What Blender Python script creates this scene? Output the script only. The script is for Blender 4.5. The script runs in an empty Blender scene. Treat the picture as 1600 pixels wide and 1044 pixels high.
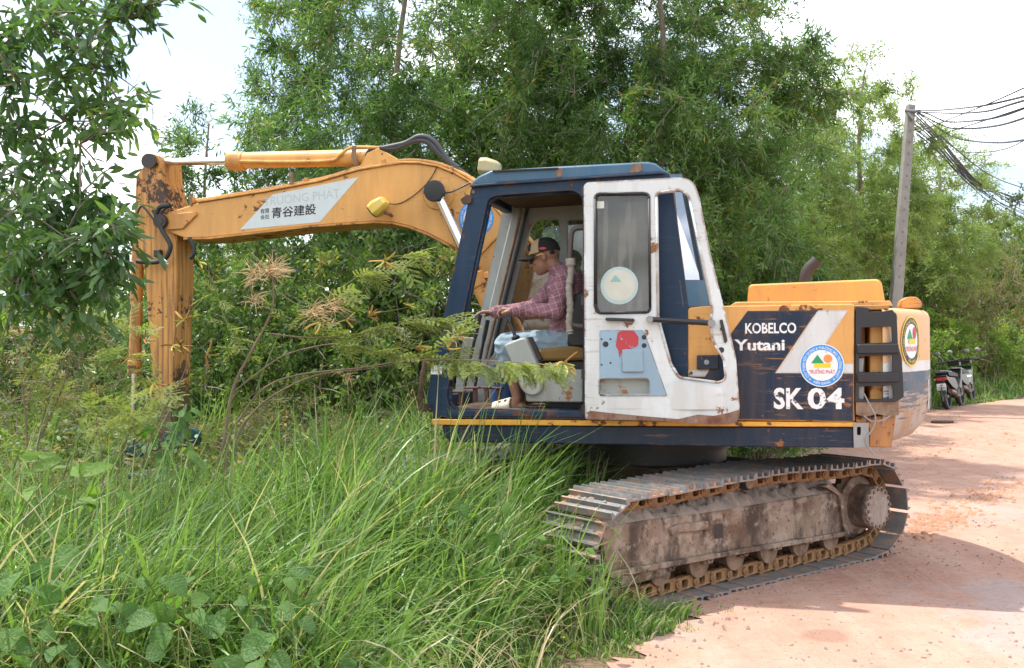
import bpy, bmesh, math, random
import numpy as np
from mathutils import Vector, Matrix, Euler
from mathutils.geometry import tessellate_polygon
rng = np.random.default_rng(11)
random.seed(5)
R = math.radians
SC = bpy.context.scene
COL = SC.collection

# ------------------------------------------------------------------ camera
CAM_H, FPX, PITCH = 1.6, 1600.0, math.atan(8 / 1600)
cam = bpy.data.cameras.new('camera'); cam_ob = bpy.data.objects.new('camera', cam)
COL.objects.link(cam_ob)
cam.sensor_width = 36; cam.sensor_fit = 'HORIZONTAL'; cam.lens = 36 * FPX / 1600
cam.clip_start = 0.05; cam.clip_end = 3000
cam_ob.location = (0, 0, CAM_H); cam_ob.rotation_euler = (R(90) + PITCH, 0, 0)
SC.camera = cam_ob

# ------------------------------------------------------------------ sky and sun
SUN_EL, SUN_AZ = R(68), R(-66)            # azimuth from +Y (view direction) towards +X
sun_dir = Vector((math.cos(SUN_EL) * math.sin(SUN_AZ), math.cos(SUN_EL) * math.cos(SUN_AZ), math.sin(SUN_EL)))
w = bpy.data.worlds.new('World'); SC.world = w; w.use_nodes = True
nt = w.node_tree; nt.nodes.clear()
def wn(t, **k):
    n = nt.nodes.new(t)
    for a, b in k.items(): setattr(n, a, b)
    return n
out = wn('ShaderNodeOutputWorld')
sky = wn('ShaderNodeTexSky', sky_type='NISHITA', sun_disc=False)
sky.sun_elevation = SUN_EL; sky.sun_rotation = SUN_AZ; sky.dust_density = 2.5; sky.air_density = 1.0
bg1 = wn('ShaderNodeBackground'); bg1.inputs[1].default_value = 0.15
nt.links.new(sky.outputs[0], bg1.inputs[0])
bg2 = wn('ShaderNodeBackground'); bg2.inputs[0].default_value = (.97, .99, 1.04, 1); bg2.inputs[1].default_value = 1.36
tc = wn('ShaderNodeTexCoord'); sep = wn('ShaderNodeSeparateXYZ'); nt.links.new(tc.outputs['Generated'], sep.inputs[0])
ad = wn('ShaderNodeMath', operation='ADD'); ad.inputs[1].default_value = 0.28; nt.links.new(sep.outputs[2], ad.inputs[0])
mx = wn('ShaderNodeMath', operation='MAXIMUM'); mx.inputs[1].default_value = 0.05; nt.links.new(ad.outputs[0], mx.inputs[0])
dv = wn('ShaderNodeVectorMath', operation='DIVIDE'); nt.links.new(tc.outputs['Generated'], dv.inputs[0])
cb = wn('ShaderNodeCombineXYZ')
for i in range(3): nt.links.new(mx.outputs[0], cb.inputs[i])
nt.links.new(cb.outputs[0], dv.inputs[1])
noi = wn('ShaderNodeTexNoise'); noi.inputs['Scale'].default_value = 1.7; noi.inputs['Detail'].default_value = 7; noi.inputs['Roughness'].default_value = 0.55
shf = wn('ShaderNodeVectorMath', operation='ADD'); shf.inputs[1].default_value = (1.92, 3.1, 0.0); nt.links.new(dv.outputs[0], shf.inputs[0]); nt.links.new(shf.outputs[0], noi.inputs['Vector'])
rmp = wn('ShaderNodeValToRGB'); rmp.color_ramp.elements[0].position = 0.42; rmp.color_ramp.elements[1].position = 0.56
rmp.color_ramp.elements[0].color = (0.08, 0.08, 0.08, 1)
nt.links.new(noi.outputs[0], rmp.inputs[0])
ms = wn('ShaderNodeMixShader')
nt.links.new(rmp.outputs[0], ms.inputs[0]); nt.links.new(bg1.outputs[0], ms.inputs[1]); nt.links.new(bg2.outputs[0], ms.inputs[2])
nt.links.new(ms.outputs[0], out.inputs[0])
sl = bpy.data.lights.new('sun', 'SUN'); sl.energy = 3.0; sl.angle = R(0.8); sl.color = (1.0, 0.95, 0.86)
so = bpy.data.objects.new('sun', sl); COL.objects.link(so)
so.rotation_euler = (-sun_dir).to_track_quat('-Z', 'Y').to_euler(); so.location = (-20, 20, 30)

# ------------------------------------------------------------------ exposure
SC.view_settings.view_transform = 'Standard'; SC.view_settings.look = 'None'
SC.view_settings.exposure = 0.97; SC.view_settings.gamma = 1.0
SC.render.engine = 'CYCLES'
SC.cycles.use_denoising = True; SC.cycles.max_bounces = 8; SC.cycles.transparent_max_bounces = 12
SC.cycles.caustics_reflective = False; SC.cycles.caustics_refractive = False

# ------------------------------------------------------------------ helpers: photo pixel -> point
def ray(px, py):
    dx = (px - 800) / FPX; dz = (522 - py) / FPX
    return np.array([dx, math.cos(PITCH) - dz * math.sin(PITCH), math.sin(PITCH) + dz * math.cos(PITCH)])
CAMP = np.array([0, 0, CAM_H])
def at(px, py, depth):                      # world point on a pixel's ray at a given distance along the view
    d = ray(px, py); return Vector(CAMP + d * (depth / d[1]))
SWING = Vector((1.05, 7.75, 0.0))           # centre of the swing bearing on the ground
M_UP = Matrix.Rotation(R(-13), 4, 'Z') @ Matrix.Rotation(R(-0.43), 4, 'Y')   # upper machine, x to the rear, y to its right side
M_TR = Matrix.Rotation(R(37.8), 4, 'Z')                                       # undercarriage
def _hit(M, px, py, y):
    m = np.array(M.to_3x3()); o = m.T @ (CAMP - np.array(SWING)); d = m.T @ ray(px, py)
    p = o + d * ((y - o[1]) / d[1]); return (float(p[0]), float(p[2]))
def U(px, py, y=-1.2): return _hit(M_UP, px, py, y)
def T(px, py, y=-1.25): return _hit(M_TR, px, py, y)
def UL(pts, y=-1.2): return [U(a, b, y) for a, b in pts]
def TL(pts, y=-1.25): return [T(a, b, y) for a, b in pts]
def U3(px, py, y): x, z = U(px, py, y); return (x, y, z)
def T3(px, py, y): x, z = T(px, py, y); return (x, y, z)
def smooth(t): t = max(0.0, min(1.0, t)); return t * t * (3 - 2 * t)
def gz(x, y): return 0.22 * smooth((y - 9.5) / 13.0)      # the ground climbs gently away from the machine

# ------------------------------------------------------------------ helpers: mesh building
class MB:
    def __init__(s): s.v = []; s.f = []
    def add(s, vs, fs):
        o = len(s.v); s.v += [tuple(p) for p in vs]; s.f += [tuple(i + o for i in f) for f in fs]; return s
    def box(s, c, d, M=None):
        x, y, z = c; a, b, e = d[0] / 2, d[1] / 2, d[2] / 2
        vs = [Vector((x + i * a, y + j * b, z + k * e)) for i in (-1, 1) for j in (-1, 1) for k in (-1, 1)]
        if M is not None: vs = [M @ p for p in vs]
        return s.add(vs, [(0, 1, 3, 2), (4, 6, 7, 5), (0, 4, 5, 1), (2, 3, 7, 6), (0, 2, 6, 4), (1, 5, 7, 3)])
    def cyl(s, p0, p1, r0, r1=None, n=16, caps=True):
        return s.tube([p0, p1], [r0, r0 if r1 is None else r1], n, caps)
    def tube(s, path, rad, n=8, caps=True, squash=1.0):
        P = [Vector(p) for p in path]; m = len(P)
        if not hasattr(rad, '__len__'): rad = [rad] * m
        o = len(s.v); ref = None
        for i in range(m):
            t = (P[min(i + 1, m - 1)] - P[max(i - 1, 0)]).normalized()
            if ref is None: ref = Vector((0, 0, 1)) if abs(t.z) < 0.9 else Vector((1, 0, 0))
            u = (ref - t * ref.dot(t))
            if u.length < 1e-4: u = t.orthogonal()
            u.normalize(); v = t.cross(u); ref = u
            for k in range(n):
                a = 2 * math.pi * k / n
                s.v.append(tuple(P[i] + u * (math.cos(a) * rad[i]) + v * (math.sin(a) * rad[i] * squash)))
        for i in range(m - 1):
            for k in range(n):
                a, b = o + i * n + k, o + i * n + (k + 1) % n
                s.f.append((a, b, b + n, a + n))
        if caps:
            s.f.append(tuple(o + k for k in range(n))[::-1]); s.f.append(tuple(o + (m - 1) * n + k for k in range(n)))
        return s
    def prism(s, poly, y0, y1, holes=(), ax='y'):
        # poly and holes as (x, z) outlines, extruded along y
        loops = [list(poly)] + [list(h) for h in holes]
        flat = [p for l in loops for p in l]
        area = lambda l: sum(l[i][0] * l[(i + 1) % len(l)][1] - l[(i + 1) % len(l)][0] * l[i][1] for i in range(len(l)))
        mk = (lambda p, y: (p[0], y, p[1])) if ax == 'y' else (lambda p, y: (p[0], p[1], y))
        n = len(flat); vs = [mk(p, y0) for p in flat] + [mk(p, y1) for p in flat]
        fs = []
        if len(loops) == 1:
            fs += [tuple(range(n)), tuple(range(2 * n - 1, n - 1, -1))]
        else:
            for t in tessellate_polygon([[Vector((p[0], p[1], 0)) for p in l] for l in loops]):
                fs += [tuple(t), tuple(i + n for i in reversed(t))]
        o = 0
        for l in loops:
            for i in range(len(l)):
                a, b = o + i, o + (i + 1) % len(l); fs.append((a, a + n, b + n, b))
            o += len(l)
        return s.add(vs, fs)
    def lathe(s, c, prof, n=24, axis='y'):
        # prof = (offset along axis, radius)
        o = len(s.v)
        for h, r in prof:
            for k in range(n):
                a = 2 * math.pi * k / n; ca, sa = math.cos(a) * r, math.sin(a) * r
                s.v.append({'y': (c[0] + ca, c[1] + h, c[2] + sa), 'z': (c[0] + ca, c[1] + sa, c[2] + h), 'x': (c[0] + h, c[1] + ca, c[2] + sa)}[axis])
        for i in range(len(prof) - 1):
            for k in range(n):
                a, b = o + i * n + k, o + i * n + (k + 1) % n; s.f.append((a, b, b + n, a + n))
        s.f.append(tuple(o + k for k in range(n))); s.f.append(tuple(o + (len(prof) - 1) * n + k for k in range(n)))
        return s
    def ball(s, c, r, n=12, m=8, M=None):
        rx, ry, rz = r if hasattr(r, '__len__') else (r, r, r); o = len(s.v)
        vs = []
        for i in range(m + 1):
            t = math.pi * i / m
            for k in range(n):
                a = 2 * math.pi * k / n
                vs.append(Vector((rx * math.sin(t) * math.cos(a), ry * math.sin(t) * math.sin(a), rz * math.cos(t))))
        if M is not None: vs = [M @ p for p in vs]
        s.v += [tuple(p + Vector(c)) for p in vs]
        for i in range(m):
            for k in range(n):
                a, b = o + i * n + k, o + i * n + (k + 1) % n; s.f.append((a, a + n, b + n, b))
        return s
    def capsule(s, p0, p1, r0, r1, n=12):
        p0, p1 = Vector(p0), Vector(p1); d = (p1 - p0); L = d.length; d.normalize()
        path, rad = [], []
        for k in range(5):
            a = math.pi / 2 * k / 4; path.append(p0 - d * (r0 * math.cos(a))); rad.append(max(1e-4, r0 * math.sin(a)))
        for k in range(4, -1, -1):
            a = math.pi / 2 * k / 4; path.append(p1 + d * (r1 * math.cos(a))); rad.append(max(1e-4, r1 * math.sin(a)))
        # straight frame
        o = len(s.v); u = d.orthogonal().normalized(); v = d.cross(u)
        for p, r in zip(path, rad):
            for k in range(n):
                a = 2 * math.pi * k / n; s.v.append(tuple(p + u * (math.cos(a) * r) + v * (math.sin(a) * r)))
        for i in range(len(path) - 1):
            for k in range(n):
                a, b = o + i * n + k, o + i * n + (k + 1) % n; s.f.append((a, b, b + n, a + n))
        s.f.append(tuple(o + k for k in range(n))[::-1]); s.f.append(tuple(o + (len(path) - 1) * n + k for k in range(n)))
        return s
    def mesh(s, name, smooth_ang=35, fix=True):
        me = bpy.data.meshes.new(name); me.from_pydata(s.v, [], s.f); 
        if fix:
            bm = bmesh.new(); bm.from_mesh(me); bmesh.ops.recalc_face_normals(bm, faces=bm.faces); bm.to_mesh(me); bm.free()
        if smooth_ang:
            me.polygons.foreach_set('use_smooth', [True] * len(me.polygons)); me.set_sharp_from_angle(angle=R(smooth_ang))
        me.update(); return me

def link(name, me, mat, parent=None, M=None, bevel=0.0, seg=2):
    o = bpy.data.objects.new(name, me); COL.objects.link(o)
    if mat is not None and me is not None and len(me.materials) == 0: me.materials.append(mat)
    if parent is not None: o.parent = parent
    if M is not None: o.matrix_local = M
    if bevel:
        b = o.modifiers.new('bevel', 'BEVEL'); b.width = bevel; b.segments = seg; b.limit_method = 'ANGLE'; b.angle_limit = R(40)
    return o
def ob(name, mb, mat, parent=None, M=None, bevel=0.0, ang=35): return link(name, mb.mesh(name, ang), mat, parent, M, bevel)
def empty(name, loc=(0, 0, 0), M=None):
    o = bpy.data.objects.new(name, None); COL.objects.link(o); o.location = loc; o.empty_display_size = 0.2
    if M is not None: o.matrix_world = M
    return o
def tag(o, label, cat, group=None):
    o['label'] = label; o['category'] = cat
    if group: o['group'] = group
    return o
def np_mesh(name, V, F, tint=None, smooth_on=True):
    # V (n,3), F (m,k) constant k
    me = bpy.data.meshes.new(name); V = np.asarray(V, np.float32); F = np.asarray(F, np.int32)
    me.vertices.add(len(V)); me.vertices.foreach_set('co', V.ravel())
    k = F.shape[1]; me.loops.add(F.size); me.loops.foreach_set('vertex_index', F.ravel())
    me.polygons.add(len(F)); me.polygons.foreach_set('loop_start', np.arange(0, F.size, k, dtype=np.int32))
    if smooth_on: me.polygons.foreach_set('use_smooth', np.ones(len(F), bool))
    if tint is not None:
        at_ = me.attributes.new('tint', 'FLOAT', 'POINT'); at_.data.foreach_set('value', np.asarray(tint, np.float32))
    me.update(calc_edges=True); return me
def spline(pts, n=6):
    # Catmull-Rom through points
    P = [Vector(p) for p in pts]; out_ = []
    for i in range(len(P) - 1):
        p0, p1, p2, p3 = P[max(i - 1, 0)], P[i], P[i + 1], P[min(i + 2, len(P) - 1)]
        for k in range(n):
            t = k / n
            out_.append(0.5 * ((2 * p1) + (p2 - p0) * t + (2 * p0 - 5 * p1 + 4 * p2 - p3) * t * t + (3 * p1 - p0 - 3 * p2 + p3) * t ** 3))
    out_.append(P[-1]); return out_
def round_poly(pts, r, n=4):
    # round the corners of an outline
    out_ = []; m = len(pts)
    for i in range(m):
        a, b, c = Vector(pts[i - 1]), Vector(pts[i]), Vector(pts[(i + 1) % m])
        rr = min(r, (a - b).length * 0.45, (c - b).length * 0.45)
        p, q = b + (a - b).normalized() * rr, b + (c - b).normalized() * rr
        for k in range(n + 1):
            t = k / n; e = p.lerp(b, t).lerp(b.lerp(q, t), t); out_.append((e.x, e.y))
    return out_

# ------------------------------------------------------------------ helpers: materials
class NM:
    def __init__(s, name):
        s.m = bpy.data.materials.new(name); s.m.use_nodes = True; s.t = s.m.node_tree; s.t.nodes.clear()
        s.out = s.t.nodes.new('ShaderNodeOutputMaterial')
    def n(s, t, **k):
        x = s.t.nodes.new(t)
        for a, b in k.items(): setattr(x, a, b)
        return x
    def l(s, a, b): s.t.links.new(a, b)
    def coord(s, kind='Object', scale=(1, 1, 1), loc=(0, 0, 0), rot=(0, 0, 0)):
        c = s.n('ShaderNodeTexCoord'); mp = s.n('ShaderNodeMapping'); s.l(c.outputs[kind], mp.inputs[0])
        mp.inputs['Scale'].default_value = scale; mp.inputs['Location'].default_value = loc; mp.inputs['Rotation'].default_value = rot
        return mp.outputs[0]
    def noise(s, vec, scale, detail=6, rough=0.6, dist=0.0):
        x = s.n('ShaderNodeTexNoise'); x.inputs['Scale'].default_value = scale; x.inputs['Detail'].default_value = detail
        x.inputs['Roughness'].default_value = rough; x.inputs['Distortion'].default_value = dist
        if vec is not None: s.l(vec, x.inputs['Vector'])
        return x.outputs[0]
    def ramp(s, fac, stops):
        r = s.n('ShaderNodeValToRGB'); e = r.color_ramp.elements
        while len(e) < len(stops): e.new(0.5)
        for i, (p, c) in enumerate(stops):
            e[i].position = p; e[i].color = (c, c, c, 1) if not hasattr(c, '__len__') else (*c, 1)
        s.l(fac, r.inputs[0]); return r.outputs[0]
    def mix(s, fac, a, b, mode='MIX'):
        x = s.n('ShaderNodeMix', data_type='RGBA', blend_type=mode)
        for sock, val in ((x.inputs['Factor'], fac), (x.inputs['A'], a), (x.inputs['B'], b)):
            if isinstance(val, bpy.types.NodeSocket): s.l(val, sock)
            elif hasattr(val, '__len__'): sock.default_value = (*val[:3], 1)
            else: sock.default_value = val
        return x.outputs['Result']
    def math(s, op, a, b=0.0):
        x = s.n('ShaderNodeMath', operation=op)
        for i, v in enumerate((a, b)):
            if isinstance(v, bpy.types.NodeSocket): s.l(v, x.inputs[i])
            else: x.inputs[i].default_value = v
        return x.outputs[0]
    def bump(s, h, strength=0.3, dist=0.01):
        b = s.n('ShaderNodeBump'); b.inputs['Strength'].default_value = strength; b.inputs['Distance'].default_value = dist
        s.l(h, b.inputs['Height']); return b.outputs[0]
    def bsdf(s, col, rough=0.5, metal=0.0, normal=None, spec=0.5):
        p = s.n('ShaderNodeBsdfPrincipled')
        for nm, v in (('Base Color', col), ('Roughness', rough), ('Metallic', metal), ('Specular IOR Level', spec)):
            if isinstance(v, bpy.types.NodeSocket): s.l(v, p.inputs[nm])
            elif hasattr(v, '__len__'): p.inputs[nm].default_value = (*v[:3], 1)
            else: p.inputs[nm].default_value = v
        if normal is not None: s.l(normal, p.inputs['Normal'])
        s.l(p.outputs[0], s.out.inputs[0]); return p
def sub(c, k): return tuple(x * k for x in c)

def paint(name, col, rust=0.5, rough=0.42, rustcol=(0.10, 0.042, 0.02), dirt=0.35, dirtcol=(0.26, 0.17, 0.11), scratch=0.0, scratchcol=(0.35, 0.33, 0.3), seed=0.0, edge=.85, edge_r=.014):
    """worn machine paint: faded tone, dust, rust chips, streaks, scratches"""
    m = NM(name); c = m.coord(loc=(seed, seed * .7, seed * .3))
    big = m.noise(c, 1.6, 4, .55); col_ = m.mix(m.ramp(big, [(.3, 0.0), (.75, 1.0)]), sub(col, .86), sub(col, 1.1))
    st = m.coord(scale=(5, 5, .8), loc=(seed, 0, 0)); streak = m.noise(st, 2.0, 7, .62, .6)
    dn = m.math('MULTIPLY', m.ramp(streak, [(.42, 0.0), (.78, 1.0)]), dirt)
    col_ = m.mix(dn, col_, dirtcol)
    fine = m.noise(c, 55, 3, .6); col_ = m.mix(m.math('MULTIPLY', m.ramp(fine, [(.55, 0.0), (.8, 1.0)]), .25), col_, sub(col, .62))
    chip = m.noise(c, 11, 9, .66, .3); area = m.noise(c, 2.3, 3, .5)
    thr = m.math('ADD', chip, m.math('MULTIPLY', area, .55))
    t0 = .955 - rust * .125; mask = m.ramp(m.math('MULTIPLY', thr, .8), [(t0 * .8, 0.0), (t0 * .8 + .03, 1.0)])
    if scratch:
        sc = m.coord(scale=(1.5, 1.5, 22), rot=(0, .5, 0), loc=(seed, 2, 1)); sn = m.noise(sc, 2.2, 6, .68, .4)
        sm = m.math('MULTIPLY', m.ramp(sn, [(.575, 0.0), (.62, 1.0)]), m.math('MULTIPLY', m.ramp(area, [(.4, 0.0), (.6, 1.0)]), scratch))
        col_ = m.mix(sm, col_, scratchcol)
    if edge:
        bv = m.n('ShaderNodeBevel', samples=4); bv.inputs[0].default_value = edge_r; ge = m.n('ShaderNodeNewGeometry')
        dt = m.n('ShaderNodeVectorMath', operation='DOT_PRODUCT'); m.l(bv.outputs[0], dt.inputs[0]); m.l(ge.outputs['Normal'], dt.inputs[1])
        ew = m.math('MULTIPLY', m.math('SUBTRACT', 1.0, dt.outputs['Value']), m.math('ADD', .2, m.math('MULTIPLY', m.ramp(chip, [(.42, 0.0), (.6, 1.0)]), 3.0)))
        mask = m.math('MAXIMUM', mask, m.math('MULTIPLY', m.ramp(ew, [(.10, 0.0), (.28, 1.0)]), edge))
    rcol = m.mix(m.noise(c, 40, 4), sub(rustcol, .6), sub(rustcol, 2.2))
    col_ = m.mix(mask, col_, rcol)
    rgh = m.math('ADD', m.math('MULTIPLY', mask, .35), m.math('ADD', m.math('MULTIPLY', big, .25), rough - .1))
    hgt = m.math('SUBTRACT', m.math('MULTIPLY', fine, .15), mask)
    m.bsdf(col_, rgh, 0, m.bump(hgt, .25, .004), .32); return m.m
def rusty(name, col=(0.15, 0.085, 0.055), col2=(0.32, 0.22, 0.15), dark=(0.05, 0.04, 0.035), rough=.8, scale=6, bumps=.5):
    m = NM(name); c = m.coord(); a = m.noise(c, scale, 8, .62); b = m.noise(c, scale * 6, 6, .7)
    st = m.noise(m.coord(scale=(8, 8, 1)), 2.2, 4)
    k = m.mix(m.ramp(a, [(.35, 0.0), (.65, 1.0)]), col, col2); k = m.mix(m.math('MULTIPLY', m.ramp(st, [(.45, 0.0), (.7, 1.0)]), .55), k, dark)
    k = m.mix(m.math('MULTIPLY', m.ramp(b, [(.5, 0.0), (.75, 1.0)]), .5), k, sub(col2, 1.25))
    m.bsdf(k, rough, 0.0, m.bump(b, bumps, .006), .3); return m.m
def plain(name, col, rough=.6, metal=0.0, var=.25, scale=8, bumps=.15, spec=.5, obj_rand=0.0):
    m = NM(name); c = m.coord(); a = m.noise(c, scale, 6, .6)
    k = m.mix(a, sub(col, 1 - var), sub(col, 1 + var))
    if obj_rand:
        oi = m.n('ShaderNodeObjectInfo'); k = m.mix(m.math('MULTIPLY', oi.outputs['Random'], obj_rand), k, sub(col, .35))
    m.bsdf(k, m.math('ADD', m.math('MULTIPLY', a, .2), rough - .1), metal, m.bump(m.noise(c, scale * 7, 4), bumps, .003), spec); return m.m
def leafmat(name, c0, c1, c2=None, trans=.45, rough=.42, spec=.4, p2=.9, backmul=1.0):
    """leaf: per-leaf tint attribute from c0 to c1, few c2 (dry); light passes through"""
    m = NM(name); a = m.n('ShaderNodeAttribute', attribute_name='tint'); stops = [(0.0, c0), (p2 if c2 else 1.0, c1)]
    if c2: stops += [(min(p2 + .04, .99), c2)]
    col = m.ramp(a.outputs['Fac'], stops)
    oi = m.n('ShaderNodeObjectInfo'); col = m.mix(m.math('MULTIPLY', oi.outputs['Random'], .25), col, m.mix(1.0, col, (.75, .8, .6), 'MULTIPLY'))
    p = m.n('ShaderNodeBsdfPrincipled'); m.l(col, p.inputs['Base Color']); p.inputs['Roughness'].default_value = rough; p.inputs['Specular IOR Level'].default_value = spec
    tr = m.n('ShaderNodeBsdfTranslucent'); m.l(m.mix(1.0, col, (1.35, 1.4, .7), 'MULTIPLY'), tr.inputs[0])
    x = m.n('ShaderNodeMixShader'); x.inputs[0].default_value = trans; m.l(p.outputs[0], x.inputs[1]); m.l(tr.outputs[0], x.inputs[2]); m.l(x.outputs[0], m.out.inputs[0])
    return m.m
def flat(name, col, rough=.45, wear=0.0, wearcol=(.2, .15, .1)):
    m = NM(name)
    if wear:
        n_ = m.noise(m.coord(), 26, 7, .65); c = m.mix(m.ramp(n_, [(.68 - .2 * wear, 0.0), (.72 - .2 * wear, 1.0)]), col, wearcol)
        m.bsdf(c, rough)
    else:
        n_ = m.noise(m.coord(), 12, 4); m.bsdf(m.mix(n_, sub(col, .85), sub(col, 1.1)), rough)
    return m.m
# ================================================================== ground and road
def ground_mat():
    m = NM('soil_and_turf'); c = m.coord(); a = m.noise(c, .9, 6, .6); b = m.noise(c, 14, 6, .7)
    k = m.mix(m.ramp(a, [(.35, 0.0), (.65, 1.0)]), (.16, .125, .07), (.24, .165, .11)); k = m.mix(m.ramp(b, [(.5, 0.0), (.7, 1.0)]), k, (.30, .19, .13))
    m.bsdf(k, .95, 0, m.bump(b, .8, .04), .1); return m.m
def road_mat():
    m = NM('laterite_road'); c = m.coord(); a = m.noise(c, .55, 6, .55); b = m.noise(c, 4.5, 8, .65); f = m.noise(c, 90, 4, .7)
    k = m.mix(m.ramp(b, [(.3, 0.0), (.7, 1.0)]), (.40, .218, .152), (.485, .30, .232))
    # packed grey metalling showing through the red dust
    g = m.noise(m.coord(loc=(3.1, 1.7, 0)), .42, 6, .6); gm = m.ramp(g, [(.56, 0.0), (.66, 1.0)])
    k = m.mix(m.math('MULTIPLY', gm, .62), k, (.36, .32, .305))
    # loose brighter dust and darker clay
    d = m.noise(m.coord(scale=(.7, 2.2, 1), rot=(0, 0, .6)), 1.5, 7, .62); k = m.mix(m.math('MULTIPLY', m.ramp(d, [(.52, 0.0), (.68, 1.0)]), .5), k, (.42, .22, .14))
    tr = m.noise(m.coord(scale=(1.3, .22, 1), rot=(0, 0, -.5)), 2.0, 7, .62, .5); k = m.mix(m.math('MULTIPLY', m.ramp(tr, [(.45, 0.0), (.62, 1.0)]), .32), k, (.54, .385, .31)); t2 = m.noise(m.coord(scale=(.95, .18, 1), rot=(0, 0, -.5), loc=(1.3, 0, 0)), 2.6, 7, .62, .6); k = m.mix(m.math('MULTIPLY', m.ramp(t2, [(.52, 0.0), (.66, 1.0)]), .34), k, (.34, .20, .145))
    va = m.n('ShaderNodeVectorMath', operation='DISTANCE'); ca = m.n('ShaderNodeTexCoord'); m.l(ca.outputs['Object'], va.inputs[0]); va.inputs[1].default_value = (3.3, 5.7, 0.0); ga = m.ramp(m.math('ADD', va.outputs['Value'], m.math('MULTIPLY', m.math('SUBTRACT', m.noise(c, 1.3, 7, .65), .5), 2.6)), [(.75, 1.0), (1.25, 0.0)]); k = m.mix(m.math('MULTIPLY', ga, .6), k, (.37, .335, .325))
    sp = m.noise(c, 38, 3, .75); k = m.mix(m.math('MULTIPLY', m.ramp(sp, [(.60, 0.0), (.65, 1.0)]), .7), k, (.24, .15, .11)); k = m.mix(m.math('MULTIPLY', m.ramp(m.noise(c, 120, 3, .7), [(.58, 0.0), (.66, 1.0)]), .5), k, (.58, .44, .36))
    # a round damp spot
    x, y, z = at(1290, 998, 5.49)
    vd = m.n('ShaderNodeVectorMath', operation='DISTANCE'); cc = m.n('ShaderNodeTexCoord'); m.l(cc.outputs['Object'], vd.inputs[0]); vd.inputs[1].default_value = (x, 5.49, 0.0)
    dm = m.ramp(m.math('ADD', vd.outputs['Value'], m.math('MULTIPLY', m.math('SUBTRACT', b, .5), .10)), [(.10, 1.0), (.135, 0.0)])
    k = m.mix(m.math('MULTIPLY', dm, .75), k, (.27, .16, .12))
    k = m.mix(m.math('MULTIPLY', f, .3), k, sub((.5, .3, .22), .7))
    rut = m.noise(m.coord(scale=(1.3, .16, 1), rot=(0, 0, -.5)), 2.2, 6, .62, .6); tread = m.n('ShaderNodeTexWave', wave_type='BANDS', bands_direction='Y'); m.l(m.coord(rot=(0, 0, -.5)), tread.inputs[0]); tread.inputs['Scale'].default_value = 3.6; tread.inputs['Distortion'].default_value = 9.0; tread.inputs['Detail'].default_value = 3
    tm = m.math('MULTIPLY', tread.outputs['Fac'], m.ramp(rut, [(.52, 0.0), (.60, 1.0)])); b = m.math('ADD', b, m.math('ADD', m.math('MULTIPLY', rut, 1.2), m.math('MULTIPLY', tm, .0)))
    hgt = m.math('ADD', m.math('MULTIPLY', b, .9), m.math('ADD', m.math('MULTIPLY', f, .10), m.math('MULTIPLY', d, .8)))
    m.bsdf(k, .93, 0, m.bump(hgt, .7, .06), .15); return m.m
mb = MB()
xs = list(np.linspace(-30, 40, 36)); xs = [-900, -300, -100, -50] + xs + [60, 110, 300, 900]
ys = [-300, -60, -15, -5, 0] + list(np.linspace(3, 30, 28)) + [36, 45, 60, 90, 150, 300, 600, 1500]
V = [(x, y, gz(x, y) - 0.006) for y in ys for x in xs]; nx = len(xs)
F = [(j * nx + i, j * nx + i + 1, (j + 1) * nx + i + 1, (j + 1) * nx + i) for j in range(len(ys) - 1) for i in range(nx - 1)]
g_ = link('ground', np_mesh('ground', V, F), ground_mat()); g_['kind'] = 'structure'

ROAD_EDGE = spline([(-2.2, -6, 0), (-1.1, 1.0, 0), (-.05, 3.7, 0), (.50, 5.0, 0), (1.10, 6.2, 0), (2.3, 10, 0), (4.0, 14.2, 0), (6.4, 18, 0), (9.6, 21.6, 0), (13, 25, 0), (18, 30.5, 0), (27, 40, 0), (45, 56, 0), (80, 85, 0)], 28)
def edge_x(y):
    for a, b in zip(ROAD_EDGE[:-1], ROAD_EDGE[1:]):
        if a.y <= y <= b.y: t = (y - a.y) / max(1e-6, b.y - a.y); return a.x + (b.x - a.x) * t
    return ROAD_EDGE[0].x if y < 0 else 80.0
V, F = [], []; nc = 26
from mathutils import noise as mnoise
for i, p in enumerate(ROAD_EDGE):
    t = (ROAD_EDGE[min(i + 1, len(ROAD_EDGE) - 1)] - ROAD_EDGE[max(i - 1, 0)]).normalized(); r = Vector((t.y, -t.x, 0))
    j = .22 * mnoise.noise(Vector((i * .23, 0, 3))) + .16 * mnoise.noise(Vector((i * .8, 5, 3)))
    for k in range(nc):
        q = p + r * (j if k == 0 else j * (1 - k / 6 if k < 6 else 0) + 8.5 * (k / (nc - 1)) ** 1.25)
        h = .012 * smooth(k / 3) * (1 + mnoise.noise(q * .9)) if k < nc - 1 else 0
        V.append((q.x, q.y, gz(q.x, q.y) + .004 + h))
for i in range(len(ROAD_EDGE) - 1):
    for k in range(nc - 1): F.append((i * nc + k, i * nc + k + 1, (i + 1) * nc + k + 1, (i + 1) * nc + k))
M_ROAD = road_mat()
r_ = link('road', np_mesh('road', V, F), M_ROAD); r_['kind'] = 'structure'

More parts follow.
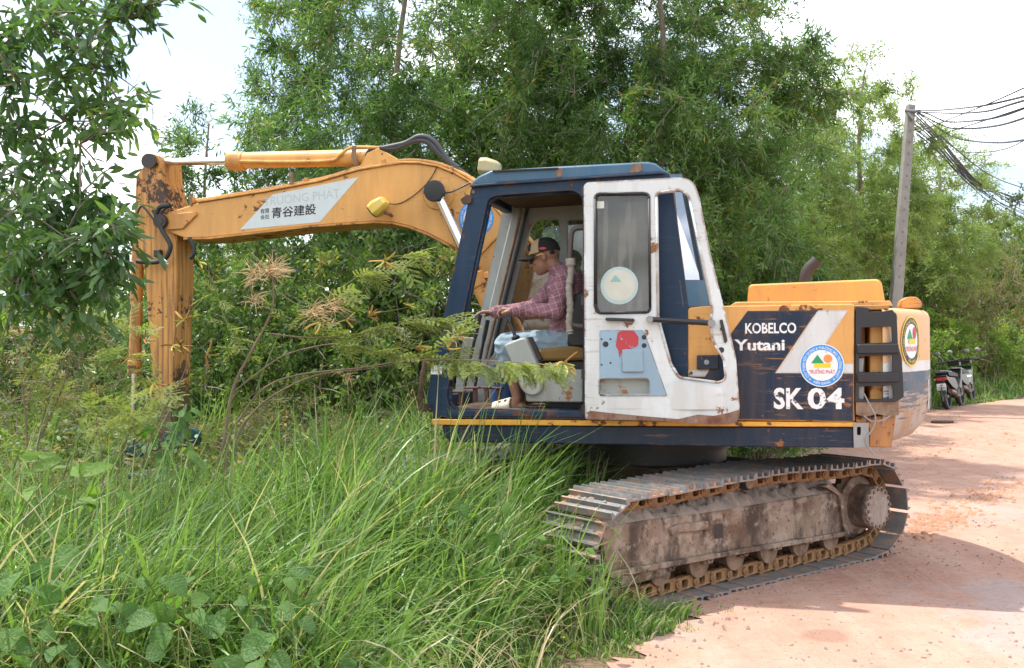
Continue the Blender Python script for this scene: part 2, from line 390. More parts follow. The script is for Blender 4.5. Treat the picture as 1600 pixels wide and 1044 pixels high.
# loose clods pushed up by the tracks, and small stones (nobody could count them)
def clods(name, pts, sizes, mat):
    V, F = [], []
    for (x, y), s in zip(pts, sizes):
        o = len(V); n = 5; sq = .45 + .3 * random.random(); ph = random.random() * 6
        top = (x, y, gz(x, y) + .012 + s * sq)
        ring = [(x + s * math.cos(ph + 2 * math.pi * k / n) * (.6 + .5 * random.random()), y + s * math.sin(ph + 2 * math.pi * k / n) * (.6 + .5 * random.random()), gz(x, y) + .002) for k in range(n)]
        mid = [((a + x) / 2 + random.uniform(-.2, .2) * s, (b + y) / 2 + random.uniform(-.2, .2) * s, gz(x, y) + .012 + s * sq * random.uniform(.6, .95)) for a, b, c in ring]
        V += ring + mid + [top]
        for k in range(n):
            a, b = o + k, o + (k + 1) % n
            F += [(a, b, b + n), (a, b + n, a + n), (a + n, b + n, o + 2 * n)]
    o = link(name, np_mesh(name, V, F, smooth_on=False), mat); o['kind'] = 'stuff'; return o
M_CLAY = plain('loose_clay', (.42, .235, .155), .95, var=.35, scale=20, bumps=.6, spec=.1)
M_STONE = plain('road_stone', (.23, .17, .145), .9, var=.4, scale=30, bumps=.5, spec=.15)
pts, sz = [], []
for (ax, ay), (bx, by), n, wd in (((1400, 838), (1600, 755), 420, .16), ((1405, 848), (1500, 800), 200, .10), ((1440, 722), (1600, 690), 120, .3), ((1330, 862), (1440, 838), 70, .10)):
    for _ in range(n):
        t = random.random(); d = ray(ax + (bx - ax) * t, ay + (by - ay) * t); p = CAMP + d * (-CAM_H / d[2])
        q = (p[0] + random.gauss(0, wd), p[1] + random.gauss(0, wd)); pts.append(q); sz.append(random.choice((.008, .012, .018, .030, .042)) * random.uniform(.7, 1.4))
clods('churned_clay_clods', pts, sz, M_CLAY)
pts, sz = [], []
while len(pts) < 5200:
    y = random.uniform(4, 20) if random.random() < .75 else random.uniform(4, 9); x = edge_x(y) + random.uniform(.05, 7)
    if x / y > .56: continue
    pts.append((x, y)); sz.append(random.choice((.004, .005, .007, .010, .016)) * random.uniform(.7, 1.3))
clods('road_gravel', pts, sz, M_STONE)
# ================================================================== machine materials
YEL = (.68, .36, .11)
M_YEL = paint('yellow_orange_paint', YEL, rust=.42, dirt=.55, dirtcol=(.40, .21, .075), scratch=.22, scratchcol=(.3, .14, .06))
M_YELW = paint('scraped_orange_paint', (.60, .29, .085), rust=.66, dirt=.55, dirtcol=(.22, .10, .045), scratch=.9, scratchcol=(.10, .06, .04), seed=3.0)
M_NAVY = paint('navy_paint', (.006, .020, .042), rust=.42, dirt=.16, dirtcol=(.16, .10, .06), scratch=.4, scratchcol=(.42, .20, .06), rustcol=(.16, .07, .03), seed=7.0)
M_CABB = paint('blue_cab_paint', (.006, .028, .064), rust=.34, dirt=.12, dirtcol=(.10, .13, .16), scratch=.22, scratchcol=(.14, .2, .26), seed=1.0)
M_ROOF = paint('faded_blue_roof_paint', (.045, .115, .185), rust=.42, dirt=.30, dirtcol=(.17, .19, .19), seed=2.0)
M_WHITE = paint('white_door_paint', (.61, .65, .65), rust=.34, dirt=.42, dirtcol=(.40, .35, .29), rustcol=(.16, .075, .035), scratch=.5, scratchcol=(.35, .22, .14), seed=5.0, edge=1.0, edge_r=.028)
M_GREYI = paint('grey_interior_paint', (.33, .355, .335), rust=.40, dirt=.4, dirtcol=(.22, .15, .10), rustcol=(.20, .09, .035), seed=9.0)
M_LBLUE = paint('pale_blue_panel', (.27, .40, .50), rust=.25, dirt=.3, dirtcol=(.3, .3, .3), seed=4.0)
M_RUST = rusty('bare_rusty_steel')
M_RUSTD = rusty('dark_rusty_steel', (.055, .035, .025), (.13, .075, .045), (.025, .02, .018))
def frame_mat():
    m = NM('weathered_track_frame_steel'); c = m.coord(); a = m.noise(c, 3.2, 8, .62); b = m.noise(c, 26, 7, .72); st = m.noise(m.coord(scale=(3, 3, 1.3)), 2.4, 7, .62)
    k = m.mix(m.ramp(a, [(.38, 0.0), (.62, 1.0)]), (.14, .085, .058), (.31, .235, .18)); k = m.mix(m.math('MULTIPLY', m.ramp(st, [(.50, 0.0), (.62, 1.0)]), .75), k, (.045, .036, .030))
    k = m.mix(m.math('MULTIPLY', m.ramp(m.noise(c, 8, 8, .7), [(.52, 0.0), (.60, 1.0)]), .65), k, (.40, .32, .255)); k = m.mix(m.ramp(b, [(.56, 0.0), (.64, 1.0)]), k, (.06, .04, .03)); m.bsdf(k, .85, 0, m.bump(m.math('ADD', b, m.math('MULTIPLY', a, 2.0)), .7, .012), .25); return m.m
M_FRAME = frame_mat()
M_LINK = rusty('rusty_link_steel', (.20, .10, .045), (.33, .19, .09), (.09, .055, .035), .75, 14)
def shoe_mat():
    m = NM('worn_dusty_shoe_steel'); oi = m.n('ShaderNodeObjectInfo'); c = m.coord(); ad_ = m.n('ShaderNodeVectorMath', operation='ADD'); cx = m.n('ShaderNodeCombineXYZ'); m.l(m.math('MULTIPLY', oi.outputs['Random'], 37.0), cx.inputs[0]); m.l(c, ad_.inputs[0]); m.l(cx.outputs[0], ad_.inputs[1]); v = ad_.outputs[0]
    a = m.noise(v, 7, 6, .62); f = m.noise(v, 40, 5, .7); k = m.mix(a, (.13, .125, .125), (.30, .295, .29)); k = m.mix(m.ramp(a, [(.50, 0.0), (.60, 1.0)]), k, (.36, .24, .18)); k = m.mix(m.math('MULTIPLY', m.ramp(f, [(.55, 0.0), (.7, 1.0)]), .7), k, (.07, .05, .04))
    m.bsdf(k, m.math('ADD', m.math('MULTIPLY', f, .35), .28), .25, m.bump(f, .5, .006)); return m.m
M_SHOE = shoe_mat()
def arm_mat():
    m = NM('greasy_scraped_arm_paint'); c = m.coord(); sp = m.n('ShaderNodeSeparateXYZ'); m.l(c, sp.inputs[0]); a = m.noise(c, 2.2, 6, .6)
    k = m.mix(a, (.46, .20, .045), (.66, .34, .085)); st = m.noise(m.coord(scale=(16, 16, .7)), 2.0, 6, .65); k = m.mix(m.math('MULTIPLY', m.ramp(st, [(.44, 0.0), (.62, 1.0)]), .75), k, (.14, .065, .026))
    lo = m.n('ShaderNodeMapRange'); m.l(sp.outputs[2], lo.inputs[0]); lo.inputs[1].default_value = 1.75; lo.inputs[2].default_value = .85; lo.inputs[3].default_value = -.08; lo.inputs[4].default_value = .32
    g = m.ramp(m.math('ADD', m.noise(c, 5, 8, .65), lo.outputs[0]), [(.60, 0.0), (.66, 1.0)]); k = m.mix(m.math('MULTIPLY', g, .92), k, m.mix(m.noise(c, 12, 5), (.03, .022, .018), (.13, .085, .06)))
    ch = m.ramp(m.math('ADD', m.noise(c, 19, 9, .7), m.math('MULTIPLY', m.math('SUBTRACT', m.noise(c, 2.6, 4, .5), .5), .75)), [(.60, 0.0), (.64, 1.0)]); k = m.mix(ch, k, (.055, .025, .014)); m.bsdf(k, m.math('ADD', m.math('MULTIPLY', g, -.2), .58), 0, m.bump(m.noise(c, 30, 5), .3, .006)); return m.m
M_ARM = arm_mat()
M_MUD = rusty('dried_grey_mud', (.22, .175, .145), (.36, .30, .25), (.15, .12, .10), .95, 7, .9)
M_BLK = plain('black_rubber', (.018, .018, .018), .55, 0, .4, 10)
M_BLKM = plain('black_painted_metal', (.016, .016, .018), .42, 0, .4, 12, .3)
M_DARK = plain('dark_grease', (.03, .024, .02), .5, 0, .5, 15, .4)
M_CHROME = plain('polished_rod', (.72, .73, .75), .16, 1.0, .06, 6, .02)
M_GREYM = plain('grey_metal', (.27, .275, .27), .5, .3, .25, 10, .2)
M_TEAL = paint('teal_paint', (.010, .075, .08), rust=.4)
M_DWHITE = flat('white_decal', (.72, .74, .72), .5, .25, (.45, .36, .25))
M_DSILV = flat('silver_grey_decal', (.56, .62, .62), .42)
M_DGHOST = flat('faint_ghost_print', (.44, .49, .49), .45)
M_DBLK = flat('black_print', (.01, .01, .012), .5)
M_DBLUE = flat('sky_blue_decal', (.02, .27, .72), .42)
M_DNAVY = flat('navy_decal', (.012, .025, .06), .42)
M_DGRN = flat('green_print', (.01, .30, .11), .45)
M_DORG = flat('orange_print', (.78, .28, .08), .45)
M_DYEL = flat('yellow_print', (.78, .56, .03), .45)
M_DRED = flat('red_print', (.50, .035, .05), .45)
M_DNAVYP = M_NAVY
M_LAMP = flat('lamp_yellow_plastic', (.68, .48, .10), .35)
M_CREAM = flat('lamp_cream_plastic', (.42, .36, .19), .35)
def glass(name, tint=(.75, .8, .78), dust=.25, dustcol=(.42, .40, .34), refl=.12):
    m = NM(name); c = m.coord(); n_ = m.noise(m.coord(scale=(1, 1, 1), rot=(0, .5, 0)), 3.2, 6, .6); s = m.noise(m.coord(scale=(7, 7, .6), rot=(0, .6, 0)), 2.2, 2, .5)
    tr = m.n('ShaderNodeBsdfTransparent'); tr.inputs[0].default_value = (*tint, 1)
    gl = m.n('ShaderNodeBsdfGlossy'); gl.inputs['Roughness'].default_value = .03
    df = m.n('ShaderNodeBsdfDiffuse'); df.inputs[0].default_value = (*dustcol, 1)
    lw = m.n('ShaderNodeLayerWeight'); lw.inputs[0].default_value = .25
    a = m.n('ShaderNodeMixShader'); m.l(m.math('ADD', m.math('MULTIPLY', lw.outputs[0], .6), refl), a.inputs[0]); m.l(tr.outputs[0], a.inputs[1]); m.l(gl.outputs[0], a.inputs[2])
    b = m.n('ShaderNodeMixShader'); dm = m.math('MULTIPLY', m.ramp(n_, [(.3, .35), (.7, 1.0)]), dust); dm = m.math('ADD', dm, m.math('MULTIPLY', m.ramp(s, [(.60, 0.0), (.63, 1.0)]), dust * .7))
    m.l(dm, b.inputs[0]); m.l(a.outputs[0], b.inputs[1]); m.l(df.outputs[0], b.inputs[2]); m.l(b.outputs[0], m.out.inputs[0]); return m.m
M_GLASS = glass('dusty_glass', (.62, .66, .64), .22)
M_GLASSR = glass('reflecting_glass', (.45, .5, .52), .12, (.45, .45, .42), .55)

# ------------------------------------------------------------------ lettering as thin flat print
def text_geo(s, bold=0.0, spacing=1.0):
    cu = bpy.data.curves.new('t', 'FONT'); cu.body = s; cu.size = 1.0; cu.offset = bold; cu.space_character = spacing; cu.resolution_u = 3
    o = bpy.data.objects.new('t', cu); COL.objects.link(o); bpy.context.view_layer.update()
    dg = bpy.context.evaluated_depsgraph_get(); me = o.evaluated_get(dg).to_mesh()
    V = np.array([v.co[:2] for v in me.vertices], float).reshape(-1, 2); F = [tuple(p.vertices) for p in me.polygons]
    o.evaluated_get(dg).to_mesh_clear(); bpy.data.objects.remove(o); bpy.data.curves.remove(cu); return V, F
def fit(V, x0, y0, x1, y1):
    mn, mx_ = V.min(0), V.max(0); return (V - mn) / (mx_ - mn) * np.array([x1 - x0, y1 - y0]) + np.array([x0, y0])
def sheet(name, V3, F, mat, parent):
    mb = MB(); mb.v = [tuple(p) for p in V3]; mb.f = list(F); return link(name, mb.mesh(name, 0, False), mat, parent)
def disc2(cx, cy, r, n=40, r0=None):
    if r0 is None: return np.array([(cx + r * math.cos(2 * math.pi * k / n), cy + r * math.sin(2 * math.pi * k / n)) for k in range(n)]), [tuple(range(n))]
    V = [(cx + q * math.cos(2 * math.pi * k / n), cy + q * math.sin(2 * math.pi * k / n)) for q in (r0, r) for k in range(n)]
    return np.array(V), [(k, (k + 1) % n, n + (k + 1) % n, n + k) for k in range(n)]
def ring_text(s, r, h, a0, a1, bottom=False):
    V, F = text_geo(s, .01); mn, mx_ = V.min(0), V.max(0); t = (V[:, 0] - mn[0]) / (mx_[0] - mn[0]); hh = (V[:, 1] - 0) * h / .73
    a = a0 + (a1 - a0) * t; rr = (r - hh) if bottom else (r + hh)
    return np.stack([rr * np.cos(a), rr * np.sin(a)], 1), F
def round_logo(parent, emb, ringmat, scale, full=True):
    """round company badge; emb maps (u, v in units of the radius, lift) -> point"""
    def put(name, VF, mat, lift): sheet(name, [emb(u * scale, v * scale, lift) for u, v in VF[0]], VF[1], mat, parent)
    put('badge_ring', disc2(0, 0, 1, 48, .70), ringmat, .0010); put('badge_rim', disc2(0, 0, 1.03, 48, .985), M_DYEL if ringmat is M_DNAVY else M_DWHITE, .0014)
    put('badge_face', disc2(0, 0, .74, 48), M_DWHITE, .0016)
    put('badge_ring_lettering', ring_text('CTY TNHH XÂY DỰNG & THƯƠNG MẠI TRƯỜNG PHÁT', .78, .13, R(222), R(-42)), M_DWHITE if ringmat is M_DBLUE else M_DYEL, .0022)
    put('badge_ring_lettering', ring_text('KIÊN GIANG', .92, .13, R(244), R(296), True), M_DWHITE if ringmat is M_DBLUE else M_DYEL, .0022)
    put('badge_triangle', (np.array([(-.50, .10), (.10, .10), (-.20, .52)]), [(0, 1, 2)]), M_DGRN, .0026)
    put('badge_sun', disc2(.28, .32, .20, 24), M_DORG if ringmat is M_DBLUE else M_DRED, .0030)
    put('badge_bar', (np.array([(-.36, -.10), (.40, -.10), (.40, .09), (-.36, .09)]), [(0, 1, 2, 3)]), M_DYEL, .0034)
    V, F = text_geo('TRƯỜNG PHÁT', .012); put('badge_name', (fit(V, -.60, -.40, .60, -.16), F), M_DRED, .0026)
    for s in (-1, 1):
        st = [(math.cos(R(90 + 36 * k)) * (.075 if k % 2 == 0 else .03) + s * .55, math.sin(R(90 + 36 * k)) * (.075 if k % 2 == 0 else .03) - .66) for k in range(10)]
        put('badge_star', (np.array(st), [tuple(range(10))]), M_DYEL if ringmat is M_DBLUE else M_DWHITE, .0022)
# ================================================================== excavator
EX = empty('excavator', SWING); tag(EX, 'worn yellow and navy crawler excavator with open white cab door', 'excavator')
def up(name, mb, mat, bevel=0.0, ang=35, parent=None):
    return ob(name, mb, mat, EX if parent is None else parent, M_UP if parent is None else None, bevel, ang)
def tr(name, mb, mat, bevel=0.0, ang=35, parent=None, M=None):
    return ob(name, mb, mat, EX if parent is None else parent, (M_TR if M is None else M) if parent is None else M, bevel, ang)
def cpy(o, parent, M):
    c = o.copy(); COL.objects.link(c); c.parent = parent; c.matrix_local = M; return c
Z_ = lambda py, px=1300, y=-1.2: U(px, py, y)[1]

# ---------------------------------------------------------------- undercarriage
IDL, SPR, RW = (-1.37, .352), (1.10, .372), .272
def track_path():
    P = [(x, .08) for x in np.linspace(-1.37, .82, 60)] + [(.95, .084), (1.04, .094)]
    P += [(SPR[0] + RW * math.sin(a), SPR[1] - RW * math.cos(a)) for a in np.linspace(.05, math.pi, 40)]
    P += [(p.x, p.y) for p in spline([(1.05, .645, 0), (.75, .640, 0), (.35, .652, 0), (.05, .664, 0), (-.2, .660, 0), (-.55, .645, 0), (-.9, .630, 0), (-1.25, .6225, 0)], 10)]
    P += [(IDL[0] - RW * math.sin(a), IDL[1] + RW * math.cos(a)) for a in np.linspace(.05, math.pi, 40)]
    return np.array(P)
TP = track_path(); seg = np.linalg.norm(np.roll(TP, -1, 0) - TP, axis=1); cum = np.concatenate([[0], np.cumsum(seg)]); PER = cum[-1]
def on_track(s):
    s %= PER; i = min(int(np.searchsorted(cum, s, 'right') - 1), len(TP) - 1); t = (s - cum[i]) / max(seg[i], 1e-9)
    return TP[i] * (1 - t) + TP[(i + 1) % len(TP)] * t
NSH = 42; PIT = PER / NSH
def shoe_mesh():
    h = PIT / 2 - .003
    pr = [(-h - .004, 0), (-h - .004, .010), (-h + .004, .042), (-h + .014, .042), (-h + .022, .011), (-.012, .011), (-.006, .039), (.006, .039), (.012, .011), (h - .026, .011), (h - .018, .040), (h - .006, .040), (h + .006, .008), (h + .006, 0)]
    m = MB().prism(pr, -.25, .25)
    for x in (-.035, .035):
        for y in (-.085, .085): m.cyl((x, y, .01), (x, y, .024), .013, n=6)
    return m.mesh('shoe')
def link_mesh():
    m = MB(); ou = round_poly([(-.086, -.038), (.072, -.046), (.086, -.02), (.086, .03), (-.07, .046), (-.092, .02)], .02, 3)
    ho = round_poly([(-.030, -.024), (.024, -.024), (.024, .026), (-.030, .026)], .015, 3)
    for y0, y1 in ((-.098, -.062), (.062, .098)): m.prism(ou, y0, y1, [ho])
    for y in (-1, 1): m.cyl((-.066, y * .095, .0), (-.066, y * .112, .0), .025, n=12); m.cyl((-.066, y * .112, 0), (-.066, y * .116, 0), .012, n=8)
    m.cyl((-.066, -.09, 0), (-.066, .09, 0), .024, n=10)
    return m.mesh('link')
ME_SHOE, ME_LINK = shoe_mesh(), link_mesh(); ME_SHOE.materials.append(M_SHOE); ME_LINK.materials.append(M_LINK)
def make_track(yc, label):
    pins = MB()
    for k in range(NSH):
        x, z = on_track((k + .08) * PIT); pins.cyl((x, yc - .06, z), (x, yc + .06, z), .02, n=8)
    t = tr('track', pins, M_LINK); t['label'] = label
    for k in range(NSH):
        a, b = on_track((k) * PIT), on_track((k + 1) * PIT); c = (a + b) / 2; d = (b - a); d /= np.linalg.norm(d)
        nrm = np.array([d[1], -d[0]])           # outwards
        B = Matrix(((d[0], 0, nrm[0], c[0]), (0, 1, 0, yc), (d[1], 0, nrm[1], c[1]), (0, 0, 0, 1)))
        lk = link('link', ME_LINK, None, t, B)
        j = Matrix.Translation((0, random.uniform(-.016, .016), .046)) @ Matrix.Rotation(random.uniform(-.05, .03), 4, 'Y')
        link('shoe', ME_SHOE, None, t, B @ j)
    return t
def lumpy_top(xa, xb, za, zb, y0, y1, rise, seed, n=130, m=18):
    V, F = [], []
    for i in range(n):
        t = i / (n - 1); x = xa + (xb - xa) * t; zb_ = za + (zb - za) * t
        for k in range(m):
            u = k / (m - 1); y = y0 + (y1 - y0) * u
            q = Vector((x * 7 + seed, y * 7, 0))
            h = rise * math.sin(min(1, u * 1.25) * math.pi / 2) + (.050 * mnoise.noise(q) + .045 * mnoise.noise(q * 2.6) + .034 * mnoise.noise(q * 5.5) + .02 * mnoise.noise(q * 11)) * smooth(u * 4)
            V.append((x, y, zb_ + h))
    for i in range(n - 1):
        for k in range(m - 1): F.append((i * m + k, (i + 1) * m + k, (i + 1) * m + k + 1, i * m + k + 1))
    return V, F
for side, yc in (('near', -1.0), ('far', 1.0)):
    s = -1 if side == 'near' else 1
    make_track(yc, 'steel crawler track on the road beneath the cab' if s < 0 else 'steel crawler track sunk in the long grass')
    yo, yi = yc + s * .15, yc - s * .15
    out_ = TL([(938, 826), (1000, 815), (1060, 806), (1100, 801), (1312, 768), (1324, 832), (1120, 866), (949, 897)], -1.15)
    fr = tr('track_frame', MB().prism(out_, min(yo, yi), max(yo, yi)), M_FRAME, .012)
    lp = TL([(948, 893), (1120, 863), (1325, 829), (1325, 836), (1120, 871), (950, 903)], -1.16)
    mb = MB().prism(lp, yc + s * .13, yc + s * .185); ob('lower_flange', mb, M_FRAME, fr, None, .005)
    gp = TL([(955, 902), (1050, 884), (1046, 898), (975, 918)], -1.15); ob('chain_guard', MB().prism(gp, yc + s * .12, yc + s * .150), M_FRAME, fr, None, .005)
    bk = TL([(1046, 826), (1060, 819), (1108, 814), (1112, 820), (1110, 828), (1062, 832), (1050, 838)], -1.17)
    ob('bracket', MB().prism(bk, yc + s * .14, yc + s * .175), M_FRAME, fr, None, .006)
    sl_ = round_poly(TL([(1117, 820), (1129, 818), (1129, 840), (1117, 842)], -1.15), .012, 3)
    ob('slot', MB().prism(sl_, yc + s * .140, yc + s * .1535), M_DARK, fr)
    endp = TL([(1296, 757), (1316, 772), (1326, 838), (1321, 838), (1311, 775), (1290, 760)], -1.17); ob('end_rib', MB().prism(endp, yc + s * .10, yc + s * .17), M_FRAME, fr, None, .004)
    za = T(1000, 815, -1.15)[1]; zb = T(1312, 768, -1.15)[1]
    V, F = lumpy_top(-1.52, .72, za - .012, zb + .004, yo - s * .004, yi, .13, 2.0 + s)
    link('mud_crust', np_mesh('mud_crust', V, F), M_MUD, fr)
    idl = tr('idler', MB().lathe((IDL[0], yc, IDL[1]), [(-.10, .06), (-.085, .20), (-.055, .235), (-.05, .232), (-.05, .255), (.05, .255), (.05, .232), (.055, .235), (.085, .20), (.10, .06)], 36), M_FRAME)
    tr('idler_yoke', MB().box((IDL[0] + .18, yc + s * .115, IDL[1]), (.30, .03, .10)).box((IDL[0] + .18, yc - s * .115, IDL[1]), (.30, .03, .10)).box((IDL[0] + .42, yc, IDL[1]), (.3, .2, .14)), M_RUSTD, .006)
    mb = MB(); teeth = []
    for k in range(21 * 4):
        a = 2 * math.pi * k / 84; r = (.245, .275, .275, .245)[k % 4]; teeth.append((SPR[0] + r * math.cos(a), SPR[1] + r * math.sin(a)))
    sp = tr('sprocket', mb.prism(teeth, yc - .025, yc + .025), M_RUSTD)
    hub = tr('final_drive', MB().lathe((SPR[0], yc, SPR[1]), [(s * -.05, .215), (s * .05, .215), (s * .065, .16), (s * .19, .158), (s * .20, .150)], 36), M_FRAME)
    sc_ = []
    for k in range(96):
        a = 2 * math.pi * k / 96; r = .150 + .008 * (1 if math.sin(a * 16) > 0 else -1) * min(1, abs(math.sin(a * 16)) * 2); sc_.append((SPR[0] + r * math.cos(a), SPR[1] + r * math.sin(a)))
    ob('hub_cover', MB().prism(sc_, yc + s * .198, yc + s * .222), M_MUD, hub, None, .003)
    for k in range(16):
        a = 2 * math.pi * (k + .25) / 16; x, z = SPR[0] + .135 * math.cos(a), SPR[1] + .135 * math.sin(a)
        ob('hub_bolt', MB().cyl((x, yc + s * .220, z), (x, yc + s * .234, z), .012, n=6), M_RUST, hub)
    for k in range(6):
        x = -1.05 + k * .345; rl = tr('bottom_roller', MB().lathe((x, yc, .190), [(-.12, .045), (-.115, .09), (-.08, .09), (-.075, .074), (.075, .074), (.08, .09), (.115, .09), (.12, .045)], 20), M_RUST)
        ob('roller_cap', MB().box((x + .045, yc + s * .135, .215), (.085, .04, .055)).cyl((x + .03, yc + s * .15, .21), (x + .03, yc + s * .17, .21), .014, n=6).cyl((x + .065, yc + s * .15, .215), (x + .065, yc + s * .17, .215), .014, n=6), M_FRAME, rl, None, .008)
    cx, cz = T(1172, 753, -1.15); cr = tr('carrier_roller', MB().lathe((cx, yc, cz - .005), [(s * -.06, .045), (s * -.05, .055), (s * .13, .055), (s * .15, .045)], 20), M_BLKM)
    ob('roller_cap', MB().lathe((cx, yc, cz - .005), [(s * .149, .043), (s * .158, .036)], 20), M_RUST, cr)
    tr('carrier_bracket', MB().box((cx, yc - s * .05, cz - .08), (.09, .06, .15)), M_RUSTD, .006)
mb = MB().box((0, 0, .60), (1.0, 1.1, .22))
for sx in (-1, 1):
    for sy in (-1, 1): mb.prism([(sx * .25, .48), (sx * .62, .36), (sx * .62, .52), (sx * .25, .70)], sy * .45, sy * .9)
tr('centre_frame', mb, M_RUSTD, .01)
tr('swing_bearing', MB().lathe((0, 0, 0), [(.70, .56), (.80, .56), (.805, .60), (.86, .60), (.865, .54), (.99, .54)], 48, 'z'), M_DARK)

# ---------------------------------------------------------------- upper deck
dk = UL([(690, 665), (1338, 668), (1341, 700), (1100, 697.5), (704, 691), (694, 682)], -1.22)
deck = up('deck_frame', MB().prism(dk, -1.22, 1.22), M_NAVY, .008)
ob('yellow_trim_strip', MB().prism(UL([(676, 655), (1155, 659), (1338, 660.5), (1338, 667), (676, 664)], -1.22), -1.235, -1.15), paint('trim_yellow', (.72, .36, .05), rust=.55, seed=6), deck, None, .004)
up('deck_floor', MB().box((.05, 0, (Z_(664))), (2.6, 2.36, .02)), M_RUSTD)
ob('deck_underside_rib', MB().box((.6, -.3, .90), (1.2, .12, .06)).box((.6, .3, .90), (1.2, .12, .06)), M_RUSTD, deck)

# ---------------------------------------------------------------- engine house and side panel
x0, x1 = U(1072, 560)[0], U(1336, 560)[0]; zt, zb = U(1335, 475.5)[1], Z_(661)
up('engine_house', MB().box(((x0 + x1) / 2 + .002, .0, (zt - .012 + zb) / 2), (x1 - x0 - .004, 2.36, zt - zb - .012)), M_YEL, .02)
sp_ = up('side_panel', MB().prism(round_poly(UL([(1075, 481), (1100, 478.5), (1335, 475), (1334, 660), (1075, 655)]), .02), -1.203, -1.185), M_YEL, .006)
P = lambda pts, lift, name, mat, par=None: ob(name, MB().prism(UL(pts, -1.205), -1.2035 - lift, -1.2033), mat, par or sp_, None, 0, 0)
P([(1168, 486), (1277, 485), (1211, 583), (1333.4, 584), (1333.4, 658.5), (1076, 653.5), (1076, 588.5), (1101, 589), (1143, 520)], .0010, 'navy_paint_field', paint('scraped_navy_panel_paint', (.007, .021, .046), rust=.40, dirt=.26, dirtcol=(.26, .14, .05), scratch=.6, scratchcol=(.42, .20, .06), rustcol=(.20, .085, .03), seed=12.0))
M_STRIPE = paint('white_stripe_paint', (.62, .64, .63), rust=.38, dirt=.3, seed=8)
P([(1278, 485), (1325, 485), (1270, 568), (1333.4, 568), (1333.4, 583), (1212, 583)], .0010, 'white_diagonal_stripe', M_STRIPE)
P([(1076, 579), (1108, 579), (1102, 588), (1076, 588)], .0012, 'white_stripe', M_STRIPE)
def side_text(s, x0, y0, x1, y1, bold, mat, name, par, y=-1.2065, **k):
    V, F = text_geo(s, bold, **k); a, b = U(x0, y1, y), U(x1, y0, y); V = fit(V, a[0], a[1], b[0], b[1]); return sheet(name, [(p[0], y, p[1]) for p in V], F, mat, par)
M_LET = flat('worn_white_lettering', (.72, .73, .72), .5, .48, (.10, .09, .10))
side_text('KOBELCO', 1164.5, 504, 1244, 521.5, .024, M_LET, 'maker_lettering', sp_)
side_text('Yutani', 1147.5, 530, 1226, 548, .028, M_LET, 'maker_lettering', sp_)
side_text('SK', 1209, 606, 1255, 639.5, .03, M_LET, 'model_lettering', sp_)
side_text('04', 1262, 606, 1319, 639.5, .03, M_LET, 'model_lettering', sp_)
bx_, bz_ = U(1284, 571); BR = (U(1318, 571)[0] - U(1250, 571)[0]) / 2
bd = up('round_badge', MB().prism([(bx_ + BR * .99 * math.cos(2 * math.pi * k / 48), bz_ + BR * .99 * math.sin(2 * math.pi * k / 48)) for k in range(48)], -1.2068, -1.2040), M_DBLUE, 0, 0)
round_logo(bd, lambda u, v, l: (bx_ + u, -1.2070 - l, bz_ + v), M_DBLUE, BR)
up('panel_seam', MB().prism(UL([(1066, 479), (1075, 479), (1075, 655), (1066, 655)], -1.19), -1.192, -1.10), M_BLK)
up('storage_box', MB().prism(UL([(1000, 486), (1066, 483), (1066, 657), (1000, 657)], -1.2), -1.195, -.30), M_YEL, .01)
up('storage_box_stripe', MB().prism(UL([(1002, 583), (1065.4, 583), (1065.4, 656), (1002, 656)], -1.197), -1.199, -1.1945), M_NAVY)
up('storage_box_stripe', MB().prism(UL([(1002, 575), (1065.4, 575), (1065.4, 582.6), (1002, 582.6)], -1.197), -1.199, -1.1945), M_STRIPE)
lt = up('panel_latch', MB().prism(UL([(1089, 555), (1122, 555), (1122, 577), (1089, 577)], -1.22), -1.235, -1.20), M_NAVY, .006)
ob('keyhole', MB().cyl(U3(1104, 566, -1.235), U3(1104, 566, -1.242), .016, n=14), M_GREYM, lt)
up('engine_hood', MB().prism(round_poly(UL([(1167, 477), (1170, 444.5), (1371, 436), (1378, 441), (1384, 476)], -.72), .03), -.72, .78), paint('hood_yellow', (.70, .36, .095), rust=.40, rustcol=(.20, .09, .04), seed=21), .012)
up('hood_base', MB().prism(UL([(1140, 478), (1150, 472), (1390, 470), (1395, 478)], -.78), -.80, .85), M_YEL, .006)
up('exhaust_pipe', MB().tube(spline([U3(1259, 448, -.2), U3(1259, 432, -.2), U3(1264, 420, -.2), U3(1272, 412, -.2), U3(1277, 407, -.2)], 5), .043, 16), plain('sooty_exhaust_steel', (.035, .028, .026), .7, 0, .4, 20, .4))

# ---------------------------------------------------------------- counterweight
CWA = 1.53
def cw_plan(n=14):
    h = [(p.x, p.y) for p in spline([(1.53, -1.196, 0), (1.575, -1.165, 0), (1.68, -1.01, 0), (1.79, -.80, 0), (1.885, -.56, 0), (1.945, -.30, 0), (1.965, 0, 0)], 5)]
    return h + [(x, -y) for x, y in reversed(h[:-1])]
CW = cw_plan()
def inset(L, d):
    o = []
    for i, p in enumerate(L):
        a, b = Vector(L[max(i - 1, 0)]), Vector(L[min(i + 1, len(L) - 1)]); t = (b - a).normalized(); o.append((p[0] - t.y * d, p[1] + t.x * d) if 0 < i < len(L) - 1 else (p[0], p[1] + (d if i == 0 else -d)))
    return o
zc0, zc1 = Z_(699, 1395), Z_(480, 1400)
prof = [(zc0, .16), (zc0 + .02, .11), (zc0 + .10, .045), (zc0 + .19, .012), (zc0 + .27, 0), ((zc0 + zc1) / 2, 0), (zc1 - .05, 0), (zc1 - .02, .012), (zc1 - .004, .035), (zc1, .07)]
V, F = [], []; n = len(CW)
for z, d in prof: V += [(x, y, z) for x, y in inset(CW, d)]
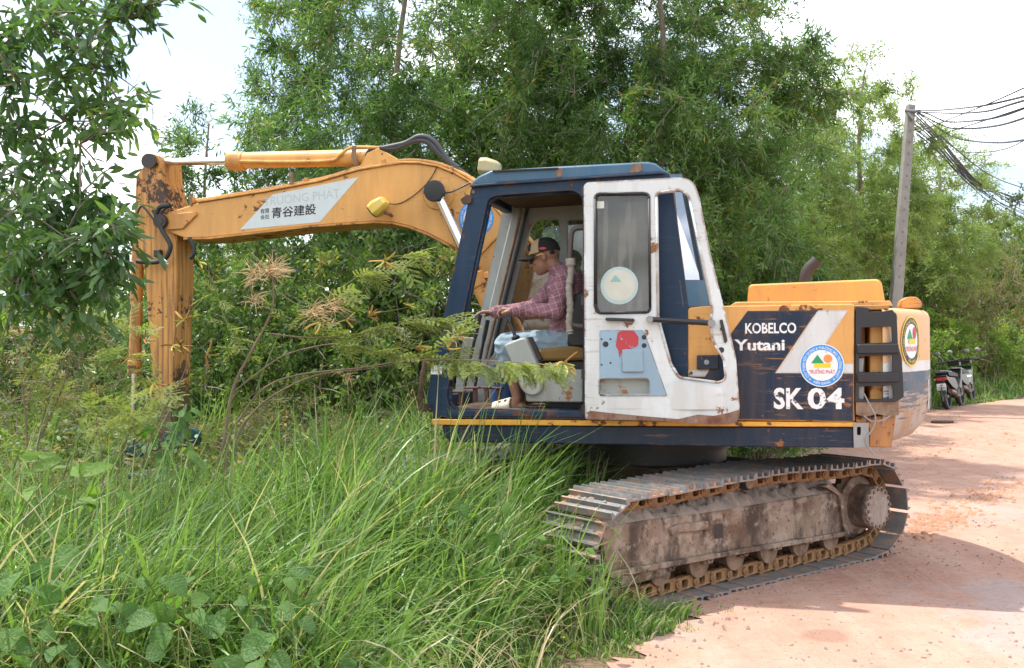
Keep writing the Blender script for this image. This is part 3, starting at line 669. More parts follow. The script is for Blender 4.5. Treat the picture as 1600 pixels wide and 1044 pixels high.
for i in range(len(prof) - 1):
    for k in range(n - 1): F.append((i * n + k, i * n + k + 1, (i + 1) * n + k + 1, (i + 1) * n + k))
    F.append((i * n + n - 1, i * n, (i + 1) * n, (i + 1) * n + n - 1))
F.append(tuple(range(n))); F.append(tuple((len(prof) - 1) * n + k for k in range(n)))
mb = MB(); mb.v, mb.f = V, F
def cw_mat():
    m = NM('counterweight_paint_bands'); c = m.coord(); sx = m.n('ShaderNodeSeparateXYZ'); m.l(c, sx.inputs[0]); z = sx.outputs[2]
    za, zb_ = Z_(566, 1420), Z_(583, 1420); wob = m.math('MULTIPLY', m.math('SUBTRACT', m.noise(c, 5, 4), .5), .012); zz = m.math('ADD', z, wob)
    a = m.noise(c, 2, 5); yel = m.mix(a, sub((.66, .38, .15), .85), sub((.68, .40, .18), 1.1))
    navy = m.mix(a, (.035, .075, .115), (.06, .115, .16))
    k = m.mix(m.math('GREATER_THAN', zz, zb_), navy, (.62, .63, .61)); k = m.mix(m.math('GREATER_THAN', zz, za), k, yel)
    # bare scraped metal low down where the tail drags along banks
    sc = m.noise(m.coord(scale=(1.2, 1.2, 16)), 2.6, 7, .65); low = m.n('ShaderNodeMapRange'); m.l(z, low.inputs[0]); low.inputs[1].default_value = zb_ + .02; low.inputs[2].default_value = zc0 + .1; low.inputs[3].default_value = 0.0; low.inputs[4].default_value = .34
    sm = m.ramp(m.math('ADD', sc, low.outputs[0]), [(.64, 0.0), (.70, 1.0)])
    k = m.mix(m.math('MULTIPLY', sm, .88), k, m.mix(m.ramp(m.noise(c, 9, 6), [(.4, 0.0), (.6, 1.0)]), (.42, .40, .37), (.42, .24, .12)))
    s2 = m.ramp(m.noise(m.coord(scale=(.9, .9, 26), loc=(2, 2, 5)), 2.4, 5, .6), [(.66, 0.0), (.69, 1.0)]); k = m.mix(m.math('MULTIPLY', s2, .8), k, (.22, .09, .035))
    ch = m.ramp(m.noise(c, 13, 8, .66), [(.64, 0.0), (.67, 1.0)]); k = m.mix(ch, k, (.16, .08, .04))
    dirt = m.noise(c, 4, 6, .6); k = m.mix(m.math('MULTIPLY', m.ramp(dirt, [(.4, 0.0), (.75, 1.0)]), .35), k, (.36, .26, .18))
    m.bsdf(k, .55, 0, m.bump(sc, .2, .006)); return m.m
cw = up('counterweight', mb, cw_mat(), .006, 50)
cwlen = [0]
for a, b in zip(CW[:-1], CW[1:]): cwlen.append(cwlen[-1] + math.hypot(b[0] - a[0], b[1] - a[1]))
def cw_at(s, z, off):
    i = max(0, min(len(CW) - 2, int(np.searchsorted(cwlen, s, 'right') - 1))); t = (s - cwlen[i]) / (cwlen[i + 1] - cwlen[i])
    a, b = Vector(CW[i]), Vector(CW[i + 1]); p = a.lerp(b, t); d = (b - a).normalized(); return (p.x + d.y * off, p.y - d.x * off, z)
def proj_px(p):
    q = M_UP @ Vector(p) + SWING; v = np.array(q) - CAMP; f = v[1] * math.cos(PITCH) + v[2] * math.sin(PITCH); u_ = -v[1] * math.sin(PITCH) + v[2] * math.cos(PITCH)
    return 800 + FPX * v[0] / f, 522 - FPX * u_ / f
s_c = min(np.linspace(0, 1, 400), key=lambda s: abs(proj_px(cw_at(s, 1.5, 0))[0] - 1423)); z_c = min(np.linspace(1, 2, 400), key=lambda z: abs(proj_px(cw_at(s_c, z, 0))[1] - 533))
plate = MB(); pv = [cw_at(s_c + .152 * math.cos(2 * math.pi * k / 40), z_c + .152 * math.sin(2 * math.pi * k / 40), .003) for k in range(40)]
plate.v = pv + [cw_at(s_c, z_c, .003)]; plate.f = [(k, (k + 1) % 40, 40) for k in range(40)]
# rings that follow the curved corner are cut fine enough to bend with it
cb_ = up('round_badge', plate, M_DNAVY, 0, 60)
def fine_disc(r, r0=0.0, n=40, m=6):
    V = [(q * math.cos(2 * math.pi * k / n), q * math.sin(2 * math.pi * k / n)) for q in np.linspace(max(r0, .001), r, m) for k in range(n)]
    return np.array(V), [(i * n + k, i * n + (k + 1) % n, (i + 1) * n + (k + 1) % n, (i + 1) * n + k) for i in range(m - 1) for k in range(n)]
def put(name, VF, mat, lift): sheet(name, [cw_at(s_c + u * .152, z_c + v * .152, .004 + lift) for u, v in VF[0]], VF[1], mat, cb_)
put('badge_ring', fine_disc(1, .7), M_DNAVY, .001); put('badge_rim', fine_disc(1.05, .98, 40, 2), M_DYEL, .002); put('badge_face', fine_disc(.72), M_DWHITE, .002)
put('badge_ring_lettering', ring_text('CTY TNHH XÂY DỰNG & THƯƠNG MẠI TRƯỜNG PHÁT', .78, .13, R(222), R(-42)), M_DYEL, .004)
put('badge_ring_lettering', ring_text('KIÊN GIANG', .92, .13, R(244), R(296), True), M_DYEL, .004)
gx = lambda x0, x1, n=8: np.linspace(x0, x1, n)
put('badge_triangle', (np.array([(-.50, .10), (-.35, .10), (-.2, .10), (-.05, .10), (.10, .10), (-.05, .31), (-.2, .52), (-.35, .31)]), [(0, 1, 7), (1, 2, 7), (2, 6, 7), (2, 5, 6), (2, 3, 5), (3, 4, 5)]), M_DGRN, .004)
fd = fine_disc(.2, 0, 24, 3); put('badge_sun', (fd[0] * np.array([1, 1.25]) + np.array([.32, .34]), fd[1]), M_DRED, .005)
put('badge_bar', (np.array([(x, y) for x in gx(-.36, .40) for y in (-.10, .09)]), [(2 * i, 2 * i + 2, 2 * i + 3, 2 * i + 1) for i in range(7)]), M_DYEL, .006)
V, F = text_geo('TRƯỜNG PHÁT', .012); put('badge_name', (fit(V, -.62, -.42, .62, -.16), F), M_DRED, .005)
for j, (dx, za, zb_) in enumerate(((1450.5, 596, 646), (1453.5, 597, 648), (1457, 604, 646))):
    s_ = min(np.linspace(.2, 1, 500), key=lambda s: abs(proj_px(cw_at(s, 1.3, 0))[0] - dx)); za, zb_ = Z_(za, 1450, -.9), Z_(zb_, 1450, -.9); wd = (.012, .01, .03)[j]
    sheet('tail_lettering', [cw_at(s_ + a * wd * 1.6, z, .003) for a in (-1, 0, 1) for z in (zb_, za)], [(0, 2, 3, 1), (2, 4, 5, 3)], M_LET, cw)
lug = U3(1420, 474, -.6); up('lifting_lug', MB().prism(round_poly(UL([(1404, 482), (1406, 470), (1416, 464), (1432, 464), (1440, 472), (1440, 482)], -.6), .02), -.62, -.50), M_YELW, .006)

# ---------------------------------------------------------------- service bay between house and counterweight
xa, xb = U(1337, 560)[0], CWA + .03
up('bay_back', MB().box(((xa + xb) / 2, -.82, (zt + zb) / 2 - .05), (xb - xa + .02, .04, zt - zb + .1)), M_DARK)
up('bay_top', MB().box(((xa + xb) / 2, .0, zt - .02), (xb - xa + .02, 2.34, .03)), M_YELW, .005)
up('bay_floor', MB().prism(UL([(1337, 650), (1400, 650), (1393, 699), (1358, 699), (1358, 668), (1337, 664)], -1.15), -1.16, -.85), paint('muddy_orange_paint', (.40, .19, .07), rust=1.0, dirt=.9, dirtcol=(.20, .12, .08), seed=31), .006)
up('bay_post', MB().prism(UL([(1359, 484), (1384, 484), (1384, 650), (1359, 650)], -1.12), -1.12, -.85), M_YEL, .008)
up('bay_post', MB().prism(UL([(1344, 500), (1352, 500), (1352, 650), (1344, 650)], -1.0), -1.0, -.9), M_YELW, .004)
lad = UL([(1337, 479), (1357, 481), (1358, 487), (1378, 487), (1394, 484), (1401, 492), (1403, 539), (1409, 560), (1411, 596), (1412, 620), (1404, 626), (1398, 628), (1336, 628)])
hl = [round_poly(UL(h), .01, 2) for h in ([(1346, 512), (1393, 510), (1394, 535), (1346, 537)], [(1342, 557), (1394, 555), (1395, 581), (1342, 582)], [(1342, 604), (1395, 602), (1396, 623), (1342, 624)])]
gr = up('torn_black_guard', MB().prism(lad, -1.206, -1.178, hl), M_BLKM, .006)
for a, b, c, d in ((1380, 512, 1391, 536), (1384, 556, 1393, 581), (1386, 603, 1394, 626), (1342, 560, 1346, 581), (1342, 604, 1347, 625)):
    ob('bare_bracket', MB().prism(UL([(a, b), (a + 8, b), (c + 2, d), (c - 6, d)], -1.17), -1.175, -1.165), M_GREYM, gr)
for py in (546, 591): ob('guard_rung', MB().prism(round_poly(UL([(1339, py - 8), (1404, py - 9), (1405, py + 6), (1339, py + 7)], -1.22), .012), -1.228, -1.2), M_BLKM, gr, None, .006)
up('rusted_plate', MB().prism(UL([(1337, 628), (1404, 626), (1405, 648), (1390, 652), (1370, 647), (1352, 652), (1337, 648)], -1.19), -1.20, -1.185), M_RUST, .004)
up('end_bracket', MB().prism(UL([(1333, 661), (1357, 661), (1358, 699), (1334, 700)], -1.235), -1.24, -1.225, [round_poly(UL([(1339, 667), (1345, 667), (1345, 680), (1339, 680)], -1.235), .008)]), M_GREYM, .002)
up('loose_wire', MB().tube(spline([U3(1350, 615, -1.22), U3(1360, 635, -1.24), U3(1368, 652, -1.25), U3(1364, 670, -1.25), U3(1353, 686, -1.25), U3(1358, 700, -1.25), U3(1366, 709, -1.25)], 6), .0045, 6), M_GREYM)
up('loose_wire', MB().tube(spline([U3(1350, 650, -1.22), U3(1362, 658, -1.24), U3(1378, 657, -1.24), U3(1391, 650, -1.21)], 6), .005, 6), M_GREYM)
# ---------------------------------------------------------------- cab
YL, YR = -1.20, -.27
ol = UL([(737, 290), (780, 286.5), (1034, 269), (1046, 271), (1052, 300), (1068, 420), (1076, 480), (1076, 657), (695, 653), (676, 645), (667, 630), (669, 606)], YL)
op = round_poly(UL([(762, 311), (775, 305), (895, 297), (909, 305), (911, 330), (911, 642), (712, 642), (700, 634), (698, 612)], YL), .03, 4)
wn_ = round_poly(UL([(926, 303), (1016, 300), (1032, 470), (926, 478)], YL), .03, 3)
cab = up('cab', MB().prism(round_poly(ol, .03, 3), YL, YL + .055, [op, wn_]), M_CABB, .006)
# opening flange (inner rim)
def rim(path, y0, y1, w, name, mat, par, closed=False):
    P_ = path + ([path[0]] if closed else []); mb = MB()
    for (a, b), (c, d) in zip(P_[:-1], P_[1:]):
        mb.add([(a, y0, b), (c, y0, d), (c, y1, d), (a, y1, b)], [(0, 1, 2, 3)])
    o = ob(name, mb, mat, par); s = o.modifiers.new('thick', 'SOLIDIFY'); s.thickness = w; s.offset = 0; return o
rim(op, YL + .05, YL + .10, .018, 'opening_rim', M_CABB, cab, True)
ob('corner_pillar_bolt', MB().cyl(U3(740, 300, YL), U3(740, 300, YL - .01), .012, n=8), M_RUST, cab)
ob('sticker', MB().prism(UL([(674, 571), (691, 571), (690, 585), (673, 585)], YL - .003), YL - .0035, YL), M_DWHITE, cab)
ob('sill_plate', MB().prism(UL([(700, 641), (911, 643), (911, 652), (700, 650)], YL - .01), YL - .012, YL + .1), M_CABB, cab, None, .004)
ob('side_glass', MB().prism(wn_, YL + .02, YL + .026), M_GLASS, cab)
# rear corner: slanted quarter panel with its own window
def quad3(name, pts, mat, par, th=.012):
    mb = MB().add(pts, [tuple(range(len(pts)))]); o = ob(name, mb, mat, par, None, 0, 0); s = o.modifiers.new('thick', 'SOLIDIFY'); s.thickness = th; s.offset = 0; return o
ya, yb = YL + .01, -1.02
C0, C1, C2, C3 = U3(1036, 272, ya), U3(1066, 272, yb), U3(1108, 480, yb), U3(1064, 480, ya)
def bl(u, v):
    a = Vector(C0).lerp(Vector(C1), u); b = Vector(C3).lerp(Vector(C2), u); return a.lerp(b, v)
qo = [bl(*p) for p in ((0, 0), (1, 0), (1, 1), (0, 1))]
frm = [((0, 0), (1, 0), (1, .10), (0, .10)), ((0, .10), (.10, .10), (.10, .80), (0, .80)), ((.90, .10), (1, .10), (1, .80), (.90, .80)), ((0, .80), (1, .80), (1, 1), (0, 1))]
mb = MB()
for f in frm: mb.add([bl(*p) for p in f], [(0, 1, 2, 3)])
qp = ob('quarter_panel', mb, M_ROOF, cab, None, 0, 0); s = qp.modifiers.new('thick', 'SOLIDIFY'); s.thickness = .02
quad3('quarter_glass', [bl(*p) for p in ((.1, .1), (.9, .1), (.9, .8), (.1, .8))], M_GLASSR, cab, .006)
quad3('quarter_skirt', [bl(0, 1), bl(1, 1), U3(1108, 560, yb), U3(1064, 560, ya)], M_CABB, cab)
# right wall, seen through the open doorway
def R_(pts): return [U(a, b, YR) for a, b in pts]
olr = [(x, z) for x, z in ol]
hr1 = round_poly(R_([(829, 352), (838, 343), (872, 342), (874, 350), (874, 556), (778, 556)]), .03, 3)
hr2 = round_poly(R_([(886, 344), (990, 340), (1004, 540), (886, 552)]), .03, 3)
ob('right_wall', MB().prism(round_poly(olr, .03, 3), YR, YR + .05, [hr1, hr2]), M_GREYI, cab, None, .006)
ob('right_glass', MB().prism(hr1, YR + .02, YR + .026), glass('clear_side_glass', (.86, .88, .86), .05, refl=.03), cab)
ob('right_glass', MB().prism(hr2, YR + .02, YR + .026), M_GLASS, cab)
# right front pillar: thick grey channel with a weather strip
a, b = U(827, 318, YR), U(768, 560, YR); a2, b2 = U(806, 318, YR), U(738, 600, YR)
pl = ob('front_pillar', MB().prism([a2, a, b, b2], YR - .05, YR + .0), M_GREYI, cab, None, .01)
ob('weather_strip', MB().tube([(a[0] - .035, YR - .055, a[1]), (b[0] - .035, YR - .055, b[1])], .012, 8), M_RUST, pl)
ob('weather_strip', MB().tube([(a[0] + .006, YR - .052, a[1]), (b[0] + .006, YR - .052, b[1])], .014, 8), M_BLK, pl)
# roof with rain gutter
rf = UL([(735, 291), (738, 283), (748, 275), (767, 266), (870, 260), (1012, 252.5), (1024, 255), (1047, 272), (1034, 270.5), (780, 287)], YL - .012)
roof = ob('roof', MB().prism(rf, YL - .012, YR + .06), M_ROOF, cab, None, .016)
gt = UL([(735, 289), (780, 285), (1036, 268), (1036, 271.5), (780, 288.5), (735, 292.5)], YL - .03); ob('gutter', MB().prism(gt, YL - .034, YL - .004), M_CABB, roof, None, .003)
ob('roof_seal', MB().prism(UL([(770, 266.6), (872, 262), (873, 264), (770, 269)], YL - .02), YL - .03, YL + .1), M_BLK, roof)
ob('rust_patch', MB().prism(UL([(984, 265), (990, 256), (1003, 255), (1004, 266), (995, 270), (983, 270)], YL - .014), YL - .0165, YL - .008), M_RUST, roof)
ob('rust_patch', MB().prism(UL([(868, 264), (880, 263), (878, 276), (870, 277)], YL - .014), YL - .0160, YL - .008), M_RUST, roof)
xr = U(1040, 300, YL)[0]
ob('headlining', MB().prism(UL([(760, 294), (1030, 275), (1030, 281), (760, 300)], YL), YL + .06, YR), M_RUSTD, cab)
# back wall with window, front lower wall, floor
zr0, zr1 = Z_(655), U(1040, 285, YL)[1]; xw0, xw1 = U(1040, 290, YL)[0] + .02, U(1068, 480, YL)[0] + .04
mb = MB(); bw = [(YL + .06, zr0), (YR, zr0), (YR, zr1), (YL + .06, zr1)]; bh = [(YL + .16, 1.75), (YR - .12, 1.75), (YR - .12, zr1 - .18), (YL + .16, zr1 - .18)]
tmp = MB().prism(bw, 0, .03, [bh]); mb.v = [(xw0 + (xw1 - xw0) * (zr1 - z) / (zr1 - 1.8) if z > 1.8 else xw1, 0, 0) for x, y, z in tmp.v]; mb.v = [(mb.v[i][0] + tmp.v[i][1], tmp.v[i][0], tmp.v[i][2]) for i in range(len(tmp.v))]; mb.f = tmp.f
ob('back_wall', mb, M_GREYI, cab)
quad3('back_glass', [(xw0 + .05, YL + .16, 1.75), (xw0 + .05, YR - .12, 1.75), (xw0 + .01, YR - .12, zr1 - .18), (xw0 + .01, YL + .16, zr1 - .18)], M_GLASS, cab, .006)
fx = U(668, 630, YL)[0]
ob('front_sill', MB().box((fx + .05, (YL + YR) / 2, 1.14), (.06, YR - YL - .1, .16)), M_CABB, cab, None, .01)
ob('front_header', MB().box((U(742, 296, YL)[0] + .02, (YL + YR) / 2, U(742, 296, YL)[1] - .02), (.06, YR - YL - .08, .07)), M_CABB, cab, None, .01)
ob('cab_floor', MB().box(((fx + .3) / 2 + .0, (YL + YR) / 2, Z_(648)), (.30 - fx, YR - YL - .06, .02)), M_RUSTD, cab)
ob('right_lower_panel', MB().prism(R_([(724, 528), (778, 526), (900, 548), (900, 628), (712, 628)]), YR - .055, YR - .045), M_GREYI, cab, None, .004)
# front mirror bracket
up('mirror_arm', MB().tube(spline([U3(667, 640, -1.23), U3(657, 632, -1.26), U3(660, 590, -1.27), U3(668, 552, -1.26)], 5), .018, 8).box(U3(662, 636, -1.25), (.07, .03, .05)), M_RUSTD)
up('grab_tab', MB().prism(round_poly(UL([(720, 312), (731, 304), (738, 308), (736, 318), (724, 320)], -1.21), .01), -1.225, -1.20), M_RUSTD)

# ---------------------------------------------------------------- interior
seat = up('seat', MB().prism(round_poly(UL([(846, 552), (852, 545), (905, 540), (925, 545), (925, 562), (850, 563)], -.75), .03), -.98, -.50), flat('worn_ochre_seat_cover', (.20, .115, .03), .8), .02)
ob('backrest', MB().prism(round_poly(UL([(893, 545), (897, 490), (905, 462), (920, 455), (940, 458), (930, 545)], -.75), .05), -.97, -.51), M_BLK, seat, None, .03)
ob('seat_base', MB().prism(UL([(850, 564), (922, 562), (922, 640), (860, 640)], -.75), -.92, -.56), M_DARK, seat, None, .01)
con = up('console_base', MB().prism(round_poly(UL([(818, 576), (911, 578), (911, 629), (822, 628)], -1.08), .015), -1.08, -.93), M_GREYI, .008)
arm_ = up('control_box', MB().prism(round_poly(UL([(787, 539), (821, 526), (849, 590), (850, 606), (842, 616), (831, 619), (820, 614), (813, 604), (808, 585)], -1.10), .03, 4), -1.125, -1.02), M_GREYI, .012)
ob('control_box_edge', MB().prism(round_poly(UL([(820, 528), (828, 526), (846, 562), (838, 566)], -1.05), .008), -1.03, -.96), M_DARK, arm_, None, .006)
for px, py, r in ((830, 598, .016), (840, 594, .009), (820, 603, .009)): ob('bolt', MB().cyl(U3(px, py, -1.125), U3(px, py, -1.133), r, n=12), M_GREYM, arm_)
lv = up('control_lever', MB().tube(spline([U3(806, 529, -1.06), U3(803, 520, -1.05), U3(797, 505, -1.03), U3(795, 494, -1.02)], 5), [.03, .03, .028] + [.012] * 8 + [.018] * 5, 10), M_BLKM)
lv2 = up('travel_lever', MB().tube(spline([U3(726, 604, -.72), U3(735, 560, -.72), U3(745, 515, -.72), U3(750, 492, -.72)], 5), [.012] * 9 + [.017] * 7, 10), M_BLKM)
up('travel_lever', MB().tube(spline([U3(742, 604, -.60), U3(750, 560, -.60), U3(758, 520, -.60), U3(762, 500, -.60)], 5), [.012] * 9 + [.017] * 7, 10), M_BLKM)
for k, (px, py) in enumerate(((722, 611), (737, 606), (748, 607), (761, 609))):
    x, z = U(px, py, -.9); up('pedal', MB().box((x, -1.0 + k * .12, z), (.10, .075, .014), None).box((x + .02, -1.0 + k * .12, z - .05), (.03, .03, .09)), plain('maroon_pedal', (.11, .045, .04), .6, 0, .3), .004)
up('grab_rail', MB().tube(spline([U3(912, 356, -1.16), U3(900, 357, -1.16), U3(893, 366, -1.16), U3(891, 400, -1.16), U3(890, 440, -1.16), U3(890, 490, -1.16), U3(893, 506, -1.16), U3(911, 511, -1.16)], 6), .018, 10), plain('brown_rail', (.07, .05, .045), .5))
pw = spline([U3(891, 404, -1.165), U3(892, 425, -1.165), U3(889, 450, -1.165), U3(891, 480, -1.165), U3(889, 505, -1.165), U3(891, 522, -1.165)], 9)
up('cloth_wrap', MB().tube(pw, [.020 + .012 * abs(mnoise.noise(Vector((i * .7, 3, 1)))) + (.012 if i < 6 else 0) for i in range(len(pw))], 10), plain('grey_rag', (.30, .27, .23), .9, 0, .5, 40, 1.0))

# ---------------------------------------------------------------- cab door, swung right back
YD = -1.36
do = UL([(912, 290), (917, 285), (1060, 277), (1075, 279), (1086, 288), (1092, 305), (1110, 396), (1133, 489), (1141, 520), (1150, 560), (1156, 640), (1154, 655), (1146, 663), (1108, 663.5), (1040, 658), (914, 655)], YD)
h1 = round_poly(UL([(930, 303), (1014, 302), (1016, 488), (935, 489.5), (930, 480)], YD), .03, 4)
h2 = round_poly(UL([(1025.5, 301), (1063, 296), (1076, 306), (1113, 484), (1110, 505), (1114, 533), (1131, 562), (1134, 592), (1124, 598), (1061, 590), (1048, 569), (1028, 497)], YD), .022, 4)
h3 = round_poly(UL([(936, 592), (1014, 592), (1015, 616), (936, 616)], YD), .02, 3)
door = up('cab_door', MB().prism(round_poly(do, .022, 4), YD, YD + .055, [h1, h2, h3]), M_WHITE, .007)
rim(h1, YD - .006, YD + .02, .016, 'window_rubber', M_BLK, door, True)
rim(h2, YD - .004, YD + .05, .014, 'opening_flange', M_WHITE, door, True)
ob('door_glass', MB().prism(h1, YD + .022, YD + .028), glass('scratched_door_glass', (.52, .55, .53), .20, (.40, .38, .33), .05), door)
bp = round_poly(UL([(937, 516), (1006, 516), (1043, 619), (937, 619)], YD - .004), .01, 2)
pan = ob('inner_panel', MB().prism(bp, YD - .005, YD + .004, [round_poly(UL([(935.5, 591.5), (1014.5, 591.5), (1015.5, 616.5), (935.5, 616.5)], YD - .004), .02, 3)]), M_LBLUE, door)
ob('pocket_back', MB().prism(UL([(932, 589), (1020, 589), (1020, 620), (932, 620)], YD + .05), YD + .05, YD + .058), M_GREYI, door)
ob('raised_pad', MB().prism(round_poly(UL([(972, 546), (1005, 546), (1006, 582), (972, 582)], YD), .014, 4), YD - .016, YD - .003), M_LBLUE, door, None, .006)
red = UL([(965, 520), (972, 516.5), (990, 516.5), (998, 527), (997, 540), (985, 546), (978, 545), (971, 551), (968, 560), (966.5, 548), (962, 541)], YD - .007)
ob('red_paint_splash', MB().prism(round_poly(red, .01, 3), YD - .0068, YD - .0048), flat('red_splash', (.42, .04, .05), .6, .2, (.27, .3, .35)), door)
for px, py, r in ((946.5, 538, .018), (1006.5, 527, .015), (1006.5, 540, .015), (940, 570, .006), (954, 530, .006), (940, 530, .006), (954, 567, .006)): ob('hole', MB().cyl(U3(px, py, YD - .0055), U3(px, py, YD - .0075), r, n=14), M_BLK, door)
rb = UL([(946, 496), (991, 498), (991, 503), (946, 501)], YD - .03); ob('door_handle', MB().prism(round_poly(rb, .008), YD - .035, YD - .006), M_BLKM, door, None, .004)
st_ = ob('door_stay', MB().tube([U3(1015, 499, YD - .04), U3(1112, 505, YD - .04)], .017, 8), M_BLKM, door)
ob('stay_knob', MB().cyl(U3(1015, 499, YD - .06), U3(1015, 499, YD), .022, n=10).cyl(U3(1112, 505, YD - .065), U3(1112, 505, YD), .024, n=10), M_GREYM, st_)
lt_ = ob('latch_slot', MB().prism(round_poly(UL([(1124, 500), (1129, 499), (1137, 533), (1132, 537)], YD - .01), .01), YD - .010, YD + .01), M_DARK, door); ob('latch_bolt', MB().cyl(U3(1128, 514, YD - .01), U3(1128, 514, YD - .02), .012, n=8).cyl(U3(1127, 547, YD), U3(1127, 547, YD - .003), .018, n=12), M_BLK, lt_)
tq = UL([(916, 655.5), (922, 642), (950, 645), (1000, 650), (1060, 655), (1090, 648), (1115, 650), (1140, 645), (1155.5, 640), (1154, 654), (1146, 662.5), (1108, 663.0), (1040, 657.6)], YD - .004)
ob('rusted_bottom_edge', MB().prism(tq, YD - .006, YD + .02), rusty('flaking_red_rust', (.12, .05, .035), (.25, .13, .08), (.30, .26, .22), .85, 16, .7), door)
mb = MB()
mb.add([U3(1040, 600, YD - .001), U3(1075, 596, YD - .035), U3(1110, 603, YD - .030), U3(1128, 606, YD - .001), U3(1135, 640, YD - .001), U3(1090, 640, YD - .02), U3(1050, 640, YD - .001)], [(0, 1, 6), (1, 5, 6), (1, 2, 5), (2, 4, 5), (2, 3, 4)]); ob('dented_skin', mb, M_WHITE, door, None, 0, 80)
for py in (300, 470, 585, 640): ob('hinge', MB().cyl(U3(912, py - 7, YD + .03), U3(912, py + 7, YD + .03), .016, n=10), M_BLKM, door)
sd = U3(967, 446, YD); RD = (U(997, 446, YD)[0] - U(938, 446, YD)[0]) / 2
def dd(name, VF, mat, l): sheet(name, [(sd[0] + u * RD, YD + .021 - l, sd[2] + v * RD) for u, v in VF[0]], VF[1], mat, door)
dd('faded_round_sticker', disc2(0, 0, 1, 40), flat('faded_sticker_ring', (.38, .50, .50), .6), .0); dd('faded_round_sticker', disc2(0, 0, .83, 40), flat('faded_sticker_face', (.52, .53, .46), .6), .001)
dd('faded_triangle', (np.array([(-.48, .20), (.12, .20), (-.2, .58)]), [(0, 1, 2)]), flat('faded_green', (.22, .42, .36), .6), .002)
sheet('small_sticker', [U3(a, b, YD + .02) for a, b in ((929, 315), (944, 314.5), (944, 325.5), (929, 326))], [(0, 1, 2, 3)], flat('paper_sticker', (.62, .66, .58), .6), door)

# ---------------------------------------------------------------- lamps
def worklamp(name, c, ang, mat, lens_mat):
    M = Matrix.Translation(c) @ Matrix.Rotation(ang, 4, 'Y')
    hs = MB(); sec = lambda x, a, b: [M @ Vector((x, sy * a, sz * b)) for sy, sz in ((-1, -.6), (-.6, -1), (.6, -1), (1, -.6), (1, .6), (.6, 1), (-.6, 1), (-1, .6))]
    vs = sec(-.07, .075, .055) + sec(-.02, .080, .060) + sec(.05, .065, .045) + sec(.07, .04, .03)
    fs = [tuple(range(8)), tuple(range(31, 23, -1))] + [(i * 8 + k, i * 8 + (k + 1) % 8, (i + 1) * 8 + (k + 1) % 8, (i + 1) * 8 + k) for i in range(3) for k in range(8)]
    o = up(name, hs.add(vs, fs), mat, .006)
    ob('lens', MB().add([p + M.to_3x3() @ Vector((-.006, 0, 0)) for p in sec(-.072, .066, .048)], [tuple(range(8))]), lens_mat, o)
    return o
wl = worklamp('work_lamp', U3(593, 322, -.20), R(-38), M_LAMP, M_DARK)
ob('lamp_bracket', MB().tube([U3(600, 332, -.16), U3(608, 334, -.16), U3(612, 337, -.10)], .014, 8), M_RUST, wl)
rl_ = worklamp('roof_lamp', U3(766, 262, -1.0), R(8), M_CREAM, M_DARK)
ob('lamp_bracket', MB().tube([U3(758, 276, -1.02), U3(757, 262, -1.06), U3(762, 256, -1.06), U3(768, 262, -1.05)], .010, 8), M_BLKM, rl_)
# ---------------------------------------------------------------- boom
YB0, YB1 = -.08, .26           # near and far web
btop = [(265, 331), (309, 317), (410, 301), (500, 284), (560, 266.5), (601, 259.5), (630, 255.5), (655, 256), (684, 261), (711, 272), (732, 284), (760, 311), (796, 352), (831, 392), (900, 475), (925, 520)]
bbot = [(918, 552), (890, 560), (860, 545), (800, 482), (750, 428), (712, 388), (689, 375), (668, 364.5), (641, 354), (614, 347.5), (587, 346), (539, 349), (480, 353.5), (410, 362), (327, 371.5), (288, 372), (262, 362), (250, 352), (249, 342), (256, 334)]
BO = UL(btop + bbot, YB0)
boom = up('boom', MB().prism(BO, YB0, YB1), M_YEL, .010)
def offs(pts, d):
    o = []
    for i, p in enumerate(pts):
        a, b = Vector(pts[max(i - 1, 0)]), Vector(pts[min(i + 1, len(pts) - 1)]); t = (b - a).normalized(); o.append((p[0] - t.y * d, p[1] + t.x * d))
    return o
T_ = UL(btop[1:], YB0); B_ = UL(bbot[2:16], YB0)
ob('top_plate', MB().prism(T_ + offs(T_, .016)[::-1], YB0 - .018, YB1 + .018), M_YEL, boom, None, .003)
ob('bottom_plate', MB().prism(B_ + offs(B_, .016)[::-1], YB0 - .018, YB1 + .018), M_YELW, boom, None, .003)
# reinforcing plate and pin at the tip
ob('tip_plate', MB().prism(UL([(262, 336), (308, 331), (309, 336), (287, 358), (262, 360), (252, 352), (252, 342)], YB0), YB0 - .022, YB0 - .001), M_YELW, boom, None, .005)
ob('tip_plate', MB().prism(UL([(262, 336), (308, 331), (309, 336), (287, 358), (262, 360), (252, 352), (252, 342)], YB0), YB1 + .001, YB1 + .022), M_YELW, boom, None, .005)
tp = U(256, 347, YB0); ob('tip_pin', MB().cyl((tp[0], YB0 - .07, tp[1]), (tp[0], YB1 + .07, tp[1]), .058, n=20).cyl((tp[0], YB0 - .075, tp[1]), (tp[0], YB0 - .05, tp[1]), .035, n=16), M_DARK, boom)
# hydraulic pipes on the crest
for j, (dy, dz) in enumerate(((.03, .030), (.09, .034), (.15, .034))):
    PT = [(p[0], YB0 + dy, p[1]) for p in offs(UL([(300, 319)] + btop[2:-2], YB0), dz)]
    ob('hydraulic_pipe', MB().tube(spline(PT, 4), .014, 8), M_YEL, boom)
for px, py in ((300, 312), (478, 282), (600, 253), (705, 264), (752, 296)):
    x, z = U(px, py, YB0); ob('pipe_clamp', MB().box((x, YB0 + .09, z - .005), (.03, .20, .05), None), M_YELW, boom, None, .004)
for k in range(2): ob('clamp_post', MB().box((U(299, 312, YB0)[0] + k * .9, YB0 + .0, U(299, 312, YB0)[1] + k * .14), (.022, .03, .10)), M_RUST, boom)
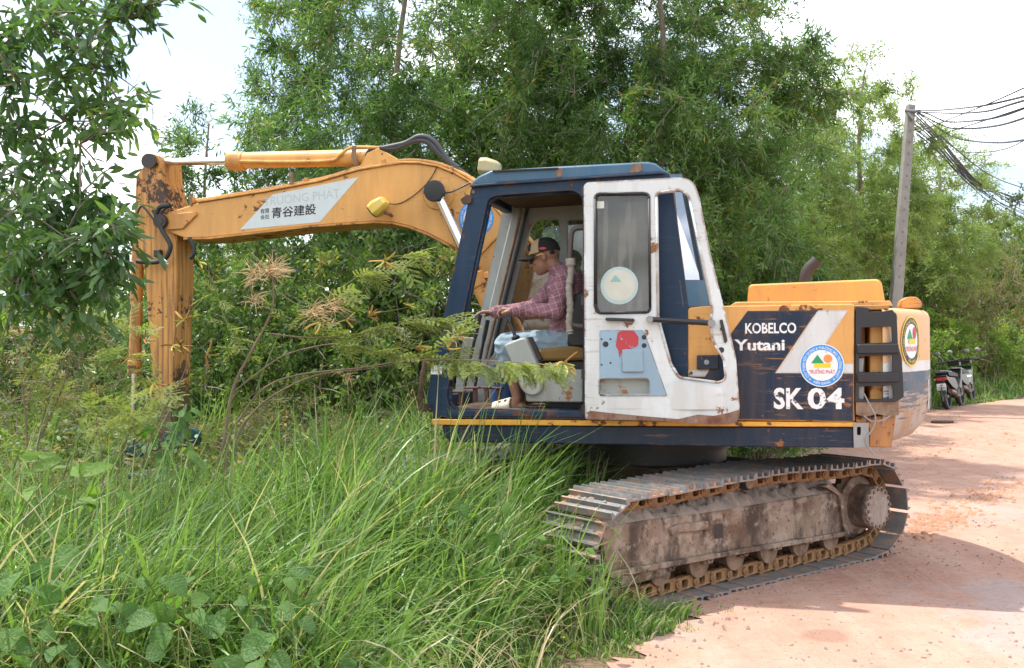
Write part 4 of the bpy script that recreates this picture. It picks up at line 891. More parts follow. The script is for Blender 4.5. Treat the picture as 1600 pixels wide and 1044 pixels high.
# name plate in silver grey with print
yd = YB0 - .0015
dec = ob('name_plate', MB().prism(UL([(375, 359), (426, 304), (560, 277), (500, 347)], yd), yd - .0006, yd + .001), M_DSILV, boom)
def skew_text(s, quad, bold, mat, name):
    V, F = text_geo(s, bold); V = fit(V, 0, 0, 1, 1); bl_, br_, tr_, tl_ = [Vector(U(a, b, yd)) for a, b in quad]
    ob_ = [((bl_.lerp(br_, u)).lerp(tl_.lerp(tr_, u), v)) for u, v in V]; sheet(name, [(p.x, yd - .0016, p.y) for p in ob_], F, mat, boom)
skew_text('青谷建設', ((424, 341.5), (494, 335), (494, 318), (425, 324.5)), .016, M_DBLK, 'plate_lettering')
skew_text('有限', ((407, 334.5), (421, 333), (421, 325), (407, 326.5)), .012, M_DBLK, 'plate_lettering')
skew_text('会社', ((407, 343.5), (421, 342), (421, 334.5), (407, 336)), .012, M_DBLK, 'plate_lettering')
skew_text('TRUONG PHÁT', ((412, 322), (531, 309), (530, 291), (412, 306)), .0, M_DGHOST, 'ghost_lettering')
bb = U(744, 341, YB0); BR2 = (U(772, 341, YB0)[0] - U(717, 341, YB0)[0]) / 2
bg_ = up('round_badge', MB().prism([(bb[0] + BR2 * .99 * math.cos(2 * math.pi * k / 48), bb[1] + BR2 * .99 * math.sin(2 * math.pi * k / 48)) for k in range(48)], YB0 - .003, YB0 - .0008), M_DBLUE, 0, 0)
def put2(name, VF, mat, lift): sheet(name, [(bb[0] + u * BR2, YB0 - .0035 - lift, bb[1] + v * BR2) for u, v in VF[0]], VF[1], mat, bg_)
put2('badge_face', disc2(0, 0, .72, 40), M_DWHITE, .0); put2('badge_ring_lettering', ring_text('CTY TNHH XÂY DỰNG & THƯƠNG MẠI TRƯỜNG PHÁT', .78, .13, R(222), R(-42)), M_DWHITE, .001)
put2('badge_ring_lettering', ring_text('KIÊN GIANG', .92, .13, R(244), R(296), True), M_DWHITE, .001)
V, F = text_geo('TRƯỜNG PHÁT', .01); put2('badge_name', (fit(V, -.6, -.1, .6, .2), F), flat('pale_mauve_print', (.55, .35, .52), .5), .001)
ob('weld_rib', MB().tube([U3(746, 402, YB0 - .004), U3(789, 357, YB0 - .004)], .011, 6), M_YEL, boom)
ob('lamp_wire', MB().tube(spline([U3(598, 317, YB0 - .06), U3(620, 319, YB0 - .012), U3(640, 310, YB0 - .010), U3(662, 292, YB0 - .010), U3(676, 274, YB0 - .010), U3(684, 258, YB0 - .010)], 6), .004, 5), M_DARK, boom)
ob('grease_line', MB().tube(spline([U3(690, 301, YB0 - .18), U3(705, 300, YB0 - .12), U3(722, 292, YB0 - .05), U3(734, 286, YB0 - .03)], 6), .007, 6), M_BLK, boom)
# boss where the boom cylinder holds the boom
cp = U(686, 303, YB0); ob('cylinder_boss', MB().lathe((cp[0], YB0, cp[1]), [(.005, .135), (-.012, .125), (-.016, .07)], 28), M_YEL, boom)
def cylinder(name, a, b, split, rr, rb, mat, boss, ypos, gl=True):
    a, b = Vector(a), Vector(b); c = a.lerp(b, split)
    o = up(name, MB().cyl(b, c, rb, n=24), mat, .004)
    ob('rod', MB().cyl(c, a, rr, n=20), M_CHROME, o)
    d = (b - a).normalized(); g0 = c + d * .01; ob('gland', MB().cyl(c - d * .01, c + d * .10, rb * 1.16, n=24), M_YELW, o, None, .006)
    ob('rod_eye', MB().cyl(a + Vector((0, -boss, 0)), a + Vector((0, boss, 0)), rb * .95, n=20), M_DARK, o, None, .006)
    ob('barrel_eye', MB().cyl(b + Vector((0, -boss, 0)), b + Vector((0, boss, 0)), rb * .95, n=20), M_DARK, o, None, .006)
    return o
for yy in (YB0 - .10, YB1 + .10):
    near = yy < 0
    pa, pb = U3(682, 300, YB0 - .10), U3(812, 580, YB0 - .10)
    bc = cylinder('boom_cylinder', (pa[0], yy, pa[2]), (pb[0], yy, pb[2]), .47, .038, .064, M_YELW, .05, yy)
    ob('pin_cap', MB().lathe((pa[0], yy, pa[2]), [(-.055, .085), (-.075, .08), (-.08, .05)], 24), M_BLK, bc)
    if near:
        ob('port_block', MB().box(U3(765, 430, yy - .02), (.08, .05, .05), None), M_YELW, bc, None, .005)
        ob('feed_pipe', MB().tube(spline([U3(770, 432, yy + .02), U3(784, 452, yy + .04), U3(800, 500, yy + .04), U3(822, 560, yy + .04)], 5), .016, 8), M_YELW, bc)
# arm cylinder on top of the boom
ym = (YB0 + YB1) / 2 - .06
ac = cylinder('arm_cylinder', U3(240, 254, ym), U3(588, 246, ym), .355, .033, .068, M_YEL, .09, ym)
ob('cylinder_bracket', MB().prism(UL([(560, 266), (575, 240), (592, 232), (606, 240), (632, 256), (610, 262)], ym - .09), ym - .11, ym - .08), M_YEL, boom, None, .005)
ob('cylinder_bracket', MB().prism(UL([(560, 266), (575, 240), (592, 232), (606, 240), (632, 256), (610, 262)], ym - .09), ym + .08, ym + .11), M_YEL, boom, None, .005)
ob('feed_pipe', MB().tube(spline([U3(375, 252, ym - .07), U3(440, 253, ym - .075), U3(515, 251, ym - .075), U3(530, 243, ym - .08), U3(545, 232, ym - .09), U3(560, 230, ym - .09), U3(594, 231, ym - .09)], 6), .014, 8), M_YEL, ac)
for px in (553, 556): ob('pipe_clamp', MB().tube([U3(px - 1, 228, ym - .1), U3(px - 2, 246, ym - .09), U3(px + 4, 262, ym - .06)], .012, 6), M_RUST, ac)
ob('collar', MB().cyl(U3(364, 252.4, ym), U3(382, 252.0, ym), .080, n=24), M_YELW, ac, None, .008)
for pts in ([(594, 231), (618, 232), (646, 221), (668, 222), (687, 240), (708, 259), (735, 278)], [(600, 231), (632, 224), (656, 213), (678, 221), (700, 250), (716, 262)]):
    up('hydraulic_hose', MB().tube(spline([U3(a, b, ym - .10 + .05 * i / len(pts)) for i, (a, b) in enumerate(pts)], 6), .021, 10), plain('grey_hose', (.05, .05, .055), .55))
# ---------------------------------------------------------------- arm (stick)
YA0, YA1 = YB0 - .0, YB1 - .0
AO = UL([(226, 258), (230, 246), (238, 240), (246, 243), (250, 252), (252, 281), (258, 305), (262, 320), (270, 330), (275, 350), (272, 376), (273, 430), (270, 523), (266, 615), (264, 700), (247, 700), (241, 640), (237.5, 600), (233, 553), (227, 477), (224, 424), (216, 400), (208, 340), (210, 299), (209, 276), (221, 267)], YA0)
arm = up('arm', MB().prism(round_poly(AO, .02, 2), YA0 + .035, YA1 - .035), M_ARM, .008)
LUG = UL([(226, 258), (230, 246), (238, 240), (246, 243), (250, 252), (252, 281), (258, 305), (264, 322), (262, 355), (245, 340), (230, 285), (212, 276)], YA0)
for y0 in (YA0, YA1 - .03): ob('lug_plate', MB().prism(LUG, y0 - .001, y0 + .031), M_ARM, arm, None, .004)
SID = UL([(210, 277), (230, 274), (238, 279), (262, 325), (272, 378), (273, 430), (270, 523), (266, 615), (264, 700), (247, 700), (241, 640), (233, 553), (224, 424), (216, 400), (208, 340)], YA0)
ob('side_plate', MB().prism(SID, YA0 + .024, YA0 + .034), M_ARM, arm, None, .003)
pn = U3(238, 253, YA0); ob('tail_pin', MB().cyl((pn[0], YA0 - .045, pn[2]), (pn[0], YA1 + .045, pn[2]), .045, n=18).cyl((pn[0], YA0 - .05, pn[2]), (pn[0], YA0 - .03, pn[2]), .062, n=18), M_DARK, arm)
fp = U3(268, 690, YA0); ob('foot_boss', MB().cyl((fp[0], YA0 - .01, fp[2]), (fp[0], YA1 + .01, fp[2]), .085, n=20), M_TEAL, arm, None, .006)
ob('hose_bracket', MB().box(U3(247, 396, YA0 - .0), (.06, .05, .06)), M_DARK, arm, None, .006)
for pts, r in (([(266, 321), (250, 324), (244, 335), (246, 345), (254, 361), (264, 378), (266, 388), (260, 402), (250, 408), (238, 410), (222, 409), (214, 408)], .020), ([(270, 320), (254, 330), (246, 348), (230, 330), (222, 322), (216, 330), (210, 350)], .009), ([(296, 372), (302, 384), (303, 396), (297, 404)], .018)):
    up('hydraulic_hose', MB().tube(spline([U3(a, b, YA0 - .06) for a, b in pts], 6), r, 10), M_BLK)
# bucket cylinder on the arm's front face and the bucket lost in the grass
kc = cylinder('bucket_cylinder', U3(207, 705, .09), U3(216, 380, .09), .38, .026, .052, M_ARM, .05, .09)
bk_ = up('bucket', MB().prism(round_poly(UL([(198, 752), (215, 735), (275, 748), (286, 780), (274, 815), (240, 838), (190, 834), (176, 812), (188, 785)], -.15), .04, 3), -.28, .46), M_TEAL, .012)
for k in range(5): ob('tooth', MB().prism(UL([(176, 800), (192, 800), (188, 835), (168, 838)], -.15), -.27 + k * .17, -.20 + k * .17), M_RUSTD, bk_, None, .004)
up('bucket_link', MB().prism(round_poly(UL([(200, 700), (215, 694), (240, 690), (264, 683), (268, 694), (242, 703), (214, 716)], -.02), .02), -.04, .0), M_TEAL, .006)
# ================================================================== the operator
def remesh(mb, voxel, it=4, name='m'):
    me = bpy.data.meshes.new('t'); me.from_pydata(mb.v, [], mb.f); o = bpy.data.objects.new('t', me); COL.objects.link(o)
    r = o.modifiers.new('r', 'REMESH'); r.mode = 'VOXEL'; r.voxel_size = voxel; r.use_smooth_shade = True
    s = o.modifiers.new('s', 'SMOOTH'); s.factor = .5; s.iterations = it
    bpy.context.view_layer.update(); dg = bpy.context.evaluated_depsgraph_get()
    out_ = bpy.data.meshes.new_from_object(o.evaluated_get(dg)); out_.name = name; bpy.data.objects.remove(o); bpy.data.meshes.remove(me)
    out_.polygons.foreach_set('use_smooth', [True] * len(out_.polygons)); return out_
M_SKIN = plain('tanned_skin', (.27, .135, .085), .5, 0, .18, 14, .1)
def V3(px, py, y): return Vector(U3(px, py, y))
yP = -.75
head = V3(850, 403, yP); neck = V3(872, 424, yP); chest = V3(886, 455, yP); hip = V3(893, 533, yP)
shL, shR = V3(882, 436, yP - .19), V3(880, 434, yP + .19)
elL, wrL = V3(868, 487, yP - .25), V3(808, 484, yP - .26)
elR, wrR = V3(835, 482, yP + .20), V3(776, 488, yP + .06)
knL, knR = V3(790, 540, yP - .13), V3(794, 536, yP + .14)
anL, anR = V3(808, 622, yP - .16), V3(812, 622, yP + .16)
def body_core(mb, g=0.0, arms=True, torso=True):
    if torso:
        mb.ball(chest, (.125 + g, .175 + g, .17 + g), 16, 12); mb.ball(chest.lerp(hip, .55), (.12 + g, .155 + g, .17 + g), 16, 12)
        mb.capsule(shL.lerp(chest, .1), shR.lerp(chest, .1), .062 + g, .062 + g); mb.capsule(chest + Vector((-.01, 0, .08)), neck, .08 + g, .055 + g)
    if arms:
        for s_, e_, w_ in ((shL, elL, wrL), (shR, elR, wrR)): mb.capsule(s_, e_, .055 + g, .043 + g); mb.capsule(e_, w_, .043 + g, .029 + g)
def hand(mb, w_, tip_dir, grip, side):
    """palm with four curled fingers over the lever and a thumb leaving its side; fd forward, dn down"""
    fd = Vector(tip_dir).normalized(); lat = Vector((0, side, 0)); dn = fd.cross(lat).normalized()
    if dn.z > 0: dn = -dn
    palm = w_ + fd * .055
    for k in range(4):
        off = lat * (-.027 + .018 * k); a = w_ + fd * .015 + off * .6; b = w_ + fd * (.088 - abs(k - 1.3) * .004) + off
        mb.capsule(a, b, .015, .0125, 8)
        L = (.030, .034, .032, .025)[k]; c1 = b + fd * L * .9 + dn * (.006 + .012 * grip); c2 = c1 + fd * (.022 - .018 * grip) + dn * (.008 + .018 * grip); c3 = c2 + fd * (.012 - .028 * grip) + dn * (.006 + .012 * grip)
        mb.capsule(b, c1, .0098, .009, 8); mb.capsule(c1, c2, .009, .0082, 8); mb.capsule(c2, c3, .0082, .0072, 8)
    t0 = w_ + fd * .025 - lat * .02 + dn * .006; t1 = t0 + fd * .032 - lat * .022 + dn * .014; t2 = t1 + fd * .030 + lat * .004 + dn * .010
    mb.capsule(t0, t1, .0135, .0105, 8); mb.capsule(t1, t2, .0105, .008, 8)
mb = MB(); body_core(mb)
rot = Matrix.Rotation(R(-14), 3, 'Y')             # head bowed forward
H_ = lambda x, y, z: head + rot @ Vector((x, y, z))
mb.ball(H_(.018, 0, .035), (.098, .077, .092), 18, 14, rot); mb.ball(H_(-.030, 0, -.035), (.062, .058, .078), 16, 12, rot)
mb.ball(H_(-.052, 0, -.090), (.030, .032, .024), 10, 8, rot)                                # chin
mb.capsule(H_(-.076, 0, .012), H_(-.104, 0, -.030), .009, .0145, 10); mb.ball(H_(-.097, .011, -.034), .010, 8, 6); mb.ball(H_(-.097, -.011, -.034), .010, 8, 6)   # nose
mb.capsule(H_(-.080, -.028, .026), H_(-.080, .028, .026), .014, .014, 8)                     # brow
mb.capsule(H_(-.085, -.018, -.060), H_(-.085, .018, -.060), .008, .008, 8); mb.capsule(H_(-.082, -.016, -.072), H_(-.082, .016, -.072), .0085, .0085, 8)   # lips
for s in (-1, 1):
    mb.ball(H_(-.058, s * .038, -.020), (.026, .022, .024), 8, 6); mb.ball(H_(.012, s * .079, -.004), (.018, .009, .030), 10, 8, rot)   # cheek, ear
    mb.ball(H_(.018, s * .083, .010), (.013, .006, .016), 8, 6, rot)
mb.capsule(neck, H_(.03, 0, -.03), .052, .056)
for k_, a_, s in ((knL, anL, -1), (knR, anR, 1)):
    hp = hip + Vector((0, s * .09, -.01)); mb.capsule(hp, k_, .082, .058); mb.capsule(k_, a_.lerp(k_, .6), .052, .054); mb.capsule(a_.lerp(k_, .6), a_, .050, .032)
    mb.capsule(a_, a_ + Vector((-.02, 0, -.055)), .034, .034); mb.capsule(a_ + Vector((.03, 0, -.06)), a_ + Vector((-.15, 0, -.072)), .030, .020); mb.capsule(a_ + Vector((-.06, .02, -.07)), a_ + Vector((-.175, .02, -.076)), .020, .013)
    for t in range(4): mb.capsule(a_ + Vector((-.12, -.03 + t * .014, -.074)), a_ + Vector((-.178 + t * -.003, -.032 + t * .015, -.078)), .010, .0085, 8)
hand(mb, wrL + Vector((-.012, 0, 0)), (-.95, .10, .05), .75, 1); hand(mb, wrR + Vector((-.012, 0, 0)), (-.98, -.05, .05), .25, -1)
bme = remesh(mb, .0055, 3, 'person'); bme.materials.append(M_SKIN)
M_PERS = Matrix.Translation(SWING) @ M_UP
man = link('person', bme, None); man.matrix_world = M_PERS
tag(man, 'person in plaid shirt and cap sitting in the excavator cab, hands on levers', 'person')
def plaid():
    m = NM('plaid_shirt_cloth'); c = m.coord(rot=(.0, .25, .0)); s = m.n('ShaderNodeSeparateXYZ'); m.l(c, s.inputs[0])
    def stripes(sock, per, w, ph=0.0):
        f = m.math('FRACT', m.math('ADD', m.math('DIVIDE', sock, per), ph)); return m.math('LESS_THAN', m.math('ABSOLUTE', m.math('SUBTRACT', f, .5)), w / 2)
    x = m.math('ADD', s.outputs[0], m.math('MULTIPLY', s.outputs[1], .5)); z = s.outputs[2]
    k = m.mix(m.math('MULTIPLY', stripes(x, .085, .42), .45), (.27, .12, .14), (.15, .065, .08)); k = m.mix(m.math('MULTIPLY', stripes(z, .085, .42), .45), k, (.19, .075, .10))
    k = m.mix(m.math('MULTIPLY', stripes(x, .0425, .09), .6), k, (.50, .40, .46)); k = m.mix(m.math('MULTIPLY', stripes(z, .0425, .09, .3), .6), k, (.50, .40, .46))
    n_ = m.noise(c, 9, 4); k = m.mix(m.math('MULTIPLY', n_, .35), k, (.40, .24, .28))
    wr = m.noise(m.coord(scale=(1, 1, 1.4)), 13, 4, .6, 1.2); m.bsdf(k, .85, 0, m.bump(wr, .9, .03), .2); return m.m
mb = MB(); body_core(mb, .016)
for e_, w_ in ((elL, wrL), (elR, wrR)): mb.capsule(e_.lerp(w_, .86), w_.lerp(e_, -.02), .048, .046)
mb.ball(hip + Vector((.01, 0, .03)), (.135, .175, .085), 16, 10); mb.ball(elL, .064, 12, 8); mb.ball(chest.lerp(hip, .8) + Vector((-.03, 0, 0)), (.13, .165, .08), 14, 10)
sme = remesh(mb, .008, 2, 'shirt')
rgv = np.zeros(len(sme.vertices) * 3, np.float32); sme.vertices.foreach_get('co', rgv); rgv = rgv.reshape(-1, 3)
nrm = np.zeros(len(sme.vertices) * 3, np.float32); sme.vertices.foreach_get('normal', nrm); nrm = nrm.reshape(-1, 3)
wv = np.array([mnoise.noise(Vector((p[0] * 16, p[1] * 11, p[2] * 22))) + .5 * mnoise.noise(Vector((p[0] * 38, p[1] * 20, p[2] * 45))) for p in rgv]); rgv += nrm * (wv * .008)[:, None]; sme.vertices.foreach_set('co', rgv.ravel()); sme.update()
shirt = link('shirt', sme, plaid(), man)
mb = MB(); cl = [neck + Vector((.045 * math.cos(a) - .01, .062 * math.sin(a), .008 * math.cos(a) - .012)) for a in np.linspace(R(-150), R(150), 14)]; mb.tube(cl, .018, 8); ob('collar', mb, M_BLK if False else shirt.data.materials[0], shirt)
M_JEAN = plain('faded_jeans', (.24, .315, .37), .9, 0, .35, 11, .5, .2)
mb = MB(); mb.ball(hip + Vector((0, 0, -.01)), (.125, .17, .10), 16, 10)
for k_, a_, s in ((knL, anL, -1), (knR, anR, 1)):
    hp = hip + Vector((0, s * .09, -.01)); mb.capsule(hp, k_, .100, .080); mb.capsule(k_, k_.lerp(a_, .34), .080, .072)
jme = remesh(mb, .007, 3, 'trousers')
def crumple(me, amp, f):
    n_ = len(me.vertices); co = np.zeros(n_ * 3, np.float32); me.vertices.foreach_get('co', co); co = co.reshape(-1, 3); no = np.zeros(n_ * 3, np.float32); me.vertices.foreach_get('normal', no); no = no.reshape(-1, 3)
    wv = np.array([1 - abs(mnoise.noise(Vector((p[0] * f, p[1] * f * .6, p[2] * f * 1.4)))) * 2 + .5 * mnoise.noise(Vector((p[0] * f * 2.5, p[1] * f * 2, p[2] * f * 2.5))) for p in co]); co += no * ((wv - .5) * amp)[:, None]; me.vertices.foreach_set('co', co.ravel()); me.update()
crumple(jme, .010, 13); link('trousers', jme, M_JEAN, man)
# cap: tan front, black mesh back, curved brim
rc = Matrix.Rotation(R(-10), 3, 'Y'); CH = lambda x, y, z: head + rc @ Vector((x, y, z))
def dome(x_lo, x_hi, g):
    mb = MB(); n, m_ = 28, 9; V = []
    for i in range(m_ + 1):
        t = math.pi / 2 * i / m_
        for k in range(n):
            a = 2 * math.pi * k / n; V.append((.112 * math.cos(a) * math.cos(t) ** .8, .091 * math.sin(a) * math.cos(t) ** .8, .105 * math.sin(t)))
    F = [(i * n + k, i * n + (k + 1) % n, (i + 1) * n + (k + 1) % n, (i + 1) * n + k) for i in range(m_) for k in range(n)]
    F = [f for f in F if x_lo <= sum(V[i][0] for i in f) / 4 < x_hi]
    mb.v = [CH(x * (1 + g) + .012, y * (1 + g), z * (1 + g) + .036) for x, y, z in V]; mb.f = F; return mb
cap = ob('cap', dome(-9, -.018, .0), flat('tan_cap_front', (.36, .25, .14), .8), man)
ob('cap_back', dome(-.018, 9, .004), flat('black_mesh_cap', (.012, .012, .013), .85), cap)
mb = MB(); V, F = [], []
for i in range(9):
    a = R(-62 + 124 * i / 8)
    for r in (0, .5, 1.0):
        rr = .108 + r * .092 * math.cos(a) ** .6; V.append(CH(.012 - rr * math.cos(a), .9 * rr * math.sin(a), .034 - .010 * r - .034 * (math.sin(a) ** 2) * (.4 + .6 * r)))
for i in range(8):
    for k in range(2): F.append((i * 3 + k, i * 3 + k + 1, (i + 1) * 3 + k + 1, (i + 1) * 3 + k))
mb.v, mb.f = V, F; bm_ = ob('brim', mb, flat('dark_brim', (.03, .03, .032), .7), cap); s_ = bm_.modifiers.new('t', 'SOLIDIFY'); s_.thickness = .006
ob('cap_patch', MB().ball(CH(-.085, -.035, .085), (.010, .020, .028), 10, 8), M_DBLK, cap); ob('cap_patch', MB().ball(CH(.02, -.094, .055), (.026, .004, .010), 10, 8), M_DRED, cap)
# sunglasses
gls = MB()
for s in (-1, 1): gls.ball(H_(-.088, s * .036, .004), (.018, .034, .027), 12, 8, rot)
gl_ = ob('sunglasses', gls, plain('dark_lens', (.02, .022, .015), .15), man); gl_['label'] = 'gold framed dark sunglasses'
mb = MB()
for s in (-1, 1): mb.tube([H_(-.092, s * .058, .018), H_(-.06, s * .078, .018), H_(.012, s * .084, .020)], .0035, 6)
mb.tube([H_(-.105, -.010, .016), H_(-.107, 0, .019), H_(-.105, .010, .016)], .003, 6); ob('temple', mb, plain('gold_wire', (.55, .40, .12), .3, .8), gl_)
ob('hair', MB().ball(H_(.060, 0, .018), (.046, .070, .034), 14, 10, rot), flat('black_hair', (.008, .007, .007), .7), man)
# sandals
for a_, s in ((anL, -1), (anR, 1)):
    so_ = [(-.20, -.02), (-.195, -.04), (-.12, -.05), (.0, -.042), (.055, -.035), (.07, 0), (.055, .035), (0, .042), (-.12, .048), (-.195, .035)]
    zz = a_.z - .098; sn_ = ob('sandal', MB().prism([(a_.x + x, a_.y + y) for x, y in so_], zz - .010, zz + .012, ax='z'), flat('cream_sandal', (.58, .53, .40), .7), man, None, .006)
    up_ = MB(); V, F = [], []
    for i in range(7):
        x = -.17 + .125 * i / 6
        for k in range(9):
            b = math.pi * k / 8; V.append((a_.x + x, a_.y + .056 * math.cos(b), zz + .010 + (.060 + .034 * i / 6) * math.sin(b) ** .8))
    F = [(i * 9 + k, i * 9 + k + 1, (i + 1) * 9 + k + 1, (i + 1) * 9 + k) for i in range(6) for k in range(8) if not (k in (2, 5) and i in (2, 4))]
    up_.v, up_.f = V, F; q = ob('sandal_strap', up_, sn_.data.materials[0], sn_); s2 = q.modifiers.new('t', 'SOLIDIFY'); s2.thickness = .006

# blue bucket standing on the cab floor
bx, bz = U(775, 640, -.62); bkt = MB(); bkt.lathe((0, 0, 0), [(0, .085), (.005, .09), (.26, .115), (.262, .122), (.275, .122), (.276, .112), (.02, .084)], 28, 'z')
bo = ob('plastic_bucket', bkt, flat('blue_plastic', (.03, .09, .26), .45)); bo.matrix_world = M_PERS @ Matrix.Translation((bx + .02, -.45, Z_(648) + .012)); tag(bo, 'blue plastic bucket on the cab floor by the pedals', 'bucket')
ob('bucket_handle', MB().tube([(.118 * math.cos(a), .02, .265 + .12 * math.sin(a)) for a in np.linspace(0, math.pi, 14)], .004, 6), M_GREYM, bo)
# ================================================================== motorbike, pole, wires, scrap
def motorbike(name, label, loc, rz, lean, c_body, c_seat):
    t = empty(name); t.matrix_world = Matrix.Translation(loc) @ Matrix.Rotation(rz, 4, 'Z') @ Matrix.Rotation(lean, 4, 'Y') @ Matrix.Scale(.92, 4); tag(t, label, 'motorbike')
    # local: +y forwards, rear wheel at y=-.62
    M_B = flat('bike_plastic_' + name, c_body, .3); blk = M_BLK
    for y in (-.62, .62):
        w_ = ob('wheel', MB().lathe((0, y, .28), [(-.045, .215), (-.05, .25), (-.03, .278), (0, .285), (.03, .278), (.05, .25), (.045, .215), (.03, .21), (-.03, .21)], 28, 'x'), blk, t)
        rm = MB().lathe((0, y, .28), [(-.06, .03), (-.03, .045), (.03, .045), (.06, .03)], 14, 'x')
        for k in range(5):
            a = 2 * math.pi * k / 5; rm.tube([(0, y, .28), (0, y + .21 * math.cos(a), .28 + .21 * math.sin(a))], .016, 6)
        ob('rim', rm, M_GREYM, w_)
        ob('mudguard', MB().tube([(0, y + .31 * math.cos(a), .28 + .31 * math.sin(a)) for a in np.linspace(R(20 if y > 0 else 60), R(160 if y > 0 else 195), 12)], .055, 10, squash=.35), M_B, t)
    ob('seat', MB().prism(round_poly([(-.72, .80), (-.5, .83), (-.1, .77), (.12, .74), (.12, .68), (-.65, .72)], .04), 0, 1), flat('bike_seat', c_seat, .5), t, Matrix(((0, .26, 0, -.13), (1, 0, 0, 0), (0, 0, 1, 0), (0, 0, 0, 1))), .03)
    ob('rear_cowl', MB().prism(round_poly([(-.88, .76), (-.70, .70), (-.1, .66), (.1, .45), (-.1, .40), (-.45, .48), (-.85, .66)], .05), 0, 1), M_B, t, Matrix(((0, .24, 0, -.12), (1, 0, 0, 0), (0, 0, 1, 0), (0, 0, 0, 1))), .03)
    ob('leg_shield', MB().prism(round_poly([(.1, .45), (.35, .40), (.56, .78), (.50, .88), (.33, .62)], .04), 0, 1), M_B, t, Matrix(((0, .26, 0, -.13), (1, 0, 0, 0), (0, 0, 1, 0), (0, 0, 0, 1))), .03)
    ob('engine', MB().box((0, -.05, .33), (.22, .42, .2)).cyl((-.13, 0, .33), (.13, 0, .33), .10, n=14), M_DARK, t, None, .02)
    ob('exhaust', MB().tube([(.13, .1, .25), (.15, -.3, .28), (.15, -.45, .34), (.16, -.88, .40)], [.02, .03, .05, .048], 12), plain('bronze_exhaust', (.16, .10, .07), .4, .5), t)
    ob('fork', MB().tube([(-.06, .62, .28), (-.06, .50, .85)], .02, 8).tube([(.06, .62, .28), (.06, .50, .85)], .02, 8), M_GREYM, t)
    ob('handlebar', MB().tube([(-.34, .38, 1.0), (-.15, .48, 1.02), (.15, .48, 1.02), (.34, .38, 1.0)], .018, 8).box((0, .5, .98), (.24, .18, .12)), M_BLKM, t, None, .0)
    for s in (-1, 1):
        mi = ob('mirror', MB().tube([(s * .2, .46, 1.03), (s * .3, .44, 1.2)], .007, 6).ball((s * .31, .43, 1.23), (.065, .02, .045), 12, 8), M_GREYM, t); ob('grip', MB().cyl((s * .25, .43, 1.005), (s * .36, .37, 1.0), .022, n=10), M_BLK, t)
    tl = ob('tail_light', MB().prism([(-.11, .70), (.11, .70), (.09, .63), (-.09, .63)], -.885, -.84), M_DRED, t, None, .01)
    for s in (-1, 1): ob('indicator', MB().ball((s * .13, -.86, .66), (.03, .03, .02), 8, 6), flat('amber' + name + str(s), (.6, .3, .2), .3), t)
    pl_ = ob('number_plate', MB().box((0, -.90, .50), (.19, .008, .14)), M_DWHITE, t)
    V, F = text_geo('68', .01); V = fit(V, -.03, .51, .03, .555); sheet('plate_digits', [(p[0], -.9055, p[1]) for p in V], F, M_DBLK, pl_); V, F = text_geo('276.93', .01); V = fit(V, -.08, .445, .08, .495); sheet('plate_digits', [(p[0], -.9055, p[1]) for p in V], F, M_DBLK, pl_)
    ob('plate_holder', MB().box((0, -.86, .55), (.12, .06, .18)), M_BLK, t, None, .01)
    ob('grab_bar', MB().tube([(-.13, -.45, .80), (-.13, -.8, .83), (0, -.87, .84), (.13, -.8, .83), (.13, -.45, .80)], .014, 8), M_GREYM, t)
    ob('side_stand', MB().tube([(-.1, -.05, .25), (-.24, -.1, .012)], .012, 6), M_BLKM, t)
    return t
DB = 20.3
b0 = at(1489, 646, DB); motorbike('motorbike', 'dark grey motorbike with a white number plate parked on the road edge', Vector((b0.x + .24, DB + .48, gz(0, DB))), R(-36), R(-7), (.016, .014, .015), (.008, .008, .009))
b1 = at(1508, 640, 22.2); motorbike('motorbike', 'green and black motorbike parked beyond the grey motorbike', Vector((b1.x + .02, 22.2, gz(0, 22))), R(-36), R(-7), (.010, .030, .020), (.010, .022, .016))

# concrete pole with climbing holes
pb, pt = at(1391, 560, 19.0), at(1423, 164, 19.0); pb.z = gz(0, 19); pb.x = at(1386, 560, 19).x
pole = MB(); d = (pt - pb); ax_ = d.normalized(); n_ = 5
sx = Vector((1, 0, 0)); sx = (sx - ax_ * sx.dot(ax_)).normalized(); sy = ax_.cross(sx)
# H-pole: two flanges and a recessed web
secs = []
for t in (0, 1):
    c = pb.lerp(pt, t); wd = .118 - .046 * t; th = .10 - .03 * t
    secs.append([c + sx * (a * wd) + sy * (b * th) for a, b in ((-1, -1), (1, -1), (1, 1), (-1, 1))])
pole.add(secs[0] + secs[1], [(0, 1, 2, 3), (4, 5, 6, 7)] + [(k, (k + 1) % 4, 4 + (k + 1) % 4, 4 + k) for k in range(4)])
PO = ob('utility_pole', pole, plain('pole_concrete', (.27, .26, .24), .9, 0, .38, 7, .5, .2), None, None, .015); tag(PO, 'leaning square concrete utility pole behind the excavator tail', 'utility pole')
for k in range(16):
    t = .985 - k * .036; c = pb.lerp(pt, t) - sy * (.10 - .03 * t) * (1 if sy.y > 0 else -1)
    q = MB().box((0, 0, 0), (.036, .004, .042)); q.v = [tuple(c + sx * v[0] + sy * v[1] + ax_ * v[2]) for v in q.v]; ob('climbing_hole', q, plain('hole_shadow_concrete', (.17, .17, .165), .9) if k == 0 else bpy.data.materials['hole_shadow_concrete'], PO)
c = pb.lerp(pt, .30) - sy * .1 * (1 if sy.y > 0 else -1); q = MB().box((0, 0, 0), (.05, .006, .30)); q.v = [tuple(c + sx * v[0] + sy * v[1] + ax_ * v[2]) for v in q.v]; ob('pole_slot', q, M_DARK, PO)
ob('cross_bracket', MB().tube([at(1415, 173, 18.9), at(1427, 186, 18.85)], .03, 6).tube([at(1414, 172, 18.85), at(1436, 174, 18.9)], .025, 6), M_GREYM, PO)
